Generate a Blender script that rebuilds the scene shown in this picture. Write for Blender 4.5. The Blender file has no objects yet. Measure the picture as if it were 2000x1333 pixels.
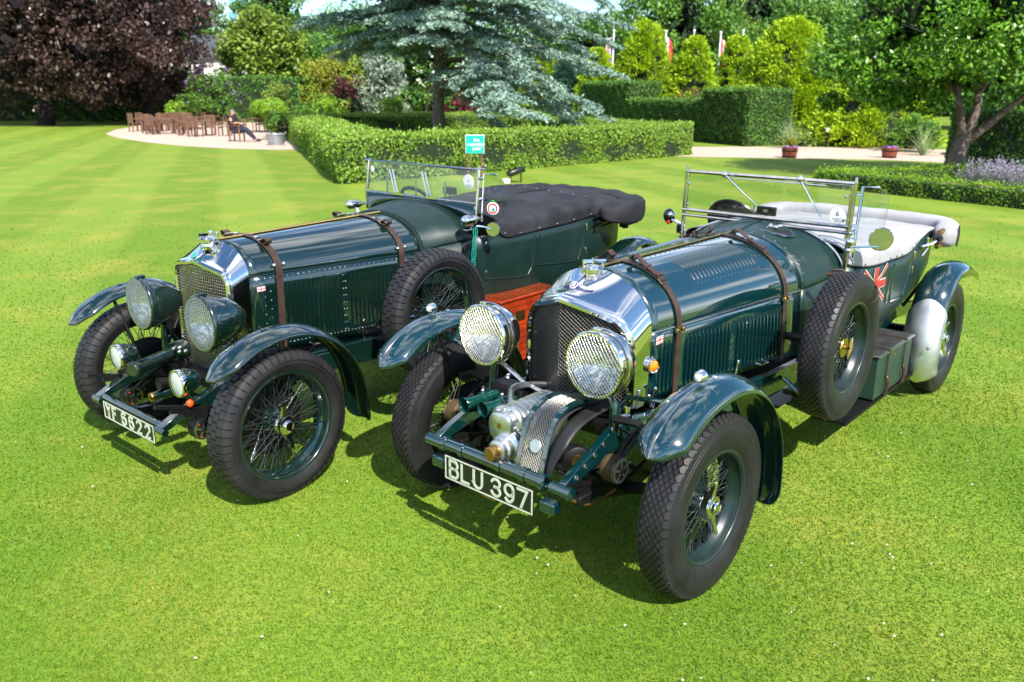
import bpy, bmesh, math, random
import numpy as np
from mathutils import Vector, Matrix, noise

# ---------------------------------------------------------------- camera, world, sun
scene = bpy.context.scene
R = math.radians
CAMH, PITCH, ROLL, FPX = 1.9595, 0.2930, 0.01025, 1584.24
cam_data = bpy.data.cameras.new('camera')
cam = bpy.data.objects.new('camera', cam_data)
scene.collection.objects.link(cam)
_f = Vector((0, math.cos(PITCH), -math.sin(PITCH)))
_u = Vector((0, math.sin(PITCH), math.cos(PITCH)))
_r = Vector((1, 0, 0))
_r2 = math.cos(ROLL)*_r + math.sin(ROLL)*_u
_u2 = -math.sin(ROLL)*_r + math.cos(ROLL)*_u
cam.matrix_world = Matrix(((_r2.x, _u2.x, -_f.x, 0), (_r2.y, _u2.y, -_f.y, 0), (_r2.z, _u2.z, -_f.z, CAMH), (0, 0, 0, 1)))
cam_data.sensor_width = 36
cam_data.lens = 36*FPX/2000
cam_data.clip_start = 0.05
cam_data.clip_end = 2000
cam_data.dof.use_dof = True
cam_data.dof.focus_distance = 3.9
cam_data.dof.aperture_fstop = 3.2
scene.camera = cam

SUN_D = Vector((-0.41, 0.83))            # ground shift of a shadow per metre of height
SUN_EL = math.atan2(1, SUN_D.length)
sdir = Vector((-SUN_D.x, -SUN_D.y, 1)).normalized()      # towards the sun
world = bpy.data.worlds.new('World'); scene.world = world
world.use_nodes = True
nt = world.node_tree; nt.nodes.clear()
wo = nt.nodes.new('ShaderNodeOutputWorld'); wb = nt.nodes.new('ShaderNodeBackground')
sky = nt.nodes.new('ShaderNodeTexSky'); sky.sky_type = 'NISHITA'; sky.sun_disc = False
sky.sun_elevation = SUN_EL
sky.sun_rotation = math.atan2(sdir.x, sdir.y)
sky.air_density = 1.0; sky.dust_density = 0.2; sky.ozone_density = 3.0
# broken white cloud over the whole sky
tc = nt.nodes.new('ShaderNodeTexCoord'); mp = nt.nodes.new('ShaderNodeMapping')
mp.inputs['Scale'].default_value = (1.0, 1.0, 2.6)
ns = nt.nodes.new('ShaderNodeTexNoise'); ns.inputs['Scale'].default_value = 2.3; ns.inputs['Detail'].default_value = 9
ns.inputs['Roughness'].default_value = 0.58; ns.inputs['Distortion'].default_value = 0.35
rp = nt.nodes.new('ShaderNodeValToRGB'); rp.color_ramp.elements[0].position = 0.49; rp.color_ramp.elements[1].position = 0.67
rp.color_ramp.elements[1].color = (0.85, 0.85, 0.85, 1)
mx = nt.nodes.new('ShaderNodeMix'); mx.data_type = 'RGBA'
mx.inputs['B'].default_value = (12, 12.2, 12.6, 1)
nt.links.new(tc.outputs['Generated'], mp.inputs['Vector']); nt.links.new(mp.outputs[0], ns.inputs['Vector'])
nt.links.new(ns.outputs['Fac'], rp.inputs[0]); nt.links.new(rp.outputs[0], mx.inputs['Factor'])
hs = nt.nodes.new('ShaderNodeHueSaturation'); hs.inputs['Saturation'].default_value = 1.15
nt.links.new(sky.outputs[0], hs.inputs['Color']); nt.links.new(hs.outputs[0], mx.inputs['A']); nt.links.new(mx.outputs['Result'], wb.inputs[0])
wb.inputs[1].default_value = 0.125
nt.links.new(wb.outputs[0], wo.inputs[0])

sun_data = bpy.data.lights.new('sun', 'SUN'); sun = bpy.data.objects.new('sun', sun_data)
scene.collection.objects.link(sun)
sun_data.energy = 5.0; sun_data.angle = R(0.53); sun_data.color = (1.0, 0.95, 0.86)
sun.rotation_euler = sdir.to_track_quat('Z', 'Y').to_euler()
sun.location = sdir*60

vs = scene.view_settings
vs.view_transform = 'Standard'; vs.look = 'None'; vs.gamma = 1.0; vs.use_curve_mapping = False
vs.exposure = 0.95

# ---------------------------------------------------------------- helpers
COL = scene.collection
PI = math.pi
def lerp(a, b, t): return a + (b-a)*t

class MB:
    """collects shapes and links them as one mesh object"""
    def __init__(s): s.v = []; s.f = []
    def add(s, vs_, fs): 
        o = len(s.v); s.v += [tuple(p) for p in vs_]; s.f += [tuple(i+o for i in f) for f in fs]; return s
    def box(s, c, d, m=None):
        c = Vector(c); h = Vector(d)/2; P = []
        for x in (-1, 1):
            for y in (-1, 1):
                for z in (-1, 1):
                    q = Vector((x*h.x, y*h.y, z*h.z))
                    P.append(c + (m @ q if m is not None else q))
        return s.add(P, [(0,1,3,2),(4,6,7,5),(0,4,5,1),(2,3,7,6),(0,2,6,4),(1,5,7,3)])
    def hexa(s, P): return s.add(P, [(0,1,3,2),(4,6,7,5),(0,4,5,1),(2,3,7,6),(0,2,6,4),(1,5,7,3)])
    def grid(s, rows, cu=False, cv=False):
        n = len(rows); m = len(rows[0]); P = [p for r in rows for p in r]; F = []
        for i in range(n if cv else n-1):
            for j in range(m if cu else m-1):
                a = i*m+j; b = i*m+(j+1) % m; c = ((i+1) % n)*m+(j+1) % m; d = ((i+1) % n)*m+j
                F.append((a, b, c, d))
        return s.add(P, F)
    def tube(s, pts, r, n=6, closed=False, caps=True):
        pts = [Vector(p) for p in pts]; k = len(pts)
        rr = r if isinstance(r, (list, tuple)) else [r]*k
        rows = []; ref = None
        for i, p in enumerate(pts):
            a = pts[i-1] if (i > 0 or closed) else p
            b = pts[(i+1) % k] if (i < k-1 or closed) else p
            t = (b-a).normalized()
            if ref is None:
                ref = t.orthogonal().normalized()
            ref = (ref - t*ref.dot(t))
            if ref.length < 1e-6: ref = t.orthogonal()
            ref.normalize(); bn = t.cross(ref)
            rows.append([p + rr[i]*(math.cos(2*PI*j/n)*ref + math.sin(2*PI*j/n)*bn) for j in range(n)])
        o = len(s.v); s.grid(rows, cu=True, cv=closed)
        if caps and not closed:
            s.f.append(tuple(o+j for j in reversed(range(n)))); s.f.append(tuple(o+(k-1)*n+j for j in range(n)))
        return s
    def cyl(s, a, b, r0, r1=None, n=12, caps=True):
        return s.tube([a, b], [r0, r0 if r1 is None else r1], n, caps=caps)
    def lathe(s, prof, o=(0,0,0), axis=(0,1,0), n=32, closed=False, arc=None):
        """prof: (radius, distance along axis)"""
        ax = Vector(axis).normalized(); u = ax.orthogonal().normalized(); w = ax.cross(u); o = Vector(o)
        rows = [[o + ax*h + max(r, 1e-5)*(math.cos(2*PI*j/n)*u + math.sin(2*PI*j/n)*w) for j in range(n)] for r, h in prof]
        return s.grid(rows, cu=True, cv=closed)
    def sph(s, c, r, nu=10, nv=6, sc=(1,1,1)):
        c = Vector(c); rows = []
        for i in range(nv+1):
            th = PI*i/nv; q = max(math.sin(th), 1e-4)
            rows.append([c + Vector((r*sc[0]*q*math.cos(2*PI*j/nu), r*sc[1]*q*math.sin(2*PI*j/nu), r*sc[2]*math.cos(th))) for j in range(nu)])
        return s.grid(rows, cu=True)
    def dome(s, c, r, nrm, h=0.5, n=6):
        return s.lathe([(r, 0), (r*.75, r*h*.7), (0, r*h)], c, nrm, n)
    def mesh(s, name, mat, sharp=38, weld=True):
        me = bpy.data.meshes.new(name); me.from_pydata(s.v, [], s.f); me.update()
        bm = bmesh.new(); bm.from_mesh(me)
        if weld: bmesh.ops.remove_doubles(bm, verts=bm.verts, dist=2e-5)
        bmesh.ops.recalc_face_normals(bm, faces=bm.faces)
        bm.to_mesh(me); bm.free()
        me.materials.append(mat)
        me.shade_smooth()
        if sharp: me.set_sharp_from_angle(angle=R(sharp))
        return me
    def build(s, name, mat, parent=None, sharp=38, solid=None, bevel=None, kind=None, loc=None, rot=None):
        o = link(name, s.mesh(name, mat, sharp), parent)
        if loc is not None: o.location = loc
        if rot is not None: o.rotation_euler = rot
        if solid:
            md = o.modifiers.new('thickness', 'SOLIDIFY'); md.thickness = solid; md.offset = 0
        if bevel:
            md = o.modifiers.new('edges', 'BEVEL'); md.width = bevel; md.segments = 2; md.limit_method = 'ANGLE'; md.angle_limit = R(40)
        if kind: o['kind'] = kind
        return o

def link(name, me, parent=None):
    o = bpy.data.objects.new(name, me); COL.objects.link(o)
    if parent: o.parent = parent
    return o
def tag(o, label=None, cat=None, group=None, kind=None):
    if label: o['label'] = label
    if cat: o['category'] = cat
    if group: o['group'] = group
    if kind: o['kind'] = kind
    return o
def thing(name, loc, rz=0, label=None, cat=None, group=None):
    o = bpy.data.objects.new(name, None); COL.objects.link(o)
    o.location = loc; o.rotation_euler = (0, 0, rz); o.empty_display_size = .2
    return tag(o, label, cat, group)
def copy_tree(o, parent=None):
    c = o.copy(); COL.objects.link(c); c.parent = parent
    for ch in o.children: copy_tree(ch, c)
    return c
def text_mesh(body, size, mat, offset=0.0, extrude=0.001, spacing=1.0, sx=1.0, name='lettering'):
    cu = bpy.data.curves.new('lettering', 'FONT'); cu.body = body; cu.size = size
    cu.align_x = 'CENTER'; cu.align_y = 'CENTER'; cu.extrude = extrude; cu.offset = offset; cu.space_character = spacing
    cu.resolution_u = 3
    t = bpy.data.objects.new('lettering', cu); COL.objects.link(t)
    dg = bpy.context.evaluated_depsgraph_get(); dg.update()
    me = bpy.data.meshes.new_from_object(t.evaluated_get(dg))
    bpy.data.objects.remove(t); bpy.data.curves.remove(cu)
    me.transform(Matrix.Diagonal((sx, 1, 1, 1)))
    me.materials.clear(); me.materials.append(mat); me.name = name
    return me
def frame_mat(x, y, o):          # columns: text right, text up
    x = Vector(x).normalized(); y = Vector(y); y = (y - x*y.dot(x)).normalized(); z = x.cross(y); o = Vector(o)
    return Matrix(((x.x, y.x, z.x, o.x), (x.y, y.y, z.y, o.y), (x.z, y.z, z.z, o.z), (0, 0, 0, 1)))

# ---------------------------------------------------------------- materials
def mat(name, col, rough=0.5, metal=0.0, coat=0.0, var=0.0, vscale=8.0, bump=0.0, bscale=60.0, col2=None, spec=0.5, trans=0.0, sheen=0.0, rvar=0.0, sub=0.0, dirt=None, ior=1.45):
    m = bpy.data.materials.new(name); m.use_nodes = True
    t = m.node_tree; b = t.nodes['Principled BSDF']
    b.inputs['Base Color'].default_value = (*col, 1); b.inputs['Roughness'].default_value = rough
    b.inputs['Metallic'].default_value = metal; b.inputs['Coat Weight'].default_value = coat
    b.inputs['Coat Roughness'].default_value = 0.03; b.inputs['Coat IOR'].default_value = 1.9 if coat >= .8 else 1.5
    b.inputs['Specular IOR Level'].default_value = spec; b.inputs['Transmission Weight'].default_value = trans
    b.inputs['Sheen Weight'].default_value = sheen; b.inputs['IOR'].default_value = ior
    L = t.links.new
    if var or bump or rvar or col2:
        co = t.nodes.new('ShaderNodeTexCoord')
    if var or col2:
        n = t.nodes.new('ShaderNodeTexNoise'); n.inputs['Scale'].default_value = vscale; n.inputs['Detail'].default_value = 6
        n.inputs['Roughness'].default_value = .62
        L(co.outputs['Object'], n.inputs['Vector'])
        r = t.nodes.new('ShaderNodeValToRGB'); r.color_ramp.elements[0].position = .33; r.color_ramp.elements[1].position = .68
        c2 = col2 if col2 else tuple(min(1, c*(1+var)) for c in col)
        c1 = col if col2 else tuple(c*(1-var) for c in col)
        r.color_ramp.elements[0].color = (*c1, 1); r.color_ramp.elements[1].color = (*c2, 1)
        L(n.outputs['Fac'], r.inputs[0]); L(r.outputs[0], b.inputs['Base Color'])
    if rvar:
        n2 = t.nodes.new('ShaderNodeTexNoise'); n2.inputs['Scale'].default_value = vscale*1.7; n2.inputs['Detail'].default_value = 5
        mr = t.nodes.new('ShaderNodeMapRange'); mr.inputs['From Min'].default_value = .3; mr.inputs['From Max'].default_value = .7
        mr.inputs['To Min'].default_value = max(0.02, rough-rvar); mr.inputs['To Max'].default_value = rough+rvar
        L(co.outputs['Object'], n2.inputs['Vector']); L(n2.outputs['Fac'], mr.inputs['Value']); L(mr.outputs[0], b.inputs['Roughness'])
    if bump:
        n3 = t.nodes.new('ShaderNodeTexNoise'); n3.inputs['Scale'].default_value = bscale; n3.inputs['Detail'].default_value = 4
        bp = t.nodes.new('ShaderNodeBump'); bp.inputs['Strength'].default_value = bump; bp.inputs['Distance'].default_value = .01
        L(co.outputs['Object'], n3.inputs['Vector']); L(n3.outputs['Fac'], bp.inputs['Height']); L(bp.outputs[0], b.inputs['Normal'])
    return m

M = {}
M['paint2'] = mat('green_blue_paint', (.0012, .0200, .0225), .14, 0, 1.0, var=.10, vscale=3, rvar=.04)
M['paint1'] = mat('dark_green_paint', (.0022, .0125, .0095), .16, 0, .9, var=.12, vscale=3, rvar=.05)
M['fabric2'] = mat('green_fabric_skin', (.006, .023, .019), .38, 0, .05, var=.18, vscale=5, bump=.06, bscale=500, rvar=.06)
M['fabric1'] = mat('green_fabric_skin_dark', (.005, .0185, .015), .38, 0, .05, var=.18, vscale=5, bump=.06, bscale=500, rvar=.06)
M['chrome'] = mat('polished_nickel', (.80, .76, .70), .06, 1, rvar=.03, vscale=9)
M['steel'] = mat('dull_steel', (.55, .54, .52), .28, 1, var=.15, vscale=20, rvar=.08)
M['alu'] = mat('aluminium', (.66, .67, .68), .33, 1, var=.10, vscale=10, rvar=.08, bump=.03, bscale=120)
M['brass'] = mat('brass', (.62, .43, .14), .22, 1, var=.1, rvar=.05)
M['bronze'] = mat('bronze', (.42, .25, .08), .38, 1, var=.25, vscale=30)
M['rubber'] = mat('tyre_rubber', (.0070, .0070, .0078), .52, 0, spec=.4, col2=(.017, .017, .0172), vscale=6, rvar=.08, bump=.05, bscale=160)
M['tread'] = mat('tread_rubber', (.0085, .0088, .0115), .50, 0, spec=.42, col2=(.025, .0235, .0235), vscale=9, rvar=.08, bump=.06, bscale=200)
M['black'] = mat('black_enamel', (.008, .008, .009), .3, 0, .3, var=.3, vscale=12)
M['dark'] = mat('oily_black_metal', (.006, .006, .006), .5, .3, var=.5, vscale=14)
M['leather'] = mat('brown_leather', (.026, .013, .009), .5, 0, col2=(.062, .034, .024), vscale=16, bump=.12, bscale=220)
M['tonneau1'] = mat('black_hood_cloth', (.010, .010, .012), .78, 0, spec=.3, col2=(.030, .030, .036), vscale=4.5, bump=.35, bscale=9, sheen=.0)
M['tonneau2'] = mat('pale_grey_hood_cloth', (.26, .25, .27), .75, 0, col2=(.37, .355, .375), vscale=3.5, bump=.30, bscale=8, sheen=.05)
M['cloth_edge'] = mat('black_piping', (.012, .012, .013), .6)
M['glass'] = mat('clear_glass', (1, 1, 1), .0, 0, trans=1.0, ior=1.08, spec=.25)
M['lens'] = mat('lens_glass', (.97, .98, 1.0), .03, 0, trans=1.0, ior=1.30, bump=.25, bscale=40)
M['reflector'] = mat('silvered_reflector', (.62, .65, .70), .10, 1)
M['platebk'] = mat('number_plate_black', (.010, .012, .010), .35, 0, .2, var=.3, vscale=30)
M['platefg'] = mat('number_plate_cream', (.50, .53, .42), .45, var=.10, vscale=40)
M['amber'] = mat('amber_lens', (.85, .20, .01), .12, 0, .6, var=.3, vscale=60)
M['redlens'] = mat('red_lens', (.60, .02, .01), .15, 0, .6)
M['orange'] = mat('orange_lens', (.80, .08, .01), .12, 0, .6)
M['white'] = mat('white_enamel', (.78, .78, .76), .35, 0, .2, var=.05)
M['red'] = mat('red_enamel', (.55, .025, .02), .4, 0, .1, var=.15, vscale=25)
M['blue'] = mat('navy_enamel', (.012, .018, .16), .3, 0, .3)
M['wood'] = mat('red_varnished_wood', (.20, .016, .004), .22, 0, .7, col2=(.40, .045, .010), vscale=7)
M['dampface'] = mat('friction_disc_face', (.55, .55, .50), .4, .6)
M['friction'] = mat('friction_lining', (.07, .045, .018), .6)
M['mesh_dark'] = mat('blackened_mesh', (.16, .15, .135), .35, .9)
M['mesh_bright'] = mat('nickel_mesh', (.62, .58, .52), .25, 1)
M['core'] = mat('radiator_core_black', (.006, .006, .006), .7)
M['green2'] = mat('bright_green_tube', (.001, .040, .034), .2, 0, .8)
M['smoked'] = mat('mirror_face', (.55, .55, .50), .03, 1)
M['canvas'] = mat('olive_case_cloth', (.018, .045, .030), .5, 0, .05, var=.2, vscale=6, bump=.06, bscale=300)
M['caselid'] = mat('black_case_lid', (.018, .018, .018), .42, 0, .1, col2=(.05, .05, .05), vscale=9)
M['teal'] = mat('teal_beads', (.01, .28, .22), .3, 0, .3)
M['frost'] = mat('ribbed_lamp_glass', (.70, .74, .72), .12, 0, .8, bump=.3, bscale=50, trans=.25)
M['alu_matt'] = mat('brushed_aluminium', (.70, .71, .73), .48, 1, var=.08, vscale=5, rvar=.1, bump=.05, bscale=30)
M['mesh_mid'] = mat('steel_mesh', (.40, .39, .36), .3, 1)
M['rim2'] = mat('dusty_green_rim', (.003, .014, .013), .34, 0, .25, col2=(.012, .024, .021), vscale=7)
M['faded_white'] = mat('faded_white_paint', (.50, .47, .42), .6, var=.15, vscale=20)
M['faded_red'] = mat('faded_red_paint', (.38, .030, .022), .6, var=.2, vscale=20)
M['frame_metal'] = mat('reflection_darkened_nickel', (.50, .48, .44), .12, 1, var=.2, vscale=14, rvar=.05)  # nickel with dark reflections put into its base colour
# ---------------------------------------------------------------- car helpers
def pane_mat():
    m = bpy.data.materials.new('window_glass'); m.use_nodes = True; t = m.node_tree; t.nodes.clear()
    o = t.nodes.new('ShaderNodeOutputMaterial'); mixn = t.nodes.new('ShaderNodeMixShader')
    tr = t.nodes.new('ShaderNodeBsdfTransparent'); tr.inputs[0].default_value = (.93, .95, .94, 1)
    gl = t.nodes.new('ShaderNodeBsdfGlossy'); gl.inputs['Roughness'].default_value = .01
    lw = t.nodes.new('ShaderNodeLayerWeight'); pw = t.nodes.new('ShaderNodeMath'); pw.operation = 'POWER'; pw.inputs[1].default_value = 4.5
    mr = t.nodes.new('ShaderNodeMapRange'); mr.inputs['To Min'].default_value = .035; mr.inputs['To Max'].default_value = .9
    t.links.new(lw.outputs['Facing'], pw.inputs[0]); t.links.new(pw.outputs[0], mr.inputs['Value'])
    t.links.new(mr.outputs[0], mixn.inputs[0]); t.links.new(tr.outputs[0], mixn.inputs[1]); t.links.new(gl.outputs[0], mixn.inputs[2])
    t.links.new(mixn.outputs[0], o.inputs[0]); return m
M['pane'] = pane_mat()

def smooth_path(pts, n=4):
    """Catmull-Rom through points (any dimension)"""
    P = [Vector(p) for p in pts]; out = []
    for i in range(len(P)-1):
        p0 = P[max(i-1, 0)]; p1 = P[i]; p2 = P[i+1]; p3 = P[min(i+2, len(P)-1)]
        for k in range(n):
            t = k/n
            out.append(.5*((2*p1) + (p2-p0)*t + (2*p0-5*p1+4*p2-p3)*t*t + (-p0+3*p1-3*p2+p3)*t**3))
    out.append(P[-1]); return out

# ---- wheel: outer face towards +Y, centre at origin
def make_wheel_meshes(RR, r, style, rimmat):
    W = {}
    w = .078
    prof = [(r-.012, .052), (r+.004, .058), (r+.012, .062), (r+.03, .073), (r+.055, .0775), (RR-.065, w+.0005), (RR-.05, w-.001), (RR-.049, w-.0025),
            (RR-.040, w-.005), (RR-.039, w-.0065), (RR-.030, w-.009), (RR-.018, .066), (RR-.010, .056), (RR-.0065, .04), (RR-.0055, .02), (RR-.0055, 0)]
    prof = prof + [(a, -b) for a, b in reversed(prof[:-1])]
    W['tyre'] = MB().lathe(prof, n=72).mesh('tyre', M['rubber'], 30)
    def rad(y): return RR - .0058 - .6*max(0, abs(y)-.02)**2*4 - (max(0, abs(y)-.055)*.55)
    t = MB()
    def block(th, y, poly, h):
        n = len(poly); top = []; bot = []
        for dth, dy in poly:
            a = th+dth; yy = y+dy
            for lst, k, sh in ((top, h, .93), (bot, -.003, 1.0)):
                a2 = th+dth*sh; y2 = y+dy*sh; q = rad(y2)+k
                lst.append((q*math.cos(a2), y2, q*math.sin(a2)))
        t.add(top+bot, [tuple(range(n))] + [(i, (i+1) % n, n+(i+1) % n, n+i) for i in range(n)])
    if style == 'diamond':
        N = 66; d = 2*PI/N; hy = .0128
        for i in range(N):
            for row in range(-3, 4):
                off = (row % 2)*.5
                th = (i+off)*d
                g = .40
                block(th, row*hy*1.02, [(-d*g, 0), (0, -hy*.80), (d*g, 0), (0, hy*.80)], .0066)
            for s in (-1, 1):
                block((i+.02)*d, s*.0535, [(-d*.40, s*.013), (-d*.42, -s*.001), (0, -s*.0095), (d*.42, -s*.001), (d*.40, s*.013)], .0055)
    else:
        N = 58; d = 2*PI/N
        for i in range(N):
            th = i*d
            for y0, y1, o in ((-.0535, -.0195, 0), (-.0165, .0165, .5), (.0195, .0535, 0)):
                block(th+o*d, (y0+y1)/2, [(-d*.41, (y0-y1)/2), (d*.41, (y0-y1)/2), (d*.41, (y1-y0)/2), (-d*.41, (y1-y0)/2)], .0066)
            for s in (-1, 1):      # shoulder lugs running down to the wall
                A = []
                for (rr_, yy) in ((RR-.004, .0555), (RR-.010, .0655), (RR-.024, .0745), (RR-.042, .0795)):
                    A.append([((rr_)*math.cos(th+e*d), s*yy, (rr_)*math.sin(th+e*d)) for e in (-.40, .40)])
                B = []
                for (rr_, yy) in ((RR-.010, .050), (RR-.018, .058), (RR-.03, .068), (RR-.046, .074)):
                    B.append([((rr_)*math.cos(th+e*d), s*yy, (rr_)*math.sin(th+e*d)) for e in (-.44, .44)])
                t.grid([[B[k][0], A[k][0], A[k][1], B[k][1]] for k in range(4)])
    W['tread'] = t.mesh('tread', M['tread'], 25)
    # rim: flange, well, outer barrel
    rp_ = [(r+.006, .050), (r+.010, .058), (r+.004, .062), (r-.004, .060), (r-.008, .052), (r-.012, .038), (r-.016, .020), (r-.030, .008), (r-.032, -.010), (r-.018, -.022), (r-.014, -.04), (r-.008, -.052), (r+.008, -.058)]
    W['rim'] = MB().lathe(rp_, n=64).mesh('wheel', rimmat, 50)
    sp = MB()
    n = 15
    def spoke(a0, r0, y0, a1, r1, y1):
        sp.tube([(r0*math.cos(a0), y0, r0*math.sin(a0)), (r1*math.cos(a1), y1, r1*math.sin(a1))], .0021, 4, caps=False)
    for i in range(n):
        a = 2*PI*i/n
        for s in (-1, 1):
            spoke(a, .046, .012, a+s*.62, r-.028, .004)
            spoke(a+.2, .066, -.062, a+.2+s*.50, r-.026, -.006)
            spoke(a+.1, .066, -.052, a+.1+s*.75, r-.030, -.002)
    W['spokes'] = sp.mesh('spokes', M['spoke'] if 'spoke' in M else M['black'], None)
    W['hub'] = MB().lathe([(0, .018), (.046, .018), (.052, .010), (.056, 0), (.060, -.012), (.066, -.03), (.078, -.050), (.070, -.066), (.03, -.07)], n=28).mesh('hub', rimmat, 40)
    s_ = MB().lathe([(0, .062), (.018, .062), (.022, .058), (.023, .050), (.036, .047), (.040, .038), (.040, .022), (.043, .014)], n=28)
    for sg in (-1, 1):
        rows = []
        for k, (rad_, hw, hh, yy) in enumerate(((.030, .018, .010, .034), (.052, .0135, .009, .037), (.074, .010, .007, .046), (.092, .0095, .005, .054), (.100, .004, .003, .056))):
            c = Vector((math.cos(1.42)*rad_*sg, yy, math.sin(1.42)*rad_*sg)); u = Vector((-math.sin(1.42), 0, math.cos(1.42)))
            rows.append([c+u*hw+Vector((0, -hh, 0)), c+u*hw*.7+Vector((0, hh, 0)), c-u*hw*.7+Vector((0, hh, 0)), c-u*hw+Vector((0, -hh, 0))])
        s_.grid(rows, cu=True)
    s_.lathe([(.019, .064), (.019, .060)], n=6)
    W['spinner'] = s_.mesh('spinner', M['chrome'], 32); W['spinner'].transform(Matrix.Diagonal((1.28, 1.15, 1.28, 1)))
    return W
M['spoke'] = mat('spoke_enamel', (.030, .038, .036), .25, .4, .4)

def place_wheel(W, car, loc, side, steer=0, spare=False, spin=0.0):
    e = link('wheel', W['rim'], car); e.location = loc
    e.rotation_euler = (0, spin, (0 if side > 0 else PI) + steer); e.rotation_mode = 'YXZ' if False else 'XYZ'
    for k in ('tyre', 'tread', 'spokes', 'hub'):
        o = link(k, W[k], e)
        if k in ('tread', 'spokes'): o['kind'] = 'stuff'
    if not spare: link('spinner', W['spinner'], e)
    return e

def brake_drum(car, loc, side, m, rr=.175):
    s = side; x, y, z = loc
    d = MB()
    prof = [(.03, -.072), (rr*.9, -.072), (rr, -.080)]
    for k in range(4): prof += [(rr, -.084-k*.012), (rr+.006, -.086-k*.012), (rr+.006, -.090-k*.012), (rr, -.092-k*.012)]
    prof += [(rr, -.138), (rr*.92, -.146), (.06, -.150), (.05, -.17), (0, -.17)]
    d.lathe([(a, b*s) for a, b in prof], (x, y, z), (0, 1, 0), 36)
    for k in range(12):
        a = 2*PI*k/12; d.dome((x+rr*.8*math.cos(a), y-.147*s, z+rr*.8*math.sin(a)), .008, (0, -s, 0))
    return d.build('brake_drum', m, car)

# ---- bonnet cross-section. B: dict with front/rear values
def bsec(B, u, t, off=0.0):
    """t: 0 = left hinge line, pi = right hinge line"""
    X = lerp(B['x0'], B['x1'], u); w = lerp(B['w0'], B['w1'], u)+off; zh = lerp(B['zh0'], B['zh1'], u); zt = lerp(B['zt0'], B['zt1'], u)+off
    c, s = math.cos(t), math.sin(t); e = B['e']
    return Vector((X, math.copysign(abs(c)**e*w, c), zh + (zt-zh)*abs(s)**B['e2']))
def bside(B, u, v, side, off=0.0):
    """v: 0 = hinge line, 1 = bottom edge"""
    X = lerp(B['x0'], B['x1'], u); w = lerp(B['w0'], B['w1'], u); wb_ = lerp(B['wb0'], B['wb1'], u)
    zh = lerp(B['zh0'], B['zh1'], u); zb = lerp(B['zb0'], B['zb1'], u)
    return Vector((X, side*(lerp(w, wb_, v)+off), lerp(zh, zb, v)))

def build_bonnet(B, car, paint):
    for sd, (ta, tb) in (('l', (0, PI/2)), ('r', (PI/2, PI))):
        rows = []
        for i in range(25):
            u = i/24
            rows.append([bsec(B, u, lerp(ta, tb, j/20)) for j in range(21)])
        MB().grid(rows).build('bonnet_top', paint, car, sharp=60, solid=.003)
    for s in (1, -1):
        MB().grid([[bside(B, i/12, j/6, s, -.002) for j in range(7)] for i in range(13)]).build('bonnet_side', paint, car, sharp=60, solid=.003)

def bnormal_side(B, u, s):
    a = bside(B, u, 0, s); b = bside(B, u, 1, s); c = bside(B, min(u+.05, 1.05), 0, s)
    n = (b-a).cross(c-a).normalized()
    return n if n.y*s > 0 else -n

def build_side_louvres(B, car, paint, groups, v0, v1, s=1, hw=.0095, hh=.011):
    """groups: (u start, u end, count); each louvre is a half-open vertical blister"""
    for (ua, ub, n) in groups:
        for k in range(n):
            u = lerp(ua, ub, k/(n-1))
            top = bside(B, u, v0, s); bot = bside(B, u, v1, s); nn = bnormal_side(B, u, s); ax = (bot-top).normalized(); fw = Vector((-1, 0, 0))
            m = MB(); rows = []
            N = 8
            for i in range(N+1):
                f = i/N; ew = min(1, math.sin(PI*min(max(f, 0.0), 1))**.25 + .02) if 0 < f < 1 else .05
                c = top.lerp(bot, f)
                rows.append([c + fw*hw*1.0 + nn*.0, c + fw*hw*.55 + nn*hh*.55*ew, c + nn*hh*.95*ew, c - fw*hw*.75*ew + nn*hh*ew, c - fw*hw*.78*ew + nn*hh*.15*ew])
            m.grid(rows)
            m.build('louvre', paint, car, sharp=45)

def strap(B, car, u, mt, vend=1.0, width=.042, name='bonnet_strap', sides=(1, -1)):
    pts = []
    for k in range(8): pts.append((bside(B, u, lerp(vend, 0.05, k/7), 1, .006), bnormal_side(B, u, 1)))
    for k in range(0, 41):
        t = PI*k/40; p = bsec(B, u, t, .0065); q = bsec(B, u, t, .0165); nn = (q-p)
        nn = nn.normalized() if nn.length > 1e-6 else Vector((0, 0, 1))
        pts.append((p, nn))
    for k in range(8): pts.append((bside(B, u, lerp(.05, vend, k/7), -1, .006), bnormal_side(B, u, -1)))
    rows = []
    for i, (p, nn) in enumerate(pts):
        h = Vector((width/2, 0, 0)); th = nn*.0035
        rows.append([p-h, p-h*.96+th, p+h*.96+th, p+h])
    return MB().grid(rows, cu=True).build(name, mt, car, sharp=40)

def fender(name, car, path, y, wfun, dome, paint, n=5, cross=11, th=.004, flat=.0):
    """path: (x,z) of the crown; wfun(f) half width; dome: how far the edges drop"""
    P = smooth_path([(p[0], 0, p[1]) for p in path], n); rows = []
    N = len(P)
    for i, p in enumerate(P):
        t = (P[min(i+1, N-1)] - P[max(i-1, 0)]).normalized(); nn = Vector((0, 1, 0)).cross(t); 
        # normal pointing outward (up at the crown)
        nn = Vector((t.z, 0, -t.x)) if False else Vector((-t.z, 0, t.x))
        if i == 0: sgn = 1
        f = i/(N-1); w = wfun(f); row = []
        c0 = Vector((sum(q.x for q in P)/N, 0, sum(q.z for q in P)/N))
        if nn.dot(p-c0) < 0: nn = -nn
        for j in range(cross):
            a = -1+2*j/(cross-1)
            d = dome*(w/.1)*(1-(1-abs(a)**2.2)) if flat == 0 else dome*max(0, abs(a)-flat)/(1-flat)
            row.append(p + Vector((0, y + a*w, 0)) - nn*d)
        rows.append(row)
    return MB().grid(rows).build(name, paint, car, sharp=60, solid=th)

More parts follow.
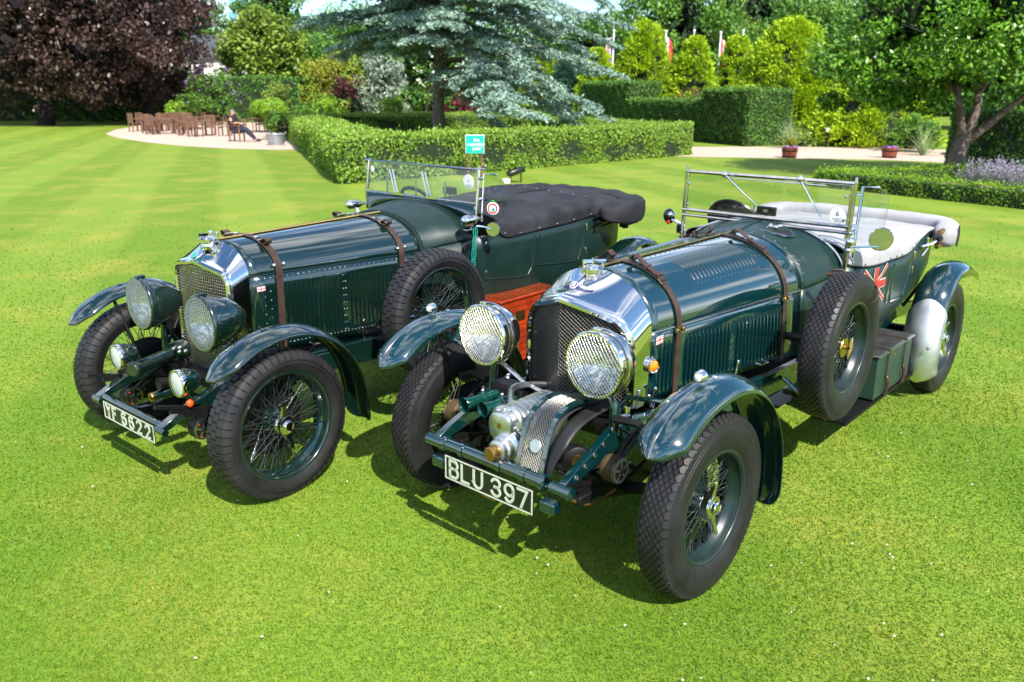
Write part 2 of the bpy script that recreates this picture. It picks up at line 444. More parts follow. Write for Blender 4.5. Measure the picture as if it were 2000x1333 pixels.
def arc_pts(c, rad_, a0, a1, n, plane='xz', y=0):
    return [Vector((c[0]+rad_*math.cos(lerp(a0, a1, i/n)), y, c[1]+rad_*math.sin(lerp(a0, a1, i/n)))) for i in range(n+1)]

def stone_guard(o, rad_, ang, step, mt, car_or_part, name='stone_guard', bulge=.012, r=.0016):
    """wire mesh disc facing +X at o"""
    m = MB(); o = Vector(o)
    for a in (ang, ang+PI/2):
        d = Vector((0, math.cos(a), math.sin(a))); e = Vector((0, -math.sin(a), math.cos(a)))
        k = -int(rad_/step)
        while k*step < rad_:
            q = k*step
            if abs(q) < rad_*.985:
                L = math.sqrt(rad_*rad_-q*q); pts = []
                for i in range(7):
                    s = -L+2*L*i/6; rr2 = (q*q+s*s)/(rad_*rad_)
                    pts.append(o + e*q + d*s + Vector((bulge*(1-rr2), 0, 0)))
                m.tube(pts, r, 4, caps=False)
            k += 1
    return m.build(name, mt, car_or_part, sharp=None, kind='stuff')

def headlight(car, c, rad_, depth, bodymat, rimmat, shape, guard_step=.0135, guard_ang=.75, guardmat=None, yaw=0.0):
    """part 'headlight' = bowl, with rim, lens, reflector, guard as sub-parts; local frame at c facing +X"""
    prof = [(rad_, 0)] + [(rad_*a, -depth*b) for a, b in shape] + [(0, -depth)]
    h = MB().lathe(prof, (0, 0, 0), (1, 0, 0), 40)
    h = h.build('headlight', bodymat, car, sharp=50, loc=c, rot=(0, 0, yaw))
    MB().lathe([(rad_-.006, -.006), (rad_+.004, -.010), (rad_+.009, -.002), (rad_+.008, .008), (rad_+.002, .014), (rad_-.008, .014), (rad_-.011, .008), (rad_-.010, -.004)], (0, 0, 0), (1, 0, 0), 44).build('headlight_rim', rimmat, h, sharp=40)
    q = rad_-.011
    MB().lathe([(0, -.075*rad_/.14), (q*.25, -.070*rad_/.14), (q*.55, -.052*rad_/.14), (q*.8, -.028*rad_/.14), (q*.97, -.004)], (0, 0, 0), (1, 0, 0), 36).build('reflector', M['reflector'], h, sharp=80)
    MB().sph((-.04, 0, 0), .018, 12, 8).build('bulb', M['lens'], h, sharp=80)
    MB().lathe([(q, .001), (q*.75, .007), (q*.4, .011), (0, .013), ], (0, 0, 0), (1, 0, 0), 36).build('lens', M['pane'], h, sharp=80)
    if guardmat: stone_guard((.014, 0, 0), rad_-.003, guard_ang, guard_step, guardmat, h)
    return h

def small_lamp(name, car, c, rad_, depth, bodymat, rimmat, lensmat=None):
    h = MB().lathe([(rad_, 0), (rad_*1.0, -depth*.25), (rad_*.93, -depth*.5), (rad_*.72, -depth*.78), (rad_*.35, -depth*.95), (0, -depth)], (0, 0, 0), (1, 0, 0), 28).build(name, bodymat, car, sharp=60, loc=c)
    MB().lathe([(rad_-.004, -.004), (rad_+.004, -.02), (rad_+.006, -.004), (rad_+.002, .006), (rad_-.006, .006)], (0, 0, 0), (1, 0, 0), 28).build('lamp_rim', rimmat, h, sharp=40)
    MB().lathe([(0, -.04), (rad_*.5, -.030), (rad_*.95, -.002)], (0, 0, 0), (1, 0, 0), 24).build('reflector', M['reflector'], h, sharp=80)
    MB().lathe([(rad_-.004, .002), (rad_*.6, .008), (0, .012)], (0, 0, 0), (1, 0, 0), 24).build('lens', lensmat or M['frost'], h, sharp=80)
    return h

def _arc(cx, cy, rx, ry, a0, a1, n=7): return [(cx+rx*math.cos(R(lerp(a0, a1, i/n))), cy+ry*math.sin(R(lerp(a0, a1, i/n)))) for i in range(n+1)]
GLYPH = {   # strokes in a box 0..1 wide, 0..1 high
 'B': [[(0, 0), (0, 1), (.62, 1)] + _arc(.62, .76, .34, .24, 90, -90) + [(.0, .52)], [(.62, .52)] + _arc(.66, .26, .34, .26, 90, -90) + [(0, 0)]],
 'L': [[(0, 1), (0, 0), (.9, 0)]],
 'U': [[(0, 1), (0, .32)] + _arc(.5, .32, .5, .32, 180, 360, 10) + [(1, 1)]],
 '3': [_arc(.48, .75, .46, .25, 165, -75, 9) + [(.35, .52)], _arc(.48, .26, .50, .26, 85, -165, 10)],
 '9': [_arc(.5, .68, .48, .32, 0, 360, 16), [(.98, .68), (.97, .40)] + _arc(.5, .36, .47, .36, 0, -140, 9)],
 '7': [[(0, 1), (1, 1), (.38, 0)]],
 'Y': [[(0, 1), (.5, .46), (1, 1)], [(.5, .46), (.5, 0)]],
 'F': [[(0, 0), (0, 1), (.9, 1)], [(0, .54), (.72, .54)]],
 '6': [_arc(.5, .31, .48, .31, 0, 360, 16), [(.02, .31), (.03, .62)] + _arc(.5, .66, .47, .34, 180, 45, 8)],
 '2': [_arc(.5, .71, .47, .29, 165, -35, 9) + [(.02, .0), (1, 0)]],
}
def stroke_text(parent, chars, x, gw, gh, stroke, mt, depth=.0022):
    """chars: (character, centre); each letter becomes a raised ribbon facing +X"""
    for ch, yc in chars:
        m = MB()
        for st in GLYPH[ch]:
            P = [Vector((yc-gw/2+a*gw, -gh/2+b*gh, 0)) for a, b in st]; closed = (P[0]-P[-1]).length < 1e-6
            if closed: P = P[:-1]
            n = len(P); top = []; bot = []
            for i in range(n):
                a = P[(i-1) % n] if (closed or i > 0) else None; b = P[(i+1) % n] if (closed or i < n-1) else None
                d1 = (P[i]-a).normalized() if a is not None else (b-P[i]).normalized(); d2 = (b-P[i]).normalized() if b is not None else d1
                n1 = Vector((-d1.y, d1.x, 0)); n2 = Vector((-d2.y, d2.x, 0)); nn = (n1+n2)
                nn = nn.normalized() if nn.length > 1e-4 else n1
                k = stroke/2/max(.45, nn.dot(n1)); q = P[i]
                if not closed and i == 0: q = q-d1*stroke*.5
                if not closed and i == n-1: q = q+d1*stroke*.5
                top.append((x+depth, q.x+nn.x*k, q.y+nn.y*k)); bot.append((x+depth, q.x-nn.x*k, q.y-nn.y*k))
            rows = [[(x, t[1], t[2]), t, b, (x, b[1], b[2])] for t, b in zip(top, bot)]
            m.grid(rows, cv=closed)
        m.build('plate_letter', mt, parent, sharp=30)
def plate(car, c, w, h, chars, gw, gh, stroke, tilt=0.0):
    p = MB().box((0, 0, 0), (.004, w, h)).build('number_plate', M['platebk'], car, loc=c, rot=(0, tilt, 0), bevel=.001)
    b = MB(); t = .0055; x = .0032
    for yy in (-1, 1): b.box((x, yy*(w/2-.004-t/2), 0), (.0025, t, h-.008))
    for zz in (-1, 1): b.box((x, 0, zz*(h/2-.004-t/2)), (.0024, w-.012-2*t, t))
    b.build('plate_border', M['platefg'], p)
    stroke_text(p, chars, .0021, gw, gh, stroke, M['platefg'])
    return p

def body_shell(car, S, mt, name='body'):
    """S: list of (x, half_width, z_top, z_bottom, z_mid_tuck, bottom_half_width) -> side+under surface, open at the top"""
    rows = []
    for (x, w, zt, zb, wb_) in S:
        row = []
        prof = [(1.0, 0.0), (1.005, .15), (1.008, .35), (1.0, .55), (.97, .72), (None, .88), (None, 1.0)]
        L = []
        for f, v in prof:
            z = lerp(zt, zb, v)
            if f is None:
                f2 = .97 if v < .9 else None
                y = lerp(w*.97, wb_, .55) if v < .9 else wb_
            else: y = w*f
            L.append((y, z))
        for y, z in L: row.append(Vector((x, y, z)))
        for y, z in reversed(L): row.append(Vector((x, -y, z)))
        rows.append(row)
    return MB().grid(rows).build(name, mt, car, sharp=55, solid=.006)

def rivets(name, car, pts, mt, r=.0035):
    m = MB()
    for p, n_ in pts: m.dome(p, r, n_, .6, 6)
    return m.build(name, mt, car, sharp=None, kind='stuff')
def studs(car, pts, r=.008, mt=None):
    for p, n_ in pts: MB().dome(p, r, n_, .8, 8).build('stud', mt or M['chrome'], car)

def union_flag(car, o, ux, uy, w, h, name='flag_transfer', wavy=False, fieldmat=None):
    """small flag on a panel: ux, uy in-plane axes; white base, red cross, blue corners"""
    o = Vector(o); ux = Vector(ux).normalized(); uy = Vector(uy).normalized(); n_ = ux.cross(uy)
    if n_.y < 0: n_ = -n_
    def quad(m, pts, d): m.add([o+ux*a*w+uy*b*h+n_*d for a, b in pts], [tuple(range(len(pts)))])
    base = MB(); quad(base, [(-.5, -.5), (.5, -.5), (.5, .5), (-.5, .5)], .0008)
    p = base.build(name, M['white'], car)
    bl = MB()
    for sx in (-1, 1):
        for sy in (-1, 1):
            quad(bl, [(sx*.14, sy*.44), (sx*.14, sy*.30), (sx*.34, sy*.44)], .0016); quad(bl, [(sx*.46, sy*.22), (sx*.26, sy*.22), (sx*.46, sy*.36)], .0016)
    bl.build('flag_blue', M['blue'], p)
    rd = MB(); quad(rd, [(-.5, -.09), (.5, -.09), (.5, .09), (-.5, .09)], .0018); quad(rd, [(-.06, -.5), (.06, -.5), (.06, .5), (-.06, .5)], .0024)
    for sx, sy in ((1, 1), (-1, 1), (1, -1), (-1, -1)): quad(rd, [(sx*.12, sy*.16), (sx*.17, sy*.16), (sx*.5, sy*.5), (sx*.44, sy*.5)], .0030)
    rd.build('flag_red', M['red'], p)
    return p

def shell_rings(B, go, K=10):
    pass
def grille_half(G, K=8):
    """half outline from the bottom corner up and over to the centre: list of (y,z)"""
    hw, zb, zc, yt, zt, zp = G['hw'], G['zb'], G['zc'], G['yt'], G['zt'], G['zp']
    L = [(hw, lerp(zb, zc, i/K)) for i in range(K)]
    for i in range(K):                               # rounded shoulder
        t = i/K; a = (hw, zc); b = (hw, G['zk']); c = (yt, zt)
        L.append(((1-t)**2*a[0]+2*t*(1-t)*b[0]+t*t*c[0], (1-t)**2*a[1]+2*t*(1-t)*b[1]+t*t*c[1]))
    for i in range(K+1):
        t = i/K; L.append((lerp(yt, 0, t), lerp(zt, zp, t) + G.get('arch', 0)*math.sin(t*PI/2)*0))
    return L
def gx(G, y): return lerp(G['xr'], G['xs'], min(1, abs(y)/G['hw'])**G.get('vexp', 1))

def build_radiator(car, G, B, meshmat, step, wr, ang, paint=None):
    H = grille_half(G); K = 8; N = len(H)
    def offs(d):
        out = []
        for i, (y, z) in enumerate(H):
            a = H[max(i-1, 0)]; b = H[min(i+1, N-1)]
            ty, tz = b[0]-a[0], b[1]-a[1]; l = math.hypot(ty, tz)
            ny, nz = tz/l, -ty/l
            if i == N-1: ny, nz = 0, 1
            out.append((max(0, y+ny*d), z+nz*d) if i < N-1 else (0, z+d))
        return out
    rear = []
    for i in range(K): rear.append((bside(B, 0, 1-i/K, 1).y, lerp(G['zb'], bside(B, 0, 0, 1).z, i/K)))
    for i in range(2*K+1):
        t = (PI/2)*(i/(2*K)); p = bsec(B, 0, t, .001); rear.append((p.y, p.z))
    rings = []
    for d, dx in ((0, -.030), (0, -.002), (.007, .007), (.020, .006), (.027, -.006), (.025, -.014), (.032, -.020)):
        rings.append([(gx(G, y)+dx, y2, z2) for (y, z), (y2, z2) in zip(H, offs(d))])
    last = rings[-1]
    for f in (.12, .25, .4, .55, .7, .85, 1.0):
        rings.append([(lerp(a[0], B['x0'], f), lerp(a[1], b[0], min(1, f**.8)), lerp(a[2], b[1], f)) for a, b in zip(last, rear)])
    full = [[Vector(p) for p in r] + [Vector((p[0], -p[1], p[2])) for p in reversed(r[:-1])] for r in rings]
    sh = MB().grid(full).build('radiator_shell', M['chrome'], car, sharp=32)
    # bottom rail
    MB().tube([(gx(G, y)-.008, y, G['zb']) for y in np.linspace(-G['hw'], G['hw'], 13)], .012, 6).build('radiator_rail', M['dark'], sh)
    # core behind the mesh
    Hs = H; left = [(gx(G, y)-.045, y, z) for y, z in Hs]; right = [(gx(G, y)-.045, -y, z) for y, z in Hs]
    MB().grid([left, [(gx(G, 0)-.05, 0, z) for y, z in Hs], right]).build('radiator_core', M['core'], car, sharp=60)
    # woven wire
    m = MB()
    def inside_top(y):
        y = abs(y)
        if y > G['hw']: return None
        for i in range(N-1, 0, -1):
            a, b = H[i], H[i-1]
            if a[0] <= y <= b[0]+1e-9: return lerp(a[1], b[1], (y-a[0])/max(b[0]-a[0], 1e-9))
        return G['zc']
    def clipline(p, d):
        pts = []; s = -1.2
        best = []
        n = 240
        for i in range(n+1):
            q = (p[0]+d[0]*(-.6+1.2*i/n), p[1]+d[1]*(-.6+1.2*i/n))
            if 0 <= abs(q[0]) <= G['hw'] and G['zb'] <= q[1]:
                t = inside_top(q[0])
                if t is not None and q[1] <= t: best.append(q)
        return best
    zmid = (G['zb']+G['zp'])/2
    for a in ang:
        d = (math.cos(a), math.sin(a)); e = (-d[1], d[0])
        k = -int(.6/step)
        while k*step < .6:
            L = clipline((e[0]*k*step, zmid+e[1]*k*step), d)
            if len(L) > 3:
                pts = [L[0]]
                if (L[0][0] < 0) != (L[-1][0] < 0):
                    pts.append(min(L, key=lambda q: abs(q[0])))
                pts.append(L[-1])
                m.tube([(gx(G, y)-.012, y, z) for y, z in pts], wr, 4, caps=False)
            k += 1
    m.build('grille_mesh', meshmat, car, sharp=None, kind='stuff')
    return sh

def filler_cap(car, o, quick=True):
    x, y, z = o
    c = MB().lathe([(.045, -.004), (.046, .006), (.036, .012), (.034, .026), (.040, .030), (.046, .034), (.047, .050), (.043, .054), (.040, .058), (.030, .066), (0, .068)], (x, y, z), (0, 0, 1), 28).build('filler_cap', M['chrome'], car, sharp=35)
    b = MB()
    if quick:
        b.tube([(x+.05, y-.012, z+.03), (x+.055, y-.012, z+.08), (x-.005, y+.002, z+.082), (x-.060, y+.012, z+.070), (x-.062, y+.012, z+.03)], .007, 6)
        b.tube([(x+.055, y-.012, z+.088), (x-.075, y+.016, z+.076)], .007, 6)
        b.cyl((x, y, z+.06), (x, y, z+.095), .006, n=8)
    else:
        b.box((x+.03, y, z+.075), (.055, .02, .012)); b.sph((x-.02, y, z+.082), .013, 10, 6); b.cyl((x-.048, y+.01, z+.03), (x-.048, y+.01, z+.075), .008, n=8); b.sph((x-.048, y+.01, z+.075), .011, 8, 6)
    b.build('cap_lever', M['chrome'], c)
    return c

def chassis_rail(car, pts, s, mt, w=.035, hts=None, name='chassis_rail'):
    P = [Vector((p[0], s*p[1], p[2])) for p in pts]; rows = []
    for i, p in enumerate(P):
        h = pts[i][3]/2
        rows.append([p+Vector((0, -w/2, -h)), p+Vector((0, w/2, -h)), p+Vector((0, w/2, h)), p+Vector((0, -w/2, h))])
    m = MB().grid(rows, cu=True); n = len(rows)
    m.f.append((0, 1, 2, 3)); m.f.append(tuple((n-1)*4+j for j in range(4)))
    return m.build(name, mt, car, sharp=30, bevel=.003)

def friction_damper(car, c, s, r=.055, face=None, bodym=None):
    x, y, z = c
    d = MB()
    prof = [(0, .034), (.012, .034), (.014, .026), (r*.92, .024), (r, .018)]
    for k in range(5): prof += [(r, .014-k*.010), (r-.006, .013-k*.010), (r-.006, .009-k*.010), (r, .008-k*.010)]
    prof += [(r*.9, -.044), (0, -.044)]
    d.lathe([(a, b*s) for a, b in prof], (x, y, z), (0, 1, 0), 26)
    o = d.build('friction_damper', bodym or M['friction'], car)
    st = MB().lathe([(r*.74, s*.0262), (r*.95, s*.0262)], (x, y, z), (0, 1, 0), 28)
    for k in range(5):
        a = 2*PI*k/5+.3
        u = Vector((math.cos(a), 0, math.sin(a))); v = Vector((-math.sin(a), 0, math.cos(a))); q = Vector((x, y+s*.027, z))
        st.add([q+u*.012+v*.006, q+u*r*.9+v*.004, q+u*r*.9-v*.004, q+u*.012-v*.006], [(0, 1, 2, 3)])
    st.build('damper_star', face or M['dampface'], o)
    for k in range(3):
        a = 2*PI*k/3+.9; MB().dome((x+r*.7*math.cos(a), y+s*.027, z+r*.7*math.sin(a)), .0045, (0, s, 0)).build('damper_mark', M['redlens'], o)
    a = MB().tube([(x, y-s*.02, z), (x-.10, y-s*.02, z+.075), (x-.2, y-s*.02, z+.12)], [.016, .012, .010], 8); a.build('damper_arm', M['dark'], o)
    return o

def front_axle(car, y, z, mt):
    m = MB().tube([(0, -y, z), (0, -y+.1, z-.01), (0, -.3, z-.07), (0, .3, z-.07), (0, y-.1, z-.01), (0, y, z)], .028, 8)
    m.build('front_axle', mt, car)
    for s in (1, -1):
        k = MB()
        for j in range(5):
            L = .52-.075*j; k.tube([(-L+.02, s*.36, z+.02-.016*j+.10*(L/.5)**2), (0, s*.36, z-.005-.016*j), (L-.06, s*.36, z+.02-.016*j+.10*(L/.5)**2)], .013, 4)
        k.build('leaf_spring', M['dark'], car)
    MB().tube([(-.16, -.62, z-.04), (-.16, .62, z-.04)], .011, 8).build('track_rod', M['dark'], car)
    for s in (1, -1): MB().cyl((0, s*.5, z-.11), (0, s*.5, z+.10), .022, n=10).build('king_pin', M['dark'], car)

def windscreen_wiper(parent, a, b, rmat):
    m = MB().sph(a, .022, 10, 6); mid = Vector(a).lerp(Vector(b), .55)+Vector((.008, 0, 0))
    m.tube([a, mid, b], [.007, .005, .003], 6)
    return m.build('wiper', rmat, parent)

def bonnet_catch(car, p, n_, up=Vector((0, 0, 1)), name='bonnet_catch'):
    p = Vector(p); n_ = Vector(n_); m = MB()
    m.cyl(p+n_*.008, p+n_*.014+up*.055, .006, n=8); m.sph(p+n_*.018+up*.062, .012, 8, 6, (1, .7, 1)); m.box(p+n_*.006-up*.012, (.026, .010, .030)); m.cyl(p+n_*.012-up*.05, p+n_*.010, .005, n=6)
    return m.build(name, M['chrome'], car)
def bonnet_handle(car, p, n_):
    p = Vector(p); n_ = Vector(n_)
    return MB().tube([p+Vector((.05, 0, .008)), p+Vector((.045, 0, .004))+n_*.022, p+Vector((-.045, 0, -.004))+n_*.022, p+Vector((-.05, 0, -.002))], .0065, 8).build('bonnet_handle', M['chrome'], car)
def strap_buckle(car, p, ux, n_, mt, w=.056):
    p = Vector(p); ux = Vector(ux).normalized(); n_ = Vector(n_).normalized(); v = Vector((1, 0, 0))
    q = [p+v*w/2+ux*.014, p-v*w/2+ux*.014, p-v*w/2-ux*.014, p+v*w/2-ux*.014]
    return MB().tube([k+n_*.010 for k in q], .0028, 5, closed=True).build('buckle', mt, car)

def strap_dressing(B, car, u, mt, bmat, loop_t=1.25):
    """keeper loop, doubled end and buckle on each side of the crown"""
    for sg in (1, -1):
        tt = [loop_t-.40+.11*k for k in range(6)]
        tt = tt if sg > 0 else [PI-a for a in tt]
        pts = []
        for k, t in enumerate(tt):
            lift = (.014, .017, .020, .022, .034, .052)[k]
            pts.append(bsec(B, u, t, lift))
        # loop back down
        p5 = bsec(B, u, tt[-1], .012); p6 = bsec(B, u, tt[-2], .012)
        L = pts + [bsec(B, u, tt[-1]+(.06 if sg > 0 else -.06), .030), p5, p6]
        rows = []
        for i, p in enumerate(L):
            a = L[max(i-1, 0)]; b = L[min(i+1, len(L)-1)]; t = (b-a).normalized(); n_ = Vector((1, 0, 0)).cross(t).normalized(); h = Vector((.020, 0, 0))
            rows.append([p-h-n_*.002, p-h+n_*.002, p+h+n_*.002, p+h-n_*.002])
        MB().grid(rows, cu=True).build('strap_end', mt, car, sharp=40)
        for k in (1, 3):
            p = bsec(B, u, tt[k], .004); q = bsec(B, u, tt[k], .034); n_ = (q-p).normalized(); tg = Vector((1, 0, 0)).cross(n_)
            m = Matrix(((1, tg.x, n_.x), (0, tg.y, n_.y), (0, tg.z, n_.z)))
            MB().box(p+n_*.014, (.048, .016, .026), m).build('strap_keeper', mt, car, bevel=.003)
        p = bsec(B, u, tt[0], .006); q = bsec(B, u, tt[0], .03); n_ = (q-p).normalized(); tg = Vector((1, 0, 0)).cross(n_)
        strap_buckle(car, p, tg, n_, bmat)
# ================================================================= car with number plate BLU 397
c2 = thing('vintage_car', (0.24921, 3.45364, -.010), -2.295933, 'blue-green open vintage racing tourer with polished radiator, exposed supercharger and pale grey hood cover', 'car')
P2 = M['paint2']
B2 = dict(x0=-.20, x1=-1.56, w0=.303, w1=.405, zh0=.985, zh1=.965, zt0=1.230, zt1=1.246, wb0=.300, wb1=.425, zb0=.655, zb1=.600, e=1.0, e2=1.0)
G2 = dict(hw=.272, zb=.665, zc=.90, zk=1.02, yt=.185, zt=1.052, zp=1.118, xr=.072, xs=-.062)
build_bonnet(B2, c2, P2)
build_radiator(c2, G2, B2, M['mesh_dark'], .0125, .0014, (PI/4, -PI/4))
cap = filler_cap(c2, (-.163, 0, 1.186))
# winged B badge on the shell
def shell_pt(y, f):
    a = Vector((gx(G2, y)-.02, y, lerp(G2['zp'], G2['zt'], abs(y)/G2['yt'])+.028)); t = math.acos(min(1, (abs(y)/B2['w0'])**(1/B2['e']))); b = bsec(B2, 0, t if y >= 0 else PI-t); b.y = y
    return a.lerp(b, f)
wing = MB()
for s in (1, -1):
    up = []; lo = []
    for i in range(9):
        y = s*(.018+.068*i/8); up.append(shell_pt(y, .40+.02*math.sin(i/8*PI))+Vector((.003, 0, .004))); lo.append(shell_pt(y, .30-.05*math.sin(min(1, i/5)*PI*.5)+.09*(i/8)**2+(.008 if i % 2 else 0))+Vector((.003, 0, .004)))
    wing.grid([up, lo])
wing.build('radiator_badge_wings', M['chrome'], c2)
feath = MB()
for s in (1, -1):
    for k in range(3):
        feath.tube([shell_pt(s*(.02+.062*i/6), .30-.05*math.sin(min(1, i/4)*PI*.5)+.09*(i/6)**2+.028*k)+Vector((.005, 0, .006)) for i in range(7)], .0011, 4)
feath.build('badge_feathers', M['blue'], c2, kind='stuff')
bc = shell_pt(0, .34); bn = (Vector((.62, 0, .78))).normalized()
MB().lathe([(0, .009), (.015, .009), (.019, .007), (.0195, 0)], bc, bn, 24).build('badge_roundel', M['blue'], c2)
tm = text_mesh('B', .030, M['white'], offset=.0008, extrude=.0006, name='badge_letter'); tm.transform(frame_mat((0, 1, 0), (-.78, 0, .62), bc+bn*.0098)); link('badge_letter', tm, c2)
ring = MB().lathe([(.0165, .0092), (.0185, .0094), (.0195, .0075)], bc, bn, 24).build('badge_ring', M['white'], c2)
# hinge rod, rivets, side louvres, top louvres
MB().tube([bsec(B2, k/10, PI/2, .006) for k in range(11)], .0065, 8).build('bonnet_hinge', M['brass'], c2)
for s in (1, -1): MB().tube([bside(B2, k/10, 0, s, .0015) for k in range(11)], .0030, 6).build('hinge_line', M['steel'], c2)
pts = []
for s in (1, -1):
    for k in range(46):
        u = .01+.98*k/45
        pts.append((bside(B2, u, -.075, s, -.002), Vector((0, s, .18))))
        if k % 2: pts.append((bside(B2, u, .065, s, -.0005), Vector((0, s, 0))))
    for k in range(30):
        u = .02+.96*k/29; t = PI/2-s*.10; pts.append((bsec(B2, u, t, .0015), Vector((0, 0, 1))))
rivets('rivets', c2, pts, P2, .0042)
build_side_louvres(B2, c2, P2, [(.055, .125, 4), (.205, .47, 12), (.53, .86, 14)], .17, .93)
for s in (1, -1):                       # ribs across the top panel
    for k in range(18):
        u = .325+.0245*k; rows = []
        for i in range(13):
            f = i/12; t = lerp(1.36, .60, f); t = t if s > 0 else PI-t
            h = .013*math.sin(PI*f)**.8 if 0 < f < 1 else .0
            p = [bsec(B2, u+d, t, o) for d, o in ((-.0095, -.001), (-.0045, h*.7), (0, h), (.0045, h*.5), (.0075, -.001))]
            rows.append(p)
        MB().grid(rows).build('top_louvre', P2, c2, sharp=70)
for u in (.145, .86):
    strap(B2, c2, u, M['leather']); strap_dressing(B2, c2, u, M['leather'], M['brass'], 1.22)
    for s in (1,):
        p = bside(B2, u, .02, s, .01)
        for d in (-.024, .024): MB().box(p+Vector((d, .004, -.01)), (.018, .016, .022)).build('strap_guide', M['brass'], c2, bevel=.003)
nl = bnormal_side(B2, .1, 1)
union_flag(c2, bside(B2, .045, .125, 1, .002), (-1, 0, 0), (0, 0, 1), .058, .036)
ind = bside(B2, .008, .45, 1, .002)
il = MB().lathe([(.036, 0), (.037, .012), (.031, .022), (.026, .020)], ind, (.25, 1, 0), 28).build('indicator_lamp', M['chrome'], c2)
MB().lathe([(.027, .018), (.016, .025), (0, .028)], ind, (.25, 1, 0), 24).build('indicator_lens', M['amber'], il)
bonnet_catch(c2, bside(B2, .52, .96, 1, .004), nl); bonnet_catch(c2, bside(B2, .02, .97, 1, .004), nl); bonnet_handle(c2, bside(B2, .70, .93, 1, .004), nl)
# ---- chassis
for s in (1, -1):
    chassis_rail(c2, [(.475, .352, .500, .045), (.40, .350, .530, .055), (.28, .348, .565, .070), (.15, .345, .605, .10), (.02, .345, .60, .12), (-.3, .345, .56, .13), (-1.2, .42, .51, .13), (-2.6, .46, .50, .13), (-3.1, .46, .56, .10), (-3.6, .46, .52, .07)], s, P2)
    MB().cyl((.475, s*.305, .497), (.475, s*.405, .497), .026, n=14).build('spring_eye', P2, c2)
    MB().lathe([(.026, 0), (.034, .004), (.034, .022), (.026, .026)], (.49, s*.262, .512), (0, s, 0), 14).build('tube_flange', P2, c2)
    MB().box((.49, s*.31, .42), (.05, .075, .05)).build('lower_bracket', P2, c2, bevel=.008)
    MB().box((.34, s*.37, .43), (.13, .05, .042)).build('shackle_block', M['bronze'] if False else M['dark'], c2, bevel=.006)
    # lightening holes on the dumb iron
    for k in range(5):
        x = .40-.06*k; MB().lathe([(0, .001), (.007, .001), (.010, .003), (.011, 0)], (x, s*.3675, .53+.028*k+(.02 if k == 4 else 0)), (0, s, 0), 10).build('chassis_bolt', M['steel'], c2)
MB().cyl((.49, -.262, .512), (.49, .262, .512), .027, n=16).build('cross_tube', P2, c2)
for yy in (-.17, .05, .18): MB().lathe([(.029, -.011), (.031, -.011), (.031, .011), (.029, .011)], (.49, yy, .512), (0, 1, 0), 16).build('tube_clip', P2, c2)
plate(c2, (.522, 0, .424), .506, .116, [('B', -.196), ('L', -.124), ('U', -.052), ('3', .052), ('9', .124), ('7', .196)], .048, .076, .0115)
MB().box((.521, .01, .362), (.004, .075, .010)).build('plate_maker_tag', M['bronze'], c2)
# sump tray and floor of the engine bay (dark)
MB().box((-.15, 0, .56), (.30, .60, .06)).build('engine_tray', M['dark'], c2)
MB().box((-1.7, 0, .47), (2.9, .74, .05)).build('undertray', M['dark'], c2)
MB().box((-1.25, .44, .40), (.5, .012, .10)).build('side_valance', M['chrome'], c2)
for s in (1, -1): MB().box((-2.3, s*.60, .215), (1.25, .20, .02)).build('running_board', M['dark'], c2)
for x in (-1.75, -2.7): MB().box((x, 0, .30), (.03, 1.2, .03)).build('board_bracket', M['dark'], c2); 
for x in (-1.75, -2.7):
    for s in (1, -1): MB().box((x, s*.46, .37), (.03, .03, .16)).build('bracket_drop', M['dark'], c2)
front_axle(c2, .60, .387, M['dark'])
MB().cyl((-3.3, -.62, .387), (-3.3, .62, .387), .045, n=12).build('rear_axle', M['dark'], c2)
MB().sph((-3.3, 0, .387), .13, 16, 10).build('differential', M['dark'], c2)
# ---- supercharger
sc = MB()
rows = []
for x, k in ((.06, .9), (.09, 1), (.36, 1), (.375, 1.0)):
    rows.append([(x, -.02+.088*k*math.cos(a)*(1 if math.sin(a) > -.2 else 1), .612+.098*k*math.sin(a)) for a in np.linspace(0, 2*PI, 33)[:-1]])
sc.grid(rows, cu=True)
sco = sc.build('supercharger', M['alu'], c2, sharp=40)
for k in range(8):
    x = .10+.032*k
    MB().lathe([(.097, -.005), (.106, -.003), (.106, .003), (.097, .005)], (x, -.02, .613), (1, 0, 0), 30).build('cooling_fin', M['alu'], sco)
def round_case(x0, x1, cy, cz, w, h, n=28):
    rows = []
    for x, k in ((x0, 1), (x1-.012, 1), (x1-.004, .96), (x1, .86)):
        rows.append([(x, cy+w*k*math.copysign(abs(math.cos(a))**.8, math.cos(a)), cz+h*k*math.copysign(abs(math.sin(a))**.8, math.sin(a))) for a in np.linspace(0, 2*PI, n+1)[:-1]])
    m = MB().grid(rows, cu=True); m.f.append(tuple(3*n+j for j in range(n))); return m
round_case(.365, .388, -.022, .622, .092, .102).build('case_flange', M['alu'], sco, sharp=35)
round_case(.386, .428, -.022, .642, .064, .064).build('gear_case', M['alu'], sco, sharp=35)
for k in range(13):
    a = 2*PI*k/13+.2; MB().lathe([(.0085, 0), (.0085, .008), (.005, .010), (.004, .014), (0, .014)], (.388, -.022+.080*math.cos(a), .622+.090*math.sin(a)), (1, 0, 0), 8).build('case_bolt', M['steel'], sco)
MB().box((.4285, -.022, .648), (.002, .020, .024)).build('case_plaque', M['bronze'], sco)
MB().lathe([(.074, 0), (.074, .020), (.066, .030), (.058, .034), (.056, .058), (.048, .066), (.046, .084), (.036, .090), (0, .090)], (.395, .012, .560), (1, 0, 0), 30).build('drive_housing', M['alu'], sco, sharp=32)
MB().hexa([(.40, -.05, .47), (.40, -.02, .57), (.40, .075, .47), (.40, .05, .57), (.47, -.04, .47), (.47, -.02, .57), (.47, .065, .47), (.47, .04, .57)]).build('drive_foot', M['alu'], sco, bevel=.006)
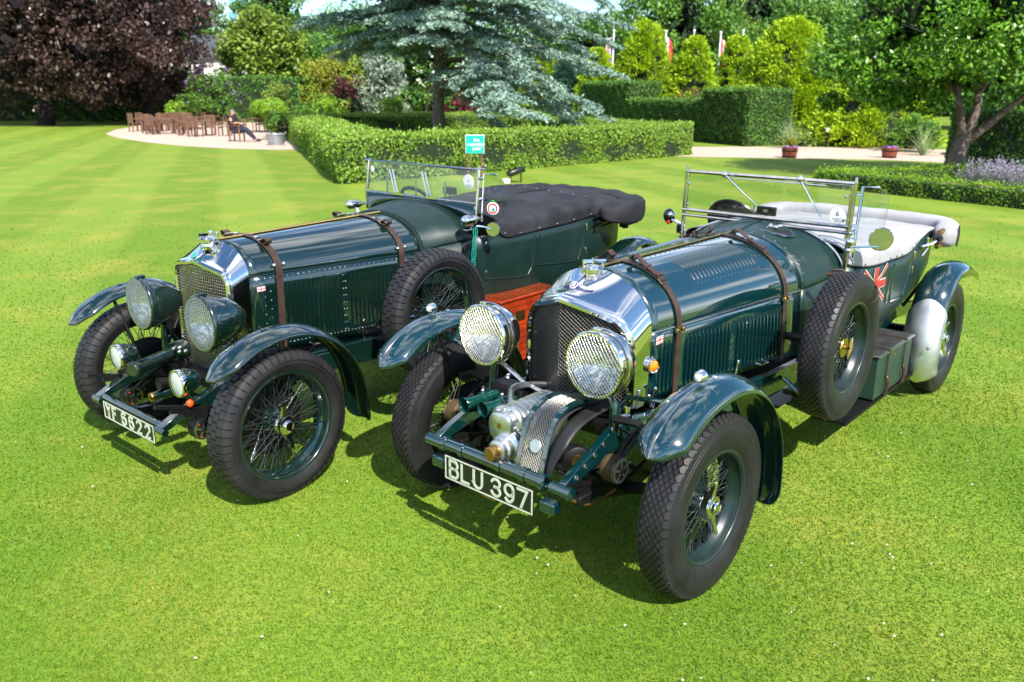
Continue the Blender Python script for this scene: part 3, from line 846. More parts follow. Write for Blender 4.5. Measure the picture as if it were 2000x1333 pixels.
MB().lathe([(.032, 0), (.033, .022), (.031, .040), (.026, .044), (0, .045)], (.482, .012, .560), (1, 0, 0), 24).build('starting_handle_cap', M['bronze'], sco, sharp=35)
# air trumpets (carburettor intakes) on the right of the blower
for yy, zz, x1 in ((-.315, .650, .345), (-.205, .655, .335)):
    t = MB().lathe([(.020, -.21), (.024, -.16), (.024, -.06), (.027, -.03), (.036, .0), (.034, .0), (.025, -.03), (.021, -.06), (.021, -.15)], (x1, yy, zz-.01), (1, -.10, -.04), 22).build('air_trumpet', M['green2'], c2, sharp=50)
    MB().lathe([(.028, -.012), (.031, -.010), (.031, .010), (.028, .012)], (x1-.115, yy+.011, zz-.006), (1, -.10, -.04), 20).build('trumpet_clamp', M['green2'], t)
    MB().sph((x1-.115, yy+.011, zz+.032), .010, 8, 6).build('clamp_bolt', M['steel'], t)
MB().box((.10, -.24, .655), (.10, .19, .09)).build('carburettor', M['dark'], c2, bevel=.012)
# guard with mesh
def guardpath(): return smooth_path([(.480, 0, .515), (.455, 0, .60), (.425, 0, .685), (.375, 0, .742), (.30, 0, .768), (.20, 0, .765), (.10, 0, .745)], 4)
gp = guardpath()
fr = MB()
for yy in (.128, .252):
    rows = [[(p.x+dx, yy+dy, p.z+dz) for dy, dx, dz in ((-.011, 0, 0), (.011, 0, 0), (.011, .004, .014), (-.011, .004, .014))] for p in gp]
    fr.grid(rows, cu=True)
fr.box((.483, .19, .508), (.012, .116, .020))
go_ = fr.build('blower_guard', P2, c2, sharp=40)
gm = MB(); step = .0165
cum = [0]
for a, b in zip(gp[:-1], gp[1:]): cum.append(cum[-1]+(b-a).length)
def gat(s):
    s = min(max(s, 0), cum[-1])
    for i in range(len(cum)-1):
        if s <= cum[i+1]: return gp[i].lerp(gp[i+1], (s-cum[i])/(cum[i+1]-cum[i]))
    return gp[-1]
for k in range(-12, int(cum[-1]/step)+2):
    for sg in (1, -1):
        pts = []
        for i in range(7):
            y = .134+.112*i/6; s = k*step + (.112*i/6 if sg > 0 else .112-.112*i/6)*1.25
            if 0 <= s <= cum[-1]: p = gat(s); pts.append((p.x+.002, y, p.z+.004))
        if len(pts) > 1: gm.tube(pts, .0012, 4, caps=False)
MB().grid([[(p.x-.03, y, p.z-.028) for y in (.130, .19, .250)] for p in gp]).build('guard_shade_sheet', M['core'], go_, solid=.003)  # black sheet added under the mesh to stand for the shade there
gm.build('guard_mesh', M['mesh_mid'], go_, sharp=None, kind='stuff')
MB().lathe([(0, .005), (.026, .005), (.028, .003), (.028, 0)], (.452, .20, .632), (.95, 0, .30), 28).build('guard_medallion', M['alu'], go_)
# dark apron left of the guard, pulley behind it
ap = smooth_path([(.470, 0, .515), (.445, 0, .60), (.405, 0, .665), (.33, 0, .715), (.22, 0, .738), (.06, 0, .745)], 4)
rows = [[(p.x - .00*j, lerp(.262, .325 if i > 8 else .262+.018+.045*(i/8), j/4), p.z-.012*(j/4)**2) for j in range(5)] for i, p in enumerate(ap)]
MB().grid(rows).build('leather_apron', M['rubber'], c2, sharp=60, solid=.004)
MB().lathe([(.0, .02), (.05, .02), (.06, .014), (.06, -.03), (0, -.03)], (.30, .29, .55), (.6, .8, 0), 24).build('magneto', M['dark'], c2)
MB().lathe([(0, .027), (.028, .027), (.030, .022), (.030, .018)], (.30, .29, .55), (.6, .8, 0), 24).build('magneto_cap', M['bronze'], c2)
# steering arms, headlight bar
MB().tube([(.12, -.31, .80), (.12, -.27, .785), (.10, -.16, .715), (.09, -.05, .695), (.06, .0, .69)], .011, 8).build('bent_stay', M['steel'], c2)
MB().tube([(.10, .34, .72), (.10, .40, .795), (.11, .62, .83), (.11, .66, .85)], .011, 8).build('fender_stay', P2, c2)
MB().tube([(.10, -.34, .72), (.10, -.40, .795), (.11, -.62, .83), (.11, -.66, .85)], .011, 8).build('fender_stay', P2, c2)
HS2 = [(1.0, .10), (.985, .28), (.93, .50), (.82, .70), (.62, .87), (.32, .975)]
for s in (1, -1):
    MB().tube([(.12, s*.345, .62), (.12, s*.345, .74), (.13, s*.315, .80)], [.024, .024, .018], 10).build('lamp_post', P2, c2)
    h = headlight(c2, (.225, s*.309, .942), .134, .185, M['chrome'], M['chrome'], HS2, .0140, .62, M['mesh_bright'], 0)
    MB().box((-.01, 0, .146), (.026, .034, .018)).build('rim_catch', M['chrome'], h, bevel=.004)
    MB().lathe([(.140, -.045), (.143, -.045), (.143, -.060), (.139, -.060)], (0, 0, 0), (1, 0, 0), 40).build('rim_band', M['steel'], h)
for s in (1, -1): friction_damper(c2, (.255, s*.455, .545), s, .056)
for s in (1, -1):
    for k in range(3): MB().tube([(.255+.03*k-.02, s*.47, .59), (.14+.01*k, s*.52, .70)], .0025, 5).build('damper_cable', M['dark'], c2)
    MB().tube([(.14, s*.36, .70), (.13, s*.46, .705), (.11, s*.56, .66)], [.02, .016, .02], 8).build('steering_arm', M['dark'], c2)
    MB().lathe([(.0, .0), (.045, .0), (.05, .006), (.05, .02), (.02, .026), (.02, .05)], (.02, s*.308, .66), (0, s, 0), 18).build('rail_bracket', M['chrome'], c2)
# bracket plate low on the shell side
MB().hexa([(-.10, .304, .66), (-.115, .304, .745), (-.16, .304, .66), (-.145, .304, .745), (-.10, .312, .66), (-.115, .312, .745), (-.16, .312, .66), (-.145, .312, .745)]).build('radiator_foot', M['steel'], c2, bevel=.004)
# ---- wings
fw2 = lambda f: .104*min(1, (f/.10)**.55 if f > 0 else .02)*(1 if f < .90 else math.sqrt(max(.02, 1-((f-.90)/.101)**2))) + .004
FP2 = [(.478, .752), (.44, .812), (.36, .872), (.24, .922), (.10, .943), (-.06, .935), (-.20, .890), (-.33, .805), (-.43, .690), (-.495, .555), (-.525, .41), (-.53, .29), (-.515, .20)]
W2 = make_wheel_meshes(.3876, .2374, 'diamond', M['rim2'])
for s in (1, -1):
    f_ = fender('front_wing', c2, FP2, s*.735, fw2, .052, P2)
    pp = []
    for k in range(9):
        x, z = .44-.055*k, .825+.105*math.sin(min(1, (k+.5)/7)*PI/2)
        for dy in (-.035, .045): pp.append((Vector((x, s*.735+dy, z-.012)), Vector((.3, 0, 1))))
    rivets('wing_rivets', f_, pp, P2, .0042)
    sp_ = smooth_path([(p[0], s*.735+.045*0, p[1]+.0035) for p in [(.478, .752), (.44, .812), (.36, .872), (.24, .922), (.13, .942)]], 4)
    MB().tube(sp_, .0022, 4).build('wing_seam', M['steel'], f_)
    MB().tube([(.13, s*.735+k*.02, .943-.052*(abs(k)/5)**2.2) for k in range(-5, 6)], .0022, 4).build('wing_seam', M['steel'], f_)
    sl = MB().lathe([(0, .030), (.016, .028), (.022, .020), (.024, .006), (.026, 0), (.022, -.012), (.010, -.020), (0, -.022)], (.135, s*.735, .976), (1, 0, 0), 20).build('wing_lamp', M['chrome'], c2)
    MB().lathe([(0, .034), (.012, .031), (.017, .026)], (.135, s*.735, .976), (1, 0, 0), 16).build('lamp_lens', M['white'], sl)
    MB().cyl((.128, s*.735, .94), (.128, s*.735, .96), .008, n=8).build('lamp_stem', M['chrome'], sl)
    MB().lathe([(0, .004), (.010, .003), (.012, 0)], (.03, s*.735, .946), (0, 0, 1), 12).build('wing_bolt', M['chrome'], f_)
    for x, z in ((.16, .86), (-.25, .70)): MB().tube([(x*.4, s*.62, .50), (x, s*.66, z)], .010, 6).build('wing_stay', M['dark'], c2)
    place_wheel(W2, c2, (0, s*.7136, .3876), s, -.022)
    brake_drum(c2, (0, s*.7136, .3876), s, M['dark'], .19)
    place_wheel(W2, c2, (-3.30, s*.7136, .3876), s)
    brake_drum(c2, (-3.30, s*.7136, .3876), s, M['dark'], .18)
    # rear wing and its bare metal front skirt
    RP = [(-2.925, .66), (-2.99, .77), (-3.10, .855), (-3.25, .905), (-3.42, .91), (-3.58, .88), (-3.74, .82), (-3.90, .745), (-3.985, .715)]
    fender('rear_wing', c2, RP, s*.715, lambda f: .112*(1 if f < .72 else max(.25, 1-(f-.72)*2.2)), .048, P2)
    SP = [(-2.99, .752), (-2.93, .690), (-2.885, .60), (-2.86, .50), (-2.85, .40), (-2.855, .30), (-2.875, .22), (-2.905, .155)]
    fender('wing_skirt', c2, SP, s*.715, lambda f: .012+.108*(max(0, min(1, f/.22))**.5)*(min(1, (1-f)/.12)**.5 if f < 1 else .05), .050, M['alu_matt'])
    MB().dome((-2.835, s*.78, .42), .012, (.9, s*.3, 0), .6, 10).build('skirt_bolt', M['steel'], c2)
    MB().tube([(-3.15, s*.50, .60), (-3.28, s*.62, .86)], .012, 6).build('rear_wing_stay', M['dark'], c2)
spare = place_wheel(W2, c2, (-1.408, .7016, .7394), 1, spare=True, spin=.03)
MB().lathe([(0, .014), (.050, .012), (.054, .006), (.054, 0)], (-1.408, .715, .739), (0, 1, 0), 28).build('spare_clamp_disc', M['brass'], c2)
m_ = MB().cyl((-1.408, .72, .739), (-1.408, .760, .739), .012, n=10)
m_.tube([(-1.42, .752, .795), (-1.408, .758, .745), (-1.396, .752, .690)], [.006, .011, .006], 8)
m_.build('spare_wing_nut', M['brass'], c2)
MB().cyl((-1.408, .40, .739), (-1.408, .72, .739), .022, n=10).build('spare_carrier', M['dark'], c2)
MB().tube([(-1.34, .45, .52), (-1.36, .70, .345)], .014, 8).build('spare_rest', P2, c2)
# strap round the spare
sp_pts = []
for a in np.linspace(0, 2*PI, 25)[:-1]:
    sp_pts.append((.095*math.cos(a), .080*math.sin(a)))
q0 = Vector((-1.408-.27*.62, .7016, .739+.27*.79)); dirr = Vector((-.62, 0, .79))
rows = []
for cs, sn in sp_pts:
    p = q0 + dirr*(.045+sn*1.0) + Vector((0, cs, 0)); tg = Vector((-.79, 0, -.62))
    rows.append([p-tg*.011, p+tg*.011])
MB().grid(rows, cv=True).build('spare_strap', M['leather'], c2, sharp=60, solid=.004)
ks = MB()
ks.tube([(-1.56, .53, 1.075), (-1.60, .60, 1.085), (-1.62, .66, 1.07), (-1.60, .72, 1.045)], [.010, .012, .012, .010], 6); ks.tube([(-1.56, .53, 1.075), (-1.57, .56, 1.10), (-1.585, .60, 1.105), (-1.60, .62, 1.09)], .006, 5)
ks.build('strap_knot', M['leather'], c2)
# ---- scuttle
rows = []
S2 = [(-1.555, .405, .968, 1.243), (-1.60, .412, .968, 1.248), (-1.70, .44, .985, 1.262), (-1.80, .475, 1.01, 1.272), (-1.87, .505, 1.035, 1.278)]
for x, w, zh, zt in S2:
    rows.append([Vector((x, math.copysign(abs(math.cos(t))**1.0*w, math.cos(t)), zh+(zt-zh)*math.sin(t))) for t in np.linspace(0, PI, 41)])
MB().grid(rows).build('scuttle', M['fabric2'], c2, sharp=60, solid=.004)
MB().tube([Vector((-1.872, math.copysign(abs(math.cos(t))**1.0*.506, math.cos(t)), 1.035+(.246)*math.sin(t))) for t in np.linspace(0.02, PI-.02, 41)], .009, 6).build('scuttle_bead', M['steel'], c2)
MB().tube([Vector((-1.562, math.copysign(abs(math.cos(t))**1.0*.407, math.cos(t)), .968+(.277)*math.sin(t))) for t in np.linspace(0.02, PI-.02, 41)], .0055, 6).build('bonnet_rest_bead', P2, c2)
for s in (1, -1):
    rows = []
    for x, w, zh, zt in S2:
        f = (x+1.555)/(-.315); rows.append([Vector((x, s*lerp(w, lerp(.425, .50, f), v), lerp(zh, .56, v))) for v in (0, .25, .5, .75, 1)])
    MB().grid(rows).build('scuttle_side', M['fabric2'], c2, sharp=60, solid=.004)
rv = []
for k in range(15):
    t = .3+k*(PI-.6)/14; rv.append((Vector((-1.59, math.copysign(abs(math.cos(t))**1.0*.411, math.cos(t)), .97+(.279)*math.sin(t))), Vector((0, math.cos(t), math.sin(t)))))
rivets('scuttle_studs', c2, rv, M['chrome'], .0048)
MB().tube([(-1.57, .0, 1.250), (-1.72, .0, 1.269), (-1.86, .0, 1.283)], .005, 6).build('scuttle_seam', P2, c2)
# oval well with filler in the scuttle top
wl = MB(); wc = Vector((-1.735, .135, 1.246)); 
ring = lambda a_, b_, dz: [wc+Vector((b_*math.sin(a), a_*math.cos(a), dz-.50*(wc.y+a_*math.cos(a))**2+.50*wc.y**2+.10*-(b_*math.sin(a)))) for a in np.linspace(0, 2*PI, 33)[:-1]]
wl.grid([ring(.128, .088, .004), ring(.124, .084, .009), ring(.106, .066, .009), ring(.102, .062, .004)], cu=True)
wo_ = wl.build('scuttle_well_rim', P2, c2)
wd = MB().grid([ring(.104, .064, .0075), ring(.03, .02, .0070)], cu=True); wd.build('scuttle_well', M['core'], wo_)
wf = MB().sph(wc+Vector((.0, -.02, .022)), .016, 10, 6); wf.sph(wc+Vector((.01, .02, .020)), .013, 10, 6); wf.tube([wc+Vector((0, -.04, .012)), wc+Vector((-.02, .04, .028))], .007, 6)
wf.build('well_filler', M['chrome'], wo_)
rivets('well_studs', wo_, [(wc+Vector((.076*math.sin(a), .116*math.cos(a), .010-.50*(wc.y+.116*math.cos(a))**2+.50*wc.y**2-.0076*math.sin(a))), Vector((0, 0, 1))) for a in np.linspace(0, 2*PI, 9)[:-1]], M['chrome'], .0045)
# ---- body
body_shell(c2, [(-1.87, .506, 1.06, .52, .46), (-2.0, .545, 1.06, .52, .48), (-2.3, .575, 1.04, .52, .50), (-2.7, .585, 1.03, .53, .50), (-2.95, .583, 1.06, .56, .47), (-3.2, .575, 1.11, .62, .43), (-3.40, .55, 1.10, .68, .38), (-3.52, .50, 1.08, .76, .33), (-3.56, .40, 1.06, .84, .28)], M['fabric2'])
MB().add([(-3.555, -.40, 1.05), (-3.555, .40, 1.05), (-3.555, .27, .84), (-3.555, -.27, .84)], [(0, 1, 2, 3)]).build('body_tail', M['fabric2'], c2, solid=.004)
def body_y(x):
    return np.interp(-x, [1.87, 2.0, 2.3, 2.7, 2.95, 3.2], [.506, .545, .575, .585, .583, .575])*1.006
# door shut lines (raised beads)
for pts in ([(-2.465, .995), (-2.455, .86), (-2.45, .78), (-2.47, .765)], [(-2.53, 1.0), (-2.52, .88), (-2.53, .775), (-2.56, .758), (-2.74, .755), (-2.79, .775), (-2.84, .90), (-2.85, 1.0)]):
    MB().tube([(x, body_y(x)+.002, z) for x, z in [(p.x, p.z) for p in smooth_path([(a, 0, b) for a, b in pts], 3)]], .006, 6).build('door_moulding', P2, c2)
for x, z in ((-2.90, 1.005), (-2.905, .905)): MB().box((x, body_y(x)+.004, z), (.020, .014, .052)).build('door_hinge', M['brass'], c2, bevel=.003)
# big painted flag on the body side, most of it behind the spare
def bq(m, pts, d): m.add([(x, body_y(x)+d, z) for x, z in pts], [tuple(range(len(pts)))])
fl = MB(); F0, F1, Z0, Z1 = -2.08, -2.40, .80, 1.015; fc = ((F0+F1)/2, (Z0+Z1)/2)
def fl_ray(m, a, b, w, d):
    ax = Vector((b[0]-a[0], b[1]-a[1])); n_ = Vector((-ax.y, ax.x)).normalized()*w
    for k in range(4):
        p = Vector(a).lerp(Vector(b), k/4); q = Vector(a).lerp(Vector(b), (k+1)/4); bq(m, [(p.x+n_.x, p.y+n_.y), (q.x+n_.x, q.y+n_.y), (q.x-n_.x, q.y-n_.y), (p.x-n_.x, p.y-n_.y)], d)
wr_ = MB(); rr_ = MB()
for x, z in ((F0, Z0), (F0, Z1), (F1, Z0), (F1, Z1)): fl_ray(wr_, fc, (x, z), .015, .0045); fl_ray(rr_, fc, (x, z), .008, .0062)
fl_ray(wr_, (fc[0], Z0), (fc[0], Z1), .028, .0052); fl_ray(wr_, (F0, fc[1]), (F1, fc[1]), .028, .0048)
fl_ray(rr_, (fc[0], Z0), (fc[0], Z1), .022, .0075); fl_ray(rr_, (F0, fc[1]), (F1, fc[1]), .022, .0070)
ff = wr_.build('painted_flag', M['faded_white'], c2, sharp=60); rr_.build('painted_flag_red', M['faded_red'], ff, sharp=60)
# ---- tonneau cover
rows = []
edge = [(-1.86, 1.085), (-1.95, 1.062), (-2.06, 1.045), (-2.2, 1.035), (-2.45, 1.035), (-2.6, 1.032), (-2.75, 1.036), (-2.85, 1.052), (-2.95, 1.085), (-3.05, 1.105), (-3.2, 1.125), (-3.35, 1.12)]
E_ = smooth_path([(a, 0, b) for a, b in edge], 5)
for p in E_:
    x = p.x; yb = body_y(x)+.006; row = []
    top = np.interp(-x, [1.86, 2.2, 2.8, 3.35], [1.215, 1.205, 1.165, 1.15])
    sag = .012*noise.noise(Vector((x*3, 0, 0)))
    for a in np.linspace(-1, 1, 49):
        s = abs(a)
        if s > .88: y = yb; z = lerp(lerp(top, p.z, .8)-.0, p.z, (s-.88)/.12); y = yb
        else:
            y = yb*math.sin(s/.88*PI/2)**.95; z = lerp(p.z, top, .2) + (top-lerp(p.z, top, .2))*math.cos(s/.88*PI/2)**.5
        z += (.008*noise.noise(Vector((x*4.2, a*3.5, 1.0)))-.016*max(0, .25-abs(noise.noise(Vector((x*2.6+a*1.5, a*2.2, 5.0))))))*(1 if s < .85 else 0)
        row.append(Vector((x, math.copysign(y, a), z)))
    rows.append(row)
MB().grid(rows).build('tonneau_cover', M['tonneau2'], c2, sharp=80, solid=.005)
for s in (1, -1): MB().tube([(p.x, s*(body_y(p.x)+.008), p.z) for p in E_], .0045, 5).build('tonneau_piping', M['cloth_edge'], c2)
studs(c2, [((x, body_y(x)+.010, np.interp(-x, [-a for a, b in edge], [b for a, b in edge])+.016), (0, 1, 0)) for x in (-1.93, -2.06, -2.42, -2.53, -2.62, -2.83, -2.90)], .0085)
# folded hood in its bag
rows = []
path = smooth_path([(-3.22, .655, 1.085), (-3.36, .655, 1.10), (-3.48, .60, 1.115), (-3.53, .45, 1.122), (-3.545, .2, 1.125), (-3.545, 0, 1.125)], 4)
path = path + [Vector((p.x, -p.y, p.z)) for p in reversed(path[:-1])]
for i, p in enumerate(path):
    t = (path[min(i+1, len(path)-1)]-path[max(i-1, 0)]).normalized(); n_ = Vector((0, 0, 1)).cross(t).normalized(); f = i/(len(path)-1)
    e_ = min(1, (min(f, 1-f)/.05)**.5) if 0 < f < 1 else .45
    wv = 1+.10*noise.noise(Vector((p.x*4, p.y*5, 3)))
    row = []
    for a in np.linspace(0, 2*PI, 17)[:-1]:
        cx, cz = math.cos(a), math.sin(a)
        row.append(p + n_*.075*e_*wv*math.copysign(abs(cx)**.7, cx) + Vector((0, 0, .078*e_*wv*math.copysign(abs(cz)**.7, cz) + .006*noise.noise(Vector((p.y*9, a, 0))))))
    rows.append(row)
hb = MB().grid(rows, cu=True); n_r = len(rows)
hb.f.append(tuple(range(16))); hb.f.append(tuple((n_r-1)*16+j for j in range(16)))
hb.build('hood_bag', M['tonneau2'], c2, sharp=70)
for s in (1, -1):
    MB().tube([(-3.30, s*.738, 1.03), (-3.305, s*.742, 1.10), (-3.31, s*.735, 1.165)], .006, 5).build('hood_piping', M['cloth_edge'], c2)
    for dz in (-.045, 0, .045): MB().tube([(-3.245, s*.655, 1.085+dz), (-3.165, s*.65, 1.08+dz*1.1)], [.020, .014], 8).build('hood_bow_end', M['bronze'] if dz else M['dark'], c2)
    MB().tube([(-3.00, s*.60, 1.05), (-3.10, s*.635, 1.06), (-3.22, s*.65, 1.085)], .010, 6).build('hood_iron', M['chrome'], c2)
    MB().tube([(-3.06, s*.62, 1.10), (-3.08, s*.62, 1.03), (-3.05, s*.60, .98)], .008, 6).build('hood_iron', M['chrome'], c2)
# ---- windscreen
ws = MB()
for s in (1, -1):
    ws.tube([(-1.845, s*.520, 1.03), (-1.848, s*.520, 1.24), (-1.858, s*.521, 1.535)], .0125, 8); ws.cyl((-1.858, s*.521, 1.53), (-1.860, s*.521, 1.565), .009, .006, 8)
    ws.tube([(-1.842, s*.508, 1.225), (-1.855, s*.508, 1.53)], .008, 6)
ws.tube([(-1.857, -.52, 1.530), (-1.857, .52, 1.530)], .0115, 8); ws.tube([(-1.838, -.52, 1.295), (-1.838, .52, 1.295)], .0125, 8); ws.tube([(-1.836, -.52, 1.262), (-1.836, .52, 1.262)], .0105, 8)
wso = ws.build('windscreen_frame', M['frame_metal'], c2)
MB().hexa([(-1.842, -.505, 1.30), (-1.857, -.505, 1.525), (-1.842, .505, 1.30), (-1.857, .505, 1.525), (-1.838, -.505, 1.30), (-1.853, -.505, 1.525), (-1.838, .505, 1.30), (-1.853, .505, 1.525)]).build('windscreen_glass', M['pane'], wso, sharp=10)
MB().tube([(-1.856, -.26, 1.508), (-1.856, .36, 1.508)], .0035, 6).build('wiper_link', M['chrome'], wso)
windscreen_wiper(wso, (-1.84, -.255, 1.530), (-1.825, -.02, 1.365), M['chrome']); windscreen_wiper(wso, (-1.84, .215, 1.535), (-1.825, .365, 1.335), M['chrome'])
for s in (1, -1):
    for z in (1.33, 1.46): MB().lathe([(.010, 0), (.010, .012), (.005, .016), (0, .016)], (-1.838, s*.490, z), (1, 0, 0), 10).build('frame_screw', M['chrome'], wso)
stk = MB().lathe([(0, 0.0012), (.044, .0012), (.0445, 0)], (-1.836, .450, 1.352), (1, 0, -.02), 32).build('entry_sticker', M['white'], wso)
tm = text_mesh('6', .042, M['blue'], offset=.0, extrude=.0003, name='sticker_number'); tm.transform(frame_mat((0, 1, 0), (0, 0, 1), (-1.8342, .450, 1.362))); link('sticker_number', tm, stk)
lm = MB()
for k in range(5): lm.box((-1.8345, .450, 1.338-.0055*k), (.0006, .055-.008*k, .0016))
lm.build('sticker_lines', mat('grey_print', (.35, .36, .42), .6), stk)
# side wind deflector (left) : L-bar and curved glass
wd2 = MB().tube([(-1.875, .548, 1.12), (-1.885, .552, 1.515), (-1.93, .625, 1.512)], .008, 6); wd2.cyl((-1.86, .521, 1.47), (-1.882, .55, 1.47), .009, n=8); wd2.cyl((-1.86, .521, 1.30), (-1.882, .55, 1.30), .009, n=8)
wdo = wd2.build('deflector_frame', M['chrome'], wso)
gpts = [(-1.885, .552, 1.17), (-1.885, .552, 1.508), (-1.93, .625, 1.508), (-1.955, .662, 1.48), (-1.962, .672, 1.40), (-1.955, .665, 1.28), (-1.935, .635, 1.18)]
gd = MB(); gd.add(gpts, [tuple(range(7))]); gd.build('deflector_glass', M['pane'], wdo, solid=.004, sharp=10)
MB().tube(smooth_path(gpts[2:], 4), .0022, 4).build('deflector_edge', M['steel'], wdo)
# mirrors and lamps on the posts
def round_mirror(car, c, r, n_, arm, facemat, backmat, nm='mirror'):
    n_ = Vector(n_).normalized()
    m = MB().lathe([(0, -.016), (r*.7, -.013), (r, -.003), (r, .003)], c, n_, 28).build(nm, backmat, car)
    MB().lathe([(0, .004), (r*.96, .004), (r, .002)], c, n_, 28).build('mirror_face', facemat, m)
    MB().lathe([(r-.001, -.003), (r+.003, 0), (r-.001, .005)], c, n_, 28).build('mirror_rim', M['chrome'], m)
    MB().tube(arm, .006, 6).build('mirror_arm', M['chrome'], m); return m
round_mirror(c2, (-1.925, .672, 1.235), .063, (1, .62, -.03), [(-1.85, .53, 1.185), (-1.88, .60, 1.19), (-1.915, .665, 1.195)], M['smoked'], M['chrome'])
pl_ = MB().sph((-1.838, .538, 1.215), .026, 14, 10); pl_.cyl((-1.85, .525, 1.16), (-1.84, .538, 1.20), .010, n=8); pl_.sph((-1.846, .53, 1.165), .018, 10, 8)
pl_.build('post_lamp', M['chrome'], c2)
wn = MB().tube([(-1.84, .54, 1.27), (-1.825, .56, 1.29), (-1.82, .565, 1.26)], .007, 6); wn.sph((-1.84, .535, 1.262), .015, 8, 6); wn.build('pivot_wing_nut', M['chrome'], c2)
ml = MB().lathe([(0, .030), (.030, .024), (.045, .010), (.048, 0), (.045, -.006), (0, -.008)], (-1.90, -.655, 1.232), (1, -.25, 0), 24).build('post_lamp', M['black'], c2)
MB().lathe([(.046, .004), (.050, 0), (.046, -.006)], (-1.90, -.655, 1.232), (1, -.25, 0), 24).build('post_lamp_rim', M['chrome'], ml)
MB().sph((-1.868, -.628, 1.245), .020, 12, 8).build('post_lamp_lens', M['chrome'], ml); MB().dome((-1.872, -.645, 1.196), .016, (1, -.2, 0), .5, 10).build('post_lamp_marker', M['redlens'], ml)
MB().tube([(-1.85, -.525, 1.19), (-1.875, -.58, 1.205), (-1.89, -.64, 1.215)], .010, 6).build('post_lamp_arm', M['chrome'], ml)
MB().box((-1.848, -.535, 1.17), (.014, .06, .07)).build('post_gusset', M['chrome'], c2, bevel=.008)
# steering wheel under a black cloth cover; rear-view mirror box
stw = MB().lathe([(.0, .03), (.08, .028), (.165, .012), (.182, .0), (.165, -.014), (.0, -.02)], (-2.22, -.355, 1.180), (-.86, 0, .51), 36).build('steering_wheel', M['cloth_edge'], c2, sharp=60)
MB().lathe([(.170, -.012), (.190, -.006), (.193, .004), (.184, .014), (.170, .012)], (-2.22, -.355, 1.180), (-.86, 0, .51), 36).build('steering_wheel_rim', M['black'], stw)
MB().box((-2.10, -.085, 1.300), (.028, .125, .055)).build('rear_view_mirror', M['dark'], c2, bevel=.006)
MB().box((-2.085, -.085, 1.302), (.003, .030, .016)).build('mirror_emblem', M['chrome'], c2)
MB().cyl((-2.10, -.085, 1.19), (-2.10, -.085, 1.28), .008, n=8).build('mirror_stalk', M['dark'], c2)
# ---- strapped case on the running board
case = thing('strapped_case', (0, 0, 0), 0, 'dark green case with black lid, strapped on the running board between spare and rear wheel', 'case') if False else None
bx = (-2.435, .598, .372)
bo = MB().box(bx, (.640, .200, .270)).build('battery_box', M['canvas'], c2, bevel=.006)
MB().box((bx[0], bx[1], .513), (.650, .210, .020)).build('box_lid', M['caselid'], bo, bevel=.005)
MB().tube([(bx[0]-.327, bx[1]+.107, .513), (bx[0]+.327, bx[1]+.107, .513), (bx[0]+.327, bx[1]-.107, .513)], .005, 6).build('lid_edge', M['steel'], bo)
for dx in (-.16, .16):
    x = bx[0]+dx; st = MB()
    st.box((x, bx[1], .526), (.022, .216, .004)); st.box((x, bx[1]+.110, .435), (.022, .004, .185)); st.tube([(x, bx[1]+.112, .36), (x+.006, bx[1]+.125, .32), (x-.004, bx[1]+.12, .27), (x, bx[1]+.115, .235)], [.010, .013, .011, .012], 6)
    st.build('box_strap', M['leather'], bo)
    MB().box((x, bx[1]+.116, .345), (.028, .008, .024)).build('box_buckle', M['brass'], bo, bevel=.003)
MB().box((bx[0]+.03, bx[1]+.1015, .465), (.035, .003, .014)).build('box_plate', M['brass'], bo)

for pts_, r_c, m_c in (([(.20, -.30, .60), (.16, -.36, .64), (.06, -.40, .62), (-.06, -.36, .60)], .009, 'black'), ([(.26, -.10, .55), (.20, -.20, .53), (.10, -.27, .56), (.0, -.29, .60)], .012, 'dark'), ([(.36, .24, .50), (.26, .30, .47), (.12, .33, .50), (.0, .34, .55)], .010, 'black'),
                       ([(.12, .36, .66), (.06, .43, .60), (.02, .52, .50), (.0, .60, .44)], .006, 'black'), ([(.12, -.36, .66), (.06, -.43, .60), (.02, -.52, .50), (.0, -.60, .44)], .006, 'black'), ([(.30, -.07, .71), (.22, -.13, .735), (.10, -.13, .72), (.0, -.10, .70)], .014, 'alu'), ([(.42, .36, .44), (.34, .40, .40), (.2, .42, .42)], .007, 'bronze')):
    MB().tube(smooth_path(pts_, 4), r_c, 7).build('pipe', M[m_c], c2)
# ================================================================= car with number plate YF 6622
c1 = thing('vintage_car', (-1.71045, 4.23842, -.010), -2.261934, 'dark green open vintage tourer with black hood cloth, green headlamps and red wooden running-board box', 'car')
P1 = M['paint1']
B1 = dict(x0=-.165, x1=-1.33, w0=.278, w1=.372, zh0=1.045, zh1=1.030, zt0=1.205, zt1=1.240, wb0=.268, wb1=.385, zb0=.600, zb1=.575, e=.92, e2=1.0)
G1 = dict(hw=.247, zb=.49, zc=.995, zk=1.055, yt=.195, zt=1.060, zp=1.096, xr=-.018, xs=-.045, vexp=1.6)
build_bonnet(B1, c1, P1)
build_radiator(c1, G1, B1, M['mesh_bright'], .0165, .0026, (0, PI/2))
filler_cap(c1, (-.112, 0, 1.172), False)
bc = Vector((-.028, 0, 1.142)); bn = Vector((.75, 0, .66)).normalized()
MB().lathe([(0, .006), (.016, .006), (.020, .004), (.021, 0)], bc, bn, 20).build('radiator_badge', M['teal'], c1)
MB().lathe([(.019, .005), (.022, .006), (.023, 0)], bc, bn, 20).build('badge_ring', M['chrome'], c1)
MB().tube([bsec(B1, k/10, PI/2, .006) for k in range(11)], .0065, 8).build('bonnet_hinge', M['brass'], c1)
pts = []
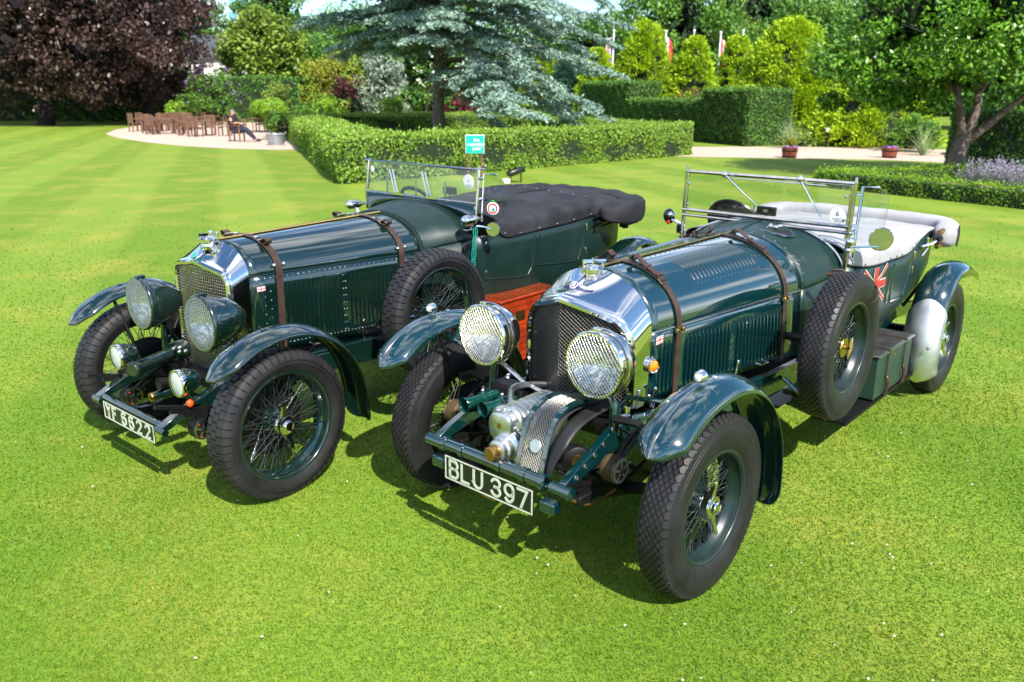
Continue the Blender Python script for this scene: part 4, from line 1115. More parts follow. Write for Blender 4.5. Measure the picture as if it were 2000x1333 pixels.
for s in (1, -1):
    MB().tube([bside(B1, k/10, 0, s, .001) for k in range(11)], .0028, 6).build('hinge_line', P1, c1)
    for k in range(34):
        u = .02+.96*k/33; pts.append((bside(B1, u, -.05, s, -.004), Vector((0, s, .3)))); pts.append((bside(B1, u, .05, s, -.0005), Vector((0, s, 0))))
    for k in range(7): pts.append((bside(B1, .075, .17+.11*k, s, -.0005), Vector((0, s, 0)))); pts.append((bside(B1, .105, .22+.11*k, s, -.0005), Vector((0, s, 0))))
    for k in range(9):
        for du in (.50, .515): pts.append((bside(B1, du, .15+.09*k, s, -.0005), Vector((0, s, 0))))
    for k in range(40): pts.append((bside(B1, .17+.8*k/39, .90, s, -.0005), Vector((0, s, 0))))
rivets('rivets', c1, pts, M['steel'], .0032)
build_side_louvres(B1, c1, P1, [(.19, .47, 12), (.545, .90, 15)], .15, .86, hw=.0085, hh=.0085)
for u in (.150, .865):
    strap(B1, c1, u, M['leather'])
    for s in (1, -1):
        # metal rectangle and short loop of leather near the crown
        t = PI/2-s*.55
        p = bsec(B1, u, t, .006); q = bsec(B1, u, t, .03); n_ = (q-p).normalized(); tg = Vector((1, 0, 0)).cross(n_)
        strap_buckle(c1, p, tg, n_, M['chrome'], .058)
        L = [bsec(B1, u, t+s*.10, .012), bsec(B1, u, t+s*.03, .016), bsec(B1, u, t-s*.04, .040), bsec(B1, u, t-s*.09, .052), bsec(B1, u, t-s*.14, .044), bsec(B1, u, t-s*.13, .020), bsec(B1, u, t-s*.02, .010)]
        L = smooth_path(L, 3); rows = []
        for i, pp in enumerate(L):
            tg = (L[min(i+1, len(L)-1)]-L[max(i-1, 0)]).normalized(); nn = Vector((1, 0, 0)).cross(tg).normalized(); h = Vector((.020, 0, 0))
            rows.append([pp-h-nn*.002, pp-h+nn*.002, pp+h+nn*.002, pp+h-nn*.002])
        MB().grid(rows, cu=True).build('strap_loop', M['leather'], c1, sharp=40)
        MB().box(bsec(B1, u, PI/2-s*.30, .010), (.022, .03, .012)).build('strap_clip', M['chrome'], c1, bevel=.003)
    p = bside(B1, u, -.10, 1, .006)
    for d in (-.030, .030): MB().sph(p+Vector((d, .0, 0)), .012, 10, 6).build('strap_stud', M['chrome'], c1)
nl = bnormal_side(B1, .1, 1)
union_flag(c1, bside(B1, .055, .17, 1, .002), (-1, 0, 0), (0, 0, 1), .050, .026)
bonnet_catch(c1, bside(B1, .60, .93, 1, .004), nl); bonnet_catch(c1, bside(B1, .14, .97, 1, .004), nl); bonnet_catch(c1, bside(B1, .72, 1.02, 1, .004), nl); bonnet_handle(c1, bside(B1, .33, .97, 1, .004), nl); bonnet_handle(c1, bside(B1, .88, .86, 1, .004), nl)
# ---- chassis
for s in (1, -1):
    chassis_rail(c1, [(.435, .335, .378, .035), (.36, .335, .412, .045), (.25, .335, .452, .055), (.12, .335, .492, .075), (-.05, .335, .51, .11), (-.3, .34, .51, .13), (-1.2, .40, .50, .14), (-2.6, .46, .50, .13), (-3.1, .46, .56, .10), (-3.6, .46, .52, .07)], s, P1, w=.05)
    rivets('chassis_rivets', c1, [(Vector((.40-.045*k, s*.335+d, .415+.0195*k)), Vector((-.3, 0, 1))) for k in range(7) for d in (-.016, .016)], M['steel'], .0045)
    MB().cyl((.43, s*.295, .372), (.43, s*.380, .372), .018, n=12).build('spring_eye', P1, c1)
    MB().box((-.75, s*.36, .535), (1.2, .05, .04)).build('chassis_ledge', P1, c1, bevel=.006)
    MB().box((-2.3, s*.60, .215), (1.35, .22, .022)).build('running_board', M['dark'], c1)
    for x in (-1.75, -2.8):
        MB().box((x, s*.46, .34), (.03, .03, .26)).build('board_bracket', M['dark'], c1); MB().box((x, s*.53, .24), (.03, .16, .03)).build('bracket_arm', M['dark'], c1)
MB().tube([(.405, -.335, .385), (.405, .335, .385)], .022, 10).build('cross_tube', P1, c1)
plate(c1, (.432, .0, .335), .545, .100, [('Y', -.218), ('F', -.148), ('6', -.046), ('6', .034), ('2', .118), ('2', .206)], .044, .066, .0135)
MB().box((-.15, 0, .47), (.40, .58, .05)).build('engine_tray', M['dark'], c1)
MB().box((-1.7, 0, .46), (2.9, .74, .05)).build('undertray', M['dark'], c1)
front_axle(c1, .60, .384, M['dark'])
MB().cyl((-3.3, -.62, .384), (-3.3, .62, .384), .045, n=12).build('rear_axle', M['dark'], c1)
MB().sph((-3.3, 0, .384), .13, 16, 10).build('differential', M['dark'], c1)
# ---- lamps
HS1 = [(1.02, .06), (1.0, .15), (.94, .32), (.83, .52), (.66, .72), (.42, .89), (.2, .97)]
for s in (1, -1):
    h = headlight(c1, (.145, s*.312, .858), .140, .245, P1, P1, HS1, .0140, .30, M['mesh_bright'], 0)
    MB().box((-.012, 0, .149), (.05, .030, .016)).build('rim_catch', P1, h, bevel=.004)
    MB().tube([(.02, s*.34, .52), (.02, s*.335, .66), (.03, s*.312, .72)], [.022, .022, .016], 8).build('lamp_post', P1, c1)
    small_lamp('driving_lamp', c1, (.312, s*.322, .586), .068, .125, P1, M['chrome'])
    MB().tube([(.25, s*.322, .53), (.24, s*.335, .46)], .012, 6).build('driving_lamp_stem', P1, c1)
fi = MB().sph((.285, .375, .487), .018, 14, 8, (1, 1, 1.15)).build('indicator_lamp', M['orange'], c1); MB().cyl((.235, .37, .485), (.268, .374, .487), .016, n=10).build('indicator_base', P1, fi)
# intake canister, horns
ca = MB().lathe([(.0, .330), (.032, .330), (.040, .322), (.041, .300), (.038, .296), (.036, .28), (.036, .02), (.030, 0), (0, 0)], (.045, -.235, .560), (.32, .155, .012), 24).build('intake_canister', P1, c1)
MB().lathe([(.0395, .31), (.044, .312), (.044, .324), (.0395, .326)], (.045, -.235, .560), (.32, .155, .012), 24).build('canister_band', M['black'], ca)
MB().lathe([(0, .02), (.05, .02), (.056, .01), (.056, -.06), (0, -.07)], (.03, -.215, .575), (1, .3, 0), 20).build('intake_elbow', P1, c1)
MB().lathe([(.0, .0), (.022, .01), (.024, .10), (.030, .14), (.0335, .16), (.030, .158), (.0, .15)], (.12, .06, .505), (1, -.02, .05), 20).build('horn', M['dark'], c1)
hn = MB().lathe([(0, .0), (.030, .0), (.032, .10), (.026, .13), (.024, .16)], (.14, .03, .455), (1, .0, -.08), 20).build('horn', P1, c1)
MB().lathe([(.0245, .158), (.027, .17), (.025, .178), (0, .182)], (.14, .03, .455), (1, .0, -.08), 20).build('horn_mouth', M['brass'], hn)
for k in range(5): MB().sph((.06+.02*(k % 2), -.16+.03*k, .615+.006*(k % 3)), .012, 8, 6).build('intake_fitting', M['chrome'], c1)
DF = mat('chrome_damper_face', (.75, .74, .70), .2, 1)
friction_damper(c1, (.235, .365, .335), 1, .056, DF, M['black'])
friction_damper(c1, (.285, -.255, .372), 1, .054, DF, M['black'])
# ---- wings
FP1 = [(.376, .706), (.325, .770), (.25, .822), (.15, .865), (.03, .888), (-.10, .885), (-.22, .848), (-.33, .780), (-.42, .685), (-.48, .570), (-.515, .44), (-.528, .33), (-.53, .255)]
W1 = make_wheel_meshes(.384, .2741, 'bar', P1)
fw1 = lambda f: .100*min(1, (f/.12)**.5 if f > 0 else .03)*(1 if f < .93 else math.sqrt(max(.05, 1-((f-.93)/.074)**2))) + .003
for s in (1, -1):
    f_ = fender('front_wing', c1, FP1, s*.725, fw1, .040, P1)
    MB().lathe([(0, .004), (.014, .003), (.016, 0)], (.06, s*.725, .889), (0, 0, 1), 12).build('wing_bolt', P1, f_)
    rivets('wing_rivets', f_, [(Vector((.30-.05*k, s*.725+d, .79+.10*math.sin(min(1, (k+1)/6)*PI/2))), Vector((.3, 0, 1))) for k in range(6) for d in (-.05, .06)], P1, .004)
    for x, z in ((.14, .83), (-.28, .72)): MB().tube([(x*.4, s*.60, .48), (x, s*.66, z)], .010, 6).build('wing_stay', M['dark'], c1)
    place_wheel(W1, c1, (0, s*.7136, .384), s, .059)
    brake_drum(c1, (0, s*.7136, .384), s, M['dark'], .18)
    place_wheel(W1, c1, (-3.30, s*.7136, .384), s)
    brake_drum(c1, (-3.30, s*.7136, .384), s, M['dark'], .18)
    RP = [(-2.80, .30), (-2.82, .50), (-2.89, .69), (-3.0, .82), (-3.14, .90), (-3.30, .925), (-3.46, .905), (-3.60, .845), (-3.70, .76), (-3.76, .66)]
    fender('rear_wing', c1, RP, s*.72, lambda f: .110, .042, P1)
place_wheel(W1, c1, (-1.155, .672, .724), 1, spare=True)
MB().cyl((-1.155, .38, .724), (-1.155, .70, .724), .022, n=10).build('spare_carrier', M['dark'], c1)
MB().lathe([(0, .01), (.05, .01), (.05, 0)], (-1.155, .69, .724), (0, 1, 0), 20).build('spare_clamp_disc', M['dark'], c1)
# ---- scuttle, body
S1 = [(-1.325, .372, 1.030, 1.240), (-1.36, .380, 1.032, 1.250), (-1.46, .425, 1.055, 1.268), (-1.58, .475, 1.07, 1.285), (-1.66, .505, 1.08, 1.292)]
rows = []
for x, w, zh, zt in S1:
    rows.append([Vector((x, math.copysign(abs(math.cos(t))**.92*w, math.cos(t)), zh+(zt-zh)*math.sin(t))) for t in np.linspace(0, PI, 41)])
MB().grid(rows).build('scuttle', M['fabric1'], c1, sharp=60, solid=.004)
MB().tube([Vector((-1.345, math.copysign(abs(math.cos(t))**.92*.379, math.cos(t)), 1.030+(.220)*math.sin(t))) for t in np.linspace(0.02, PI-.02, 41)], .009, 6).build('bonnet_rest_bead', M['fabric1'], c1)
for s in (1, -1):
    rows = []
    for x, w, zh, zt in S1:
        f = (x+1.325)/(-.335); rows.append([Vector((x, s*lerp(w, lerp(.385, .50, f), v), lerp(zh, .55, v))) for v in (0, .25, .5, .75, 1)])
    MB().grid(rows).build('scuttle_side', M['fabric1'], c1, sharp=60, solid=.004)
body_shell(c1, [(-1.66, .506, 1.10, .50, .46), (-1.85, .535, 1.10, .50, .48), (-2.2, .555, 1.10, .51, .50), (-2.7, .565, 1.12, .53, .50), (-3.0, .562, 1.13, .56, .47), (-3.2, .552, 1.13, .62, .43), (-3.36, .525, 1.11, .68, .38), (-3.46, .46, 1.09, .76, .33), (-3.49, .36, 1.06, .84, .28)], M['fabric1'])
MB().add([(-3.488, -.36, 1.05), (-3.488, .36, 1.05), (-3.488, .27, .84), (-3.488, -.27, .84)], [(0, 1, 2, 3)]).build('body_tail', M['fabric1'], c1, solid=.004)
def body_y1(x): return np.interp(-x, [1.66, 1.85, 2.2, 2.7, 3.0, 3.2], [.506, .535, .555, .565, .562, .552])*1.006
for pts in ([(-1.775, 1.10), (-1.775, .82), (-1.79, .805), (-2.13, .775), (-2.19, .80), (-2.22, .86), (-2.24, 1.05)], [(-2.30, 1.05), (-2.29, .86), (-2.31, .83), (-2.70, .80), (-2.77, .83), (-2.82, .95), (-2.83, 1.06)]):
    MB().tube([(p.x, body_y1(p.x)+.002, p.z) for p in smooth_path([(a, 0, b) for a, b in pts], 3)], .0055, 6).build('door_moulding', M['fabric1'], c1)
for x, zz in ((-1.765, (1.035, .84)), (-2.85, (1.04, .86))):
    for z in zz: MB().box((x, body_y1(x)+.006, z), (.016, .016, .050)).build('door_hinge', M['chrome'], c1, bevel=.003)
# tonneau
edge = [(-1.84, 1.145), (-1.90, 1.088), (-1.97, 1.062), (-2.06, 1.064), (-2.3, 1.078), (-2.6, 1.088), (-2.85, 1.105), (-3.0, 1.118), (-3.12, 1.128), (-3.30, 1.13)]
E_ = smooth_path([(a, 0, b) for a, b in edge], 5); rows = []
for p in E_:
    x = p.x; yb = body_y1(x)+.007; row = []
    top = np.interp(-x, [1.84, 2.1, 2.5, 3.0, 3.30], [1.225, 1.225, 1.235, 1.255, 1.25])
    for a in np.linspace(-1, 1, 53):
        s = abs(a)
        if s > .88: y = yb; z = lerp(lerp(top, p.z, .72), p.z, (s-.88)/.12)
        else:
            y = yb*math.sin(s/.88*PI/2)**.95; b_ = lerp(p.z, top, .28); z = b_ + (top-b_)*math.cos(s/.88*PI/2)**.45
        z += (.020*noise.noise(Vector((x*3.0, a*2.6, 1.0)))*.6+.006*noise.noise(Vector((x*7, a*6, 4.0)))-.030*max(0, .22-abs(noise.noise(Vector((x*2.4+a*2.0, a*1.8-x, 9.0))))))*(1 if s < .85 else 0)
        row.append(Vector((x, math.copysign(y, a), z)))
    rows.append(row)
MB().grid(rows).build('tonneau_cover', M['tonneau1'], c1, sharp=80, solid=.005)
for yy in (.02, .20):                    # lapped seams with a zip
    MB().tube([(x, yy+.02*math.sin(x*3), np.interp(-x, [1.84, 2.1, 2.5, 3.0, 3.30], [1.225, 1.225, 1.235, 1.255, 1.25])+.004-.16*yy*yy+.020*noise.noise(Vector((x*3.0, yy*3.0, 1.0)))) for x in np.linspace(-1.88, -2.5 if yy > .1 else -3.1, 14)], .006, 5).build('tonneau_seam', M['tonneau1'], c1)
studs(c1, [((x, body_y1(x)+.011, np.interp(-x, [-a for a, b in edge], [b for a, b in edge])+.018), (0, 1, 0)) for x in (-1.93, -2.08, -2.28, -2.48, -2.68, -2.90)] + [((-3.05+.0*k, .42-.12*k, 1.235+.006*k), (0, 0, 1)) for k in range(7)], .0085)
rows = []
path = smooth_path([(-3.0, .60, 1.12), (-3.12, .66, 1.125), (-3.28, .670, 1.128), (-3.42, .61, 1.135), (-3.48, .42, 1.150), (-3.50, .2, 1.160), (-3.50, 0, 1.165)], 4)
path = path + [Vector((p.x, -p.y, p.z)) for p in reversed(path[:-1])]
for i, p in enumerate(path):
    t = (path[min(i+1, len(path)-1)]-path[max(i-1, 0)]).normalized(); n_ = Vector((0, 0, 1)).cross(t).normalized(); f = i/(len(path)-1)
    e_ = min(1, .35+(min(f, 1-f)/.10)**.8*.65); wv = 1+.10*noise.noise(Vector((p.x*5, p.y*4, 7)))
    row = []
    for a in np.linspace(0, 2*PI, 17)[:-1]:
        cx, cz = math.cos(a), math.sin(a)
        row.append(p + n_*.098*e_*wv*math.copysign(abs(cx)**.34, cx) * (1 + .10*noise.noise(Vector((p.y*14, p.x*14, a*2.2)))) + Vector((0, 0, .086*e_*wv*math.copysign(abs(cz)**.34, cz) + .016*noise.noise(Vector((p.y*11, p.x*11, a*1.5))))))
    rows.append(row)
hb = MB().grid(rows, cu=True); n_r = len(rows)
hb.f.append(tuple(range(16))); hb.f.append(tuple((n_r-1)*16+j for j in range(16)))
hb.build('hood_bag', M['tonneau1'], c1, sharp=70)
for s in (1, -1):
    for dz in (-.04, .0, .04): MB().tube([(-3.14, s*.60, 1.075+dz), (-2.93, s*.595, 1.06+dz*1.2)], .011, 6).build('hood_iron', M['black'], c1)
    MB().tube([(-3.30, s*.58, 1.0), (-3.34, s*.63, .99), (-3.36, s*.58, .98)], .012, 6).build('hood_bracket', M['dark'], c1)
# ---- windscreen
ws = MB()
for s in (1, -1):
    ws.tube([(-1.672, s*.530, 1.19), (-1.678, s*.530, 1.30), (-1.707, s*.524, 1.525)], .011, 8)
    ws.tube([(-1.707, s*.50, 1.528), (-1.712, s*.575, 1.528)], .008, 6); ws.sph((-1.712, s*.572, 1.545), .009, 8, 6)
ws.tube([(-1.707, -.524, 1.523), (-1.707, .524, 1.523)], .0085, 8); ws.tube([(-1.676, -.53, 1.312), (-1.676, .53, 1.312)], .0085, 8)
wso = ws.build('windscreen_frame', M['frame_metal'], c1)
MB().hexa([(-1.680, -.518, 1.315), (-1.709, -.518, 1.518), (-1.680, .518, 1.315), (-1.709, .518, 1.518), (-1.676, -.518, 1.315), (-1.705, -.518, 1.518), (-1.676, .518, 1.315), (-1.705, .518, 1.518)]).build('windscreen_glass', M['pane'], wso, sharp=10)
rows = []
for t in np.linspace(0.12, PI-.12, 31):
    y = math.copysign(abs(math.cos(t))**.92*.500, math.cos(t)); zs = 1.078+.212*math.sin(t); rows.append([(-1.660, y, zs), (-1.672, lerp(y, math.copysign(min(abs(y)*1.05, .524), y), 1), 1.306)])
MB().grid(rows).build('screen_valance', P1, c1, sharp=60, solid=.005)
for s0, yy in ((1, -.22), (1, .10)):
    wp = MB().box((-1.668, yy+.03, 1.318), (.012, .10, .014)); wp.tube([(-1.665, yy, 1.325), (-1.69, yy-.075, 1.478)], .0055, 6); wp.tube([(-1.665, yy+.025, 1.325), (-1.69, yy-.045, 1.478)], .0055, 6)
    wp.build('wiper', M['chrome'], wso)
# cockpit bits seen through the glass: small inner screens, mirror
for yy in (-.30, .28):
    MB().box((-1.80, yy, 1.335), (.006, .30, .15)).build('aero_screen', M['pane'], c1)
    MB().tube([(-1.80, yy-.15, 1.25), (-1.80, yy-.15, 1.415)], .007, 6).build('aero_screen_post', M['steel'], c1)
    MB().tube([(-1.80, yy+.15, 1.25), (-1.80, yy+.15, 1.415)], .007, 6).build('aero_screen_post', M['steel'], c1)
stw = MB().lathe([(.165, -.010), (.185, -.006), (.188, .004), (.180, .012), (.165, .010)], (-2.02, -.33, 1.19), (-.8, 0, .6), 36).build('steering_wheel', M['dark'], c1)
for k in range(4):
    a = PI/4+PI/2*k; u = Vector((.6, 0, .8)); v = Vector((0, 1, 0)); MB().tube([Vector((-2.02, -.33, 1.19)), Vector((-2.02, -.33, 1.19))+(u*math.sin(a)+v*math.cos(a))*.17], .008, 6).build('steering_spoke', M['steel'], stw)
MB().box((-1.95, .03, 1.335), (.02, .12, .05)).build('rear_view_mirror', M['dark'], c1, bevel=.006); MB().cyl((-1.95, .03, 1.20), (-1.95, .03, 1.315), .007, n=8).build('mirror_stalk', M['steel'], c1)
stk = MB().lathe([(0, 0.0012), (.046, .0012), (.0465, 0)], (-1.687, .452, 1.445), (1, 0, -.13), 32).build('entry_sticker', M['white'], wso)
tm = text_mesh('7', .040, M['blue'], offset=.0, extrude=.0003, name='sticker_number'); tm.transform(frame_mat((0, 1, 0), (0, 0, 1), (-1.6848, .452, 1.453))); link('sticker_number', tm, stk)
lm = MB()
for k in range(4): lm.box((-1.6838+.0008*k, .452, 1.424-.0055*k), (.0006, .055-.009*k, .0016))
lm.build('sticker_lines', M['blue'], stk)
MB().lathe([(0, .0012), (.020, .0012), (.0205, 0)], (-1.690, -.475, 1.47), (1, 0, -.13), 20).build('round_pass', M['white'], wso)
# deflectors both sides
for s in (1, -1):
    d = MB().tube([(-1.70, s*.552, 1.20), (-1.72, s*.556, 1.50), (-1.76, s*.63, 1.495)], .007, 6)
    for z in (1.34, 1.47): d.cyl((-1.69, s*.53, z), (-1.712, s*.555, z), .010, n=8)
    dfo = d.build('deflector_frame', M['chrome'] if s > 0 else M['steel'], wso)
    gpts = [(-1.705, s*.553, 1.19), (-1.72, s*.556, 1.495), (-1.76, s*.63, 1.49), (-1.785, s*.67, 1.44), (-1.79, s*.685, 1.33), (-1.78, s*.665, 1.22), (-1.75, s*.62, 1.17)]
    MB().add(gpts, [tuple(range(7))]).build('deflector_glass', M['pane'], dfo, solid=.004, sharp=10)
    MB().tube(smooth_path(gpts[2:], 4), .0022, 4).build('deflector_edge', M['pane'], dfo)
# enamel badge on the left deflector
bp = Vector((-1.735, .615, 1.285)); bn = Vector((1, .45, 0)).normalized()
bd = MB().lathe([(0, .004), (.036, .004), (.037, 0)], bp, bn, 36).build('round_badge', M['white'], c1)
MB().lathe([(.023, .005), (.033, .005)], bp, bn, 36).build('badge_red_ring', M['red'], bd)
MB().lathe([(0, .0055), (.011, .0055)], bp+Vector((0, .006, -.006)), bn, 16).build('badge_green_dot', M['teal'], bd)
sc_ = MB()
for k in range(22):
    a = 2*PI*k/22; u = Vector((0, 0, 1)); v = bn.cross(u).normalized(); sc_.sph(bp+(u*math.sin(a)+v*math.cos(a))*.037, .0045, 6, 4)
sc_.build('badge_beads', M['white'], bd); MB().box(bp+Vector((0, 0, .046)), (.008, .022, .012)).build('badge_leaf', mat('badge_green', (.05, .35, .03), .4), bd)
# torpedo side lamps on the scuttle
for s in (1, -1):
    tl = MB().lathe([(0, .042), (.020, .038), (.030, .028), (.034, .012), (.035, 0), (.033, -.03), (.026, -.065), (.014, -.10), (.004, -.125), (0, -.127)], (-1.555, s*.560, 1.222), (1, s*.02, 0), 24).build('side_lamp', M['chrome'], c1)
    MB().lathe([(0, .046), (.016, .042), (.026, .034)], (-1.555, s*.560, 1.222), (1, s*.02, 0), 20).build('side_lamp_lens', M['reflector'], tl)
    MB().tube([(-1.60, s*.56, 1.19), (-1.61, s*.55, 1.165), (-1.62, s*.52, 1.155)], .012, 8).build('side_lamp_stem', M['chrome'], tl)
    MB().box((-1.575, s*.545, 1.160), (.06, .04, .010)).build('side_lamp_bracket', M['chrome'], tl, bevel=.003)
def rmirror(c, r, n_, arm):
    n_ = Vector(n_).normalized(); m = MB().lathe([(0, -.03), (r*.6, -.025), (r*.95, -.008), (r, 0)], c, n_, 28).build('mirror', M['chrome'], c1)
    MB().lathe([(0, .003), (r*.96, .003), (r, .001)], c, n_, 28).build('mirror_face', M['smoked'], m); MB().tube(arm, .006, 6).build('mirror_arm', M['chrome'], m)
rmirror((-1.72, .630, 1.155), .045, (.9, .5, .05), [(-1.66, .54, 1.175), (-1.69, .58, 1.17), (-1.71, .625, 1.158)])
bdm = MB()
for k in range(3):
    x0 = -1.635-.012*k
    for i in range(30): bdm.sph((x0+.003*math.sin(i*.9+k), .542+.004*k-.03*(i/30), 1.165-.0105*i), .0048, 5, 4)
bdm.build('bead_string', M['teal'], c1, kind='stuff')
MB().box((-1.60, .515, 1.045), (.05, .012, .05)).build('lamp_shadow_patch', M['black'], c1, bevel=.01); MB().cyl((-1.60, .52, .97), (-1.60, .52, 1.02), .010, n=8).build('lamp_shadow_stem', M['black'], c1)  # black solids standing in for the side lamp's shadow on the scuttle
# ---- varnished wooden box with brass strips on the running board
wb_c = (-2.02, .605, .455)
wbx = MB().box(wb_c, (.60, .19, .44)).build('wooden_box', M['wood'], c1, bevel=.006)
MB().box((wb_c[0], wb_c[1], .683), (.63, .21, .018)).build('box_lid', M['wood'], wbx, bevel=.004)
for k in range(6): MB().box((wb_c[0], wb_c[1]-.085+.034*k, .694), (.60, .009, .006)).build('brass_strip', M['brass'], wbx)
MB().box((wb_c[0]+.10, wb_c[1]+.0965, .56), (.10, .004, .07)).build('box_plaque', M['bronze'], wbx)
for k in range(9): MB().box((wb_c[0], wb_c[1]+.0955, .27+.045*k), (.59, .002, .0022)).build('box_groove', M['black'], wbx)
# ================================================================= garden
RNG = np.random.default_rng(7)
def at(px, py, D):
    """point seen at a pixel of the 2000 px wide picture, D metres in front"""
    d = _f + _r2*((px-1000)/FPX) - _u2*((py-666.5)/FPX)
    return Vector((0, 0, CAMH)) + d*(D/d.y)
def gnd(px, py):
    d = _f + _r2*((px-1000)/FPX) - _u2*((py-666.5)/FPX)
    p = Vector((0, 0, CAMH)) + d*(-CAMH/d.z); return p
def gx_at(px, D): return at(px, 300, D).x

def leafmat(name, dark, light, trans=.25, rough=.5, mid=None):
    m = bpy.data.materials.new(name); m.use_nodes = True; t = m.node_tree; b = t.nodes['Principled BSDF']; o = t.nodes['Material Output']
    at_ = t.nodes.new('ShaderNodeAttribute'); at_.attribute_name = 'tone'
    r = t.nodes.new('ShaderNodeValToRGB'); r.color_ramp.elements[0].color = (*dark, 1); r.color_ramp.elements[1].color = (*light, 1)
    r.color_ramp.elements[0].position = .05; r.color_ramp.elements[1].position = .95
    if mid: e = r.color_ramp.elements.new(.8); e.color = (*mid, 1)
    b.inputs['Roughness'].default_value = rough; b.inputs['Specular IOR Level'].default_value = .35
    tl = t.nodes.new('ShaderNodeBsdfTranslucent'); mx_ = t.nodes.new('ShaderNodeMixShader'); mx_.inputs[0].default_value = trans
    t.links.new(at_.outputs['Fac'], r.inputs[0]); t.links.new(r.outputs[0], b.inputs['Base Color']); t.links.new(r.outputs[0], tl.inputs[0])
    t.links.new(b.outputs[0], mx_.inputs[1]); t.links.new(tl.outputs[0], mx_.inputs[2]); t.links.new(mx_.outputs[0], o.inputs[0])
    return m
LM = {
 'cedar': leafmat('cedar_needles', (.055, .120, .095), (.36, .50, .40), .12, .6),
 'beech': leafmat('copper_beech_leaves', (.018, .010, .009), (.135, .080, .068), .14, .33),
 'green': leafmat('mid_green_leaves', (.045, .13, .014), (.17, .33, .040), .25),
 'dark': leafmat('dark_green_leaves', (.034, .100, .016), (.13, .28, .042), .22),
 'olive': leafmat('olive_leaves', (.085, .15, .016), (.26, .36, .045), .25),
 'lime': leafmat('lime_leaves', (.11, .24, .012), (.30, .46, .035), .3),
 'gold': leafmat('golden_conifer_sprays', (.12, .245, .005), (.52, .68, .018), .25, .6),
 'yellow': leafmat('yellow_green_leaves', (.16, .20, .012), (.45, .42, .040), .3),
 'purple': leafmat('plum_leaves', (.022, .004, .010), (.12, .018, .035), .2),
 'redmaple': leafmat('red_maple_leaves', (.045, .006, .010), (.22, .025, .035), .25),
 'silver': leafmat('silver_leaves', (.16, .21, .15), (.42, .48, .38), .2),
 'hedge': leafmat('clipped_hedge_leaves', (.080, .170, .014), (.30, .45, .055), .2, .55),
 'yew': leafmat('clipped_dark_hedge_leaves', (.030, .100, .014), (.14, .28, .034), .15, .5),
 'box': leafmat('box_hedge_leaves', (.06, .16, .008), (.28, .46, .025), .2, .5),
 'cherry': leafmat('fresh_green_leaves', (.018, .075, .006), (.16, .34, .020), .16, .36),
 'blue': leafmat('blue_conifer_leaves', (.02, .07, .045), (.06, .16, .10), .1),
 'catmint': leafmat('grey_lilac_spikes', (.09, .14, .08), (.34, .30, .38), .2),
 'redfl': leafmat('red_green_leaves', (.05, .13, .02), (.60, .06, .05), .2, .5, (.22, .20, .03)),
 'lilac': leafmat('lilac_flowers', (.30, .16, .50), (.60, .42, .80), .2),
 'white': leafmat('white_pink_flowers', (.65, .45, .48), (.85, .80, .80), .2),
}
M['bark'] = mat('grey_brown_bark', (.045, .036, .028), .85, col2=(.16, .13, .10), vscale=9, bump=.6, bscale=18)
M['bark2'] = mat('ringed_cherry_bark', (.055, .038, .030), .7, col2=(.20, .15, .12), vscale=7, bump=.5, bscale=22)
M['inner'] = mat('inner_shade_dark', (.010, .022, .006), .9, var=.4, vscale=8)  # near-black fill, the shade inside foliage painted as colour

INNER = {'beech': mat('copper_shade_dark', (.008, .005, .006), .9)}  # same painted shade for the copper crowns
def leaf_obj(name, P, T, Nn, S, m, parent=None, aspect=.45, tone=None, kind=None):
    """P,T,Nn: arrays (n,3) position, long axis, normal; S sizes -> rhombic leaves"""
    n = len(P); T = T/np.maximum(np.linalg.norm(T, axis=1, keepdims=True), 1e-6)
    Bn = np.cross(Nn, T); Bn /= np.maximum(np.linalg.norm(Bn, axis=1, keepdims=True), 1e-6)
    S = np.broadcast_to(S, (n,))[:, None]
    V = np.empty((n, 4, 3)); V[:, 0] = P - T*S*.5; V[:, 1] = P + Bn*S*aspect*.5 + T*S*.08; V[:, 2] = P + T*S*.5; V[:, 3] = P - Bn*S*aspect*.5 + T*S*.08
    me = bpy.data.meshes.new(name)
    me.vertices.add(4*n); me.vertices.foreach_set('co', V.ravel().astype(np.float32))
    me.loops.add(4*n); me.loops.foreach_set('vertex_index', np.arange(4*n, dtype=np.int32))
    me.polygons.add(n); me.polygons.foreach_set('loop_start', np.arange(0, 4*n, 4, dtype=np.int32)); me.polygons.foreach_set('loop_total', np.full(n, 4, dtype=np.int32))
    me.update(calc_edges=True)
    if tone is None: tone = RNG.random(n)
    a = me.attributes.new('tone', 'FLOAT', 'POINT'); a.data.foreach_set('value', np.repeat(np.clip(tone, 0, 1), 4).astype(np.float32))
    me.materials.append(m)
    o = link(name, me, parent)
    if kind: o['kind'] = kind
    return o
def rdir(n):
    v = RNG.normal(size=(n, 3)); return v/np.linalg.norm(v, axis=1, keepdims=True)

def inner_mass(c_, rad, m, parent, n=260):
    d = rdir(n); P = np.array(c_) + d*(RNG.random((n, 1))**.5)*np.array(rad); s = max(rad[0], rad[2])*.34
    leaf_obj('inner_shade_fill', P, rdir(n), rdir(n)+np.array([0, -.6, 0]), s*(.6+.8*RNG.random(n)), m, parent, .8, kind='stuff')  # big dark cards filling the crown, its inner shade put into their colour
def limb_mesh(paths, m, name, parent):
    b = MB()
    for pts, r0, r1 in paths:
        P = smooth_path(pts, 3); k = len(P); b.tube(P, [lerp(r0, r1, i/(k-1)) for i in range(k)], 9)
    return b.build(name, m, parent, sharp=60)

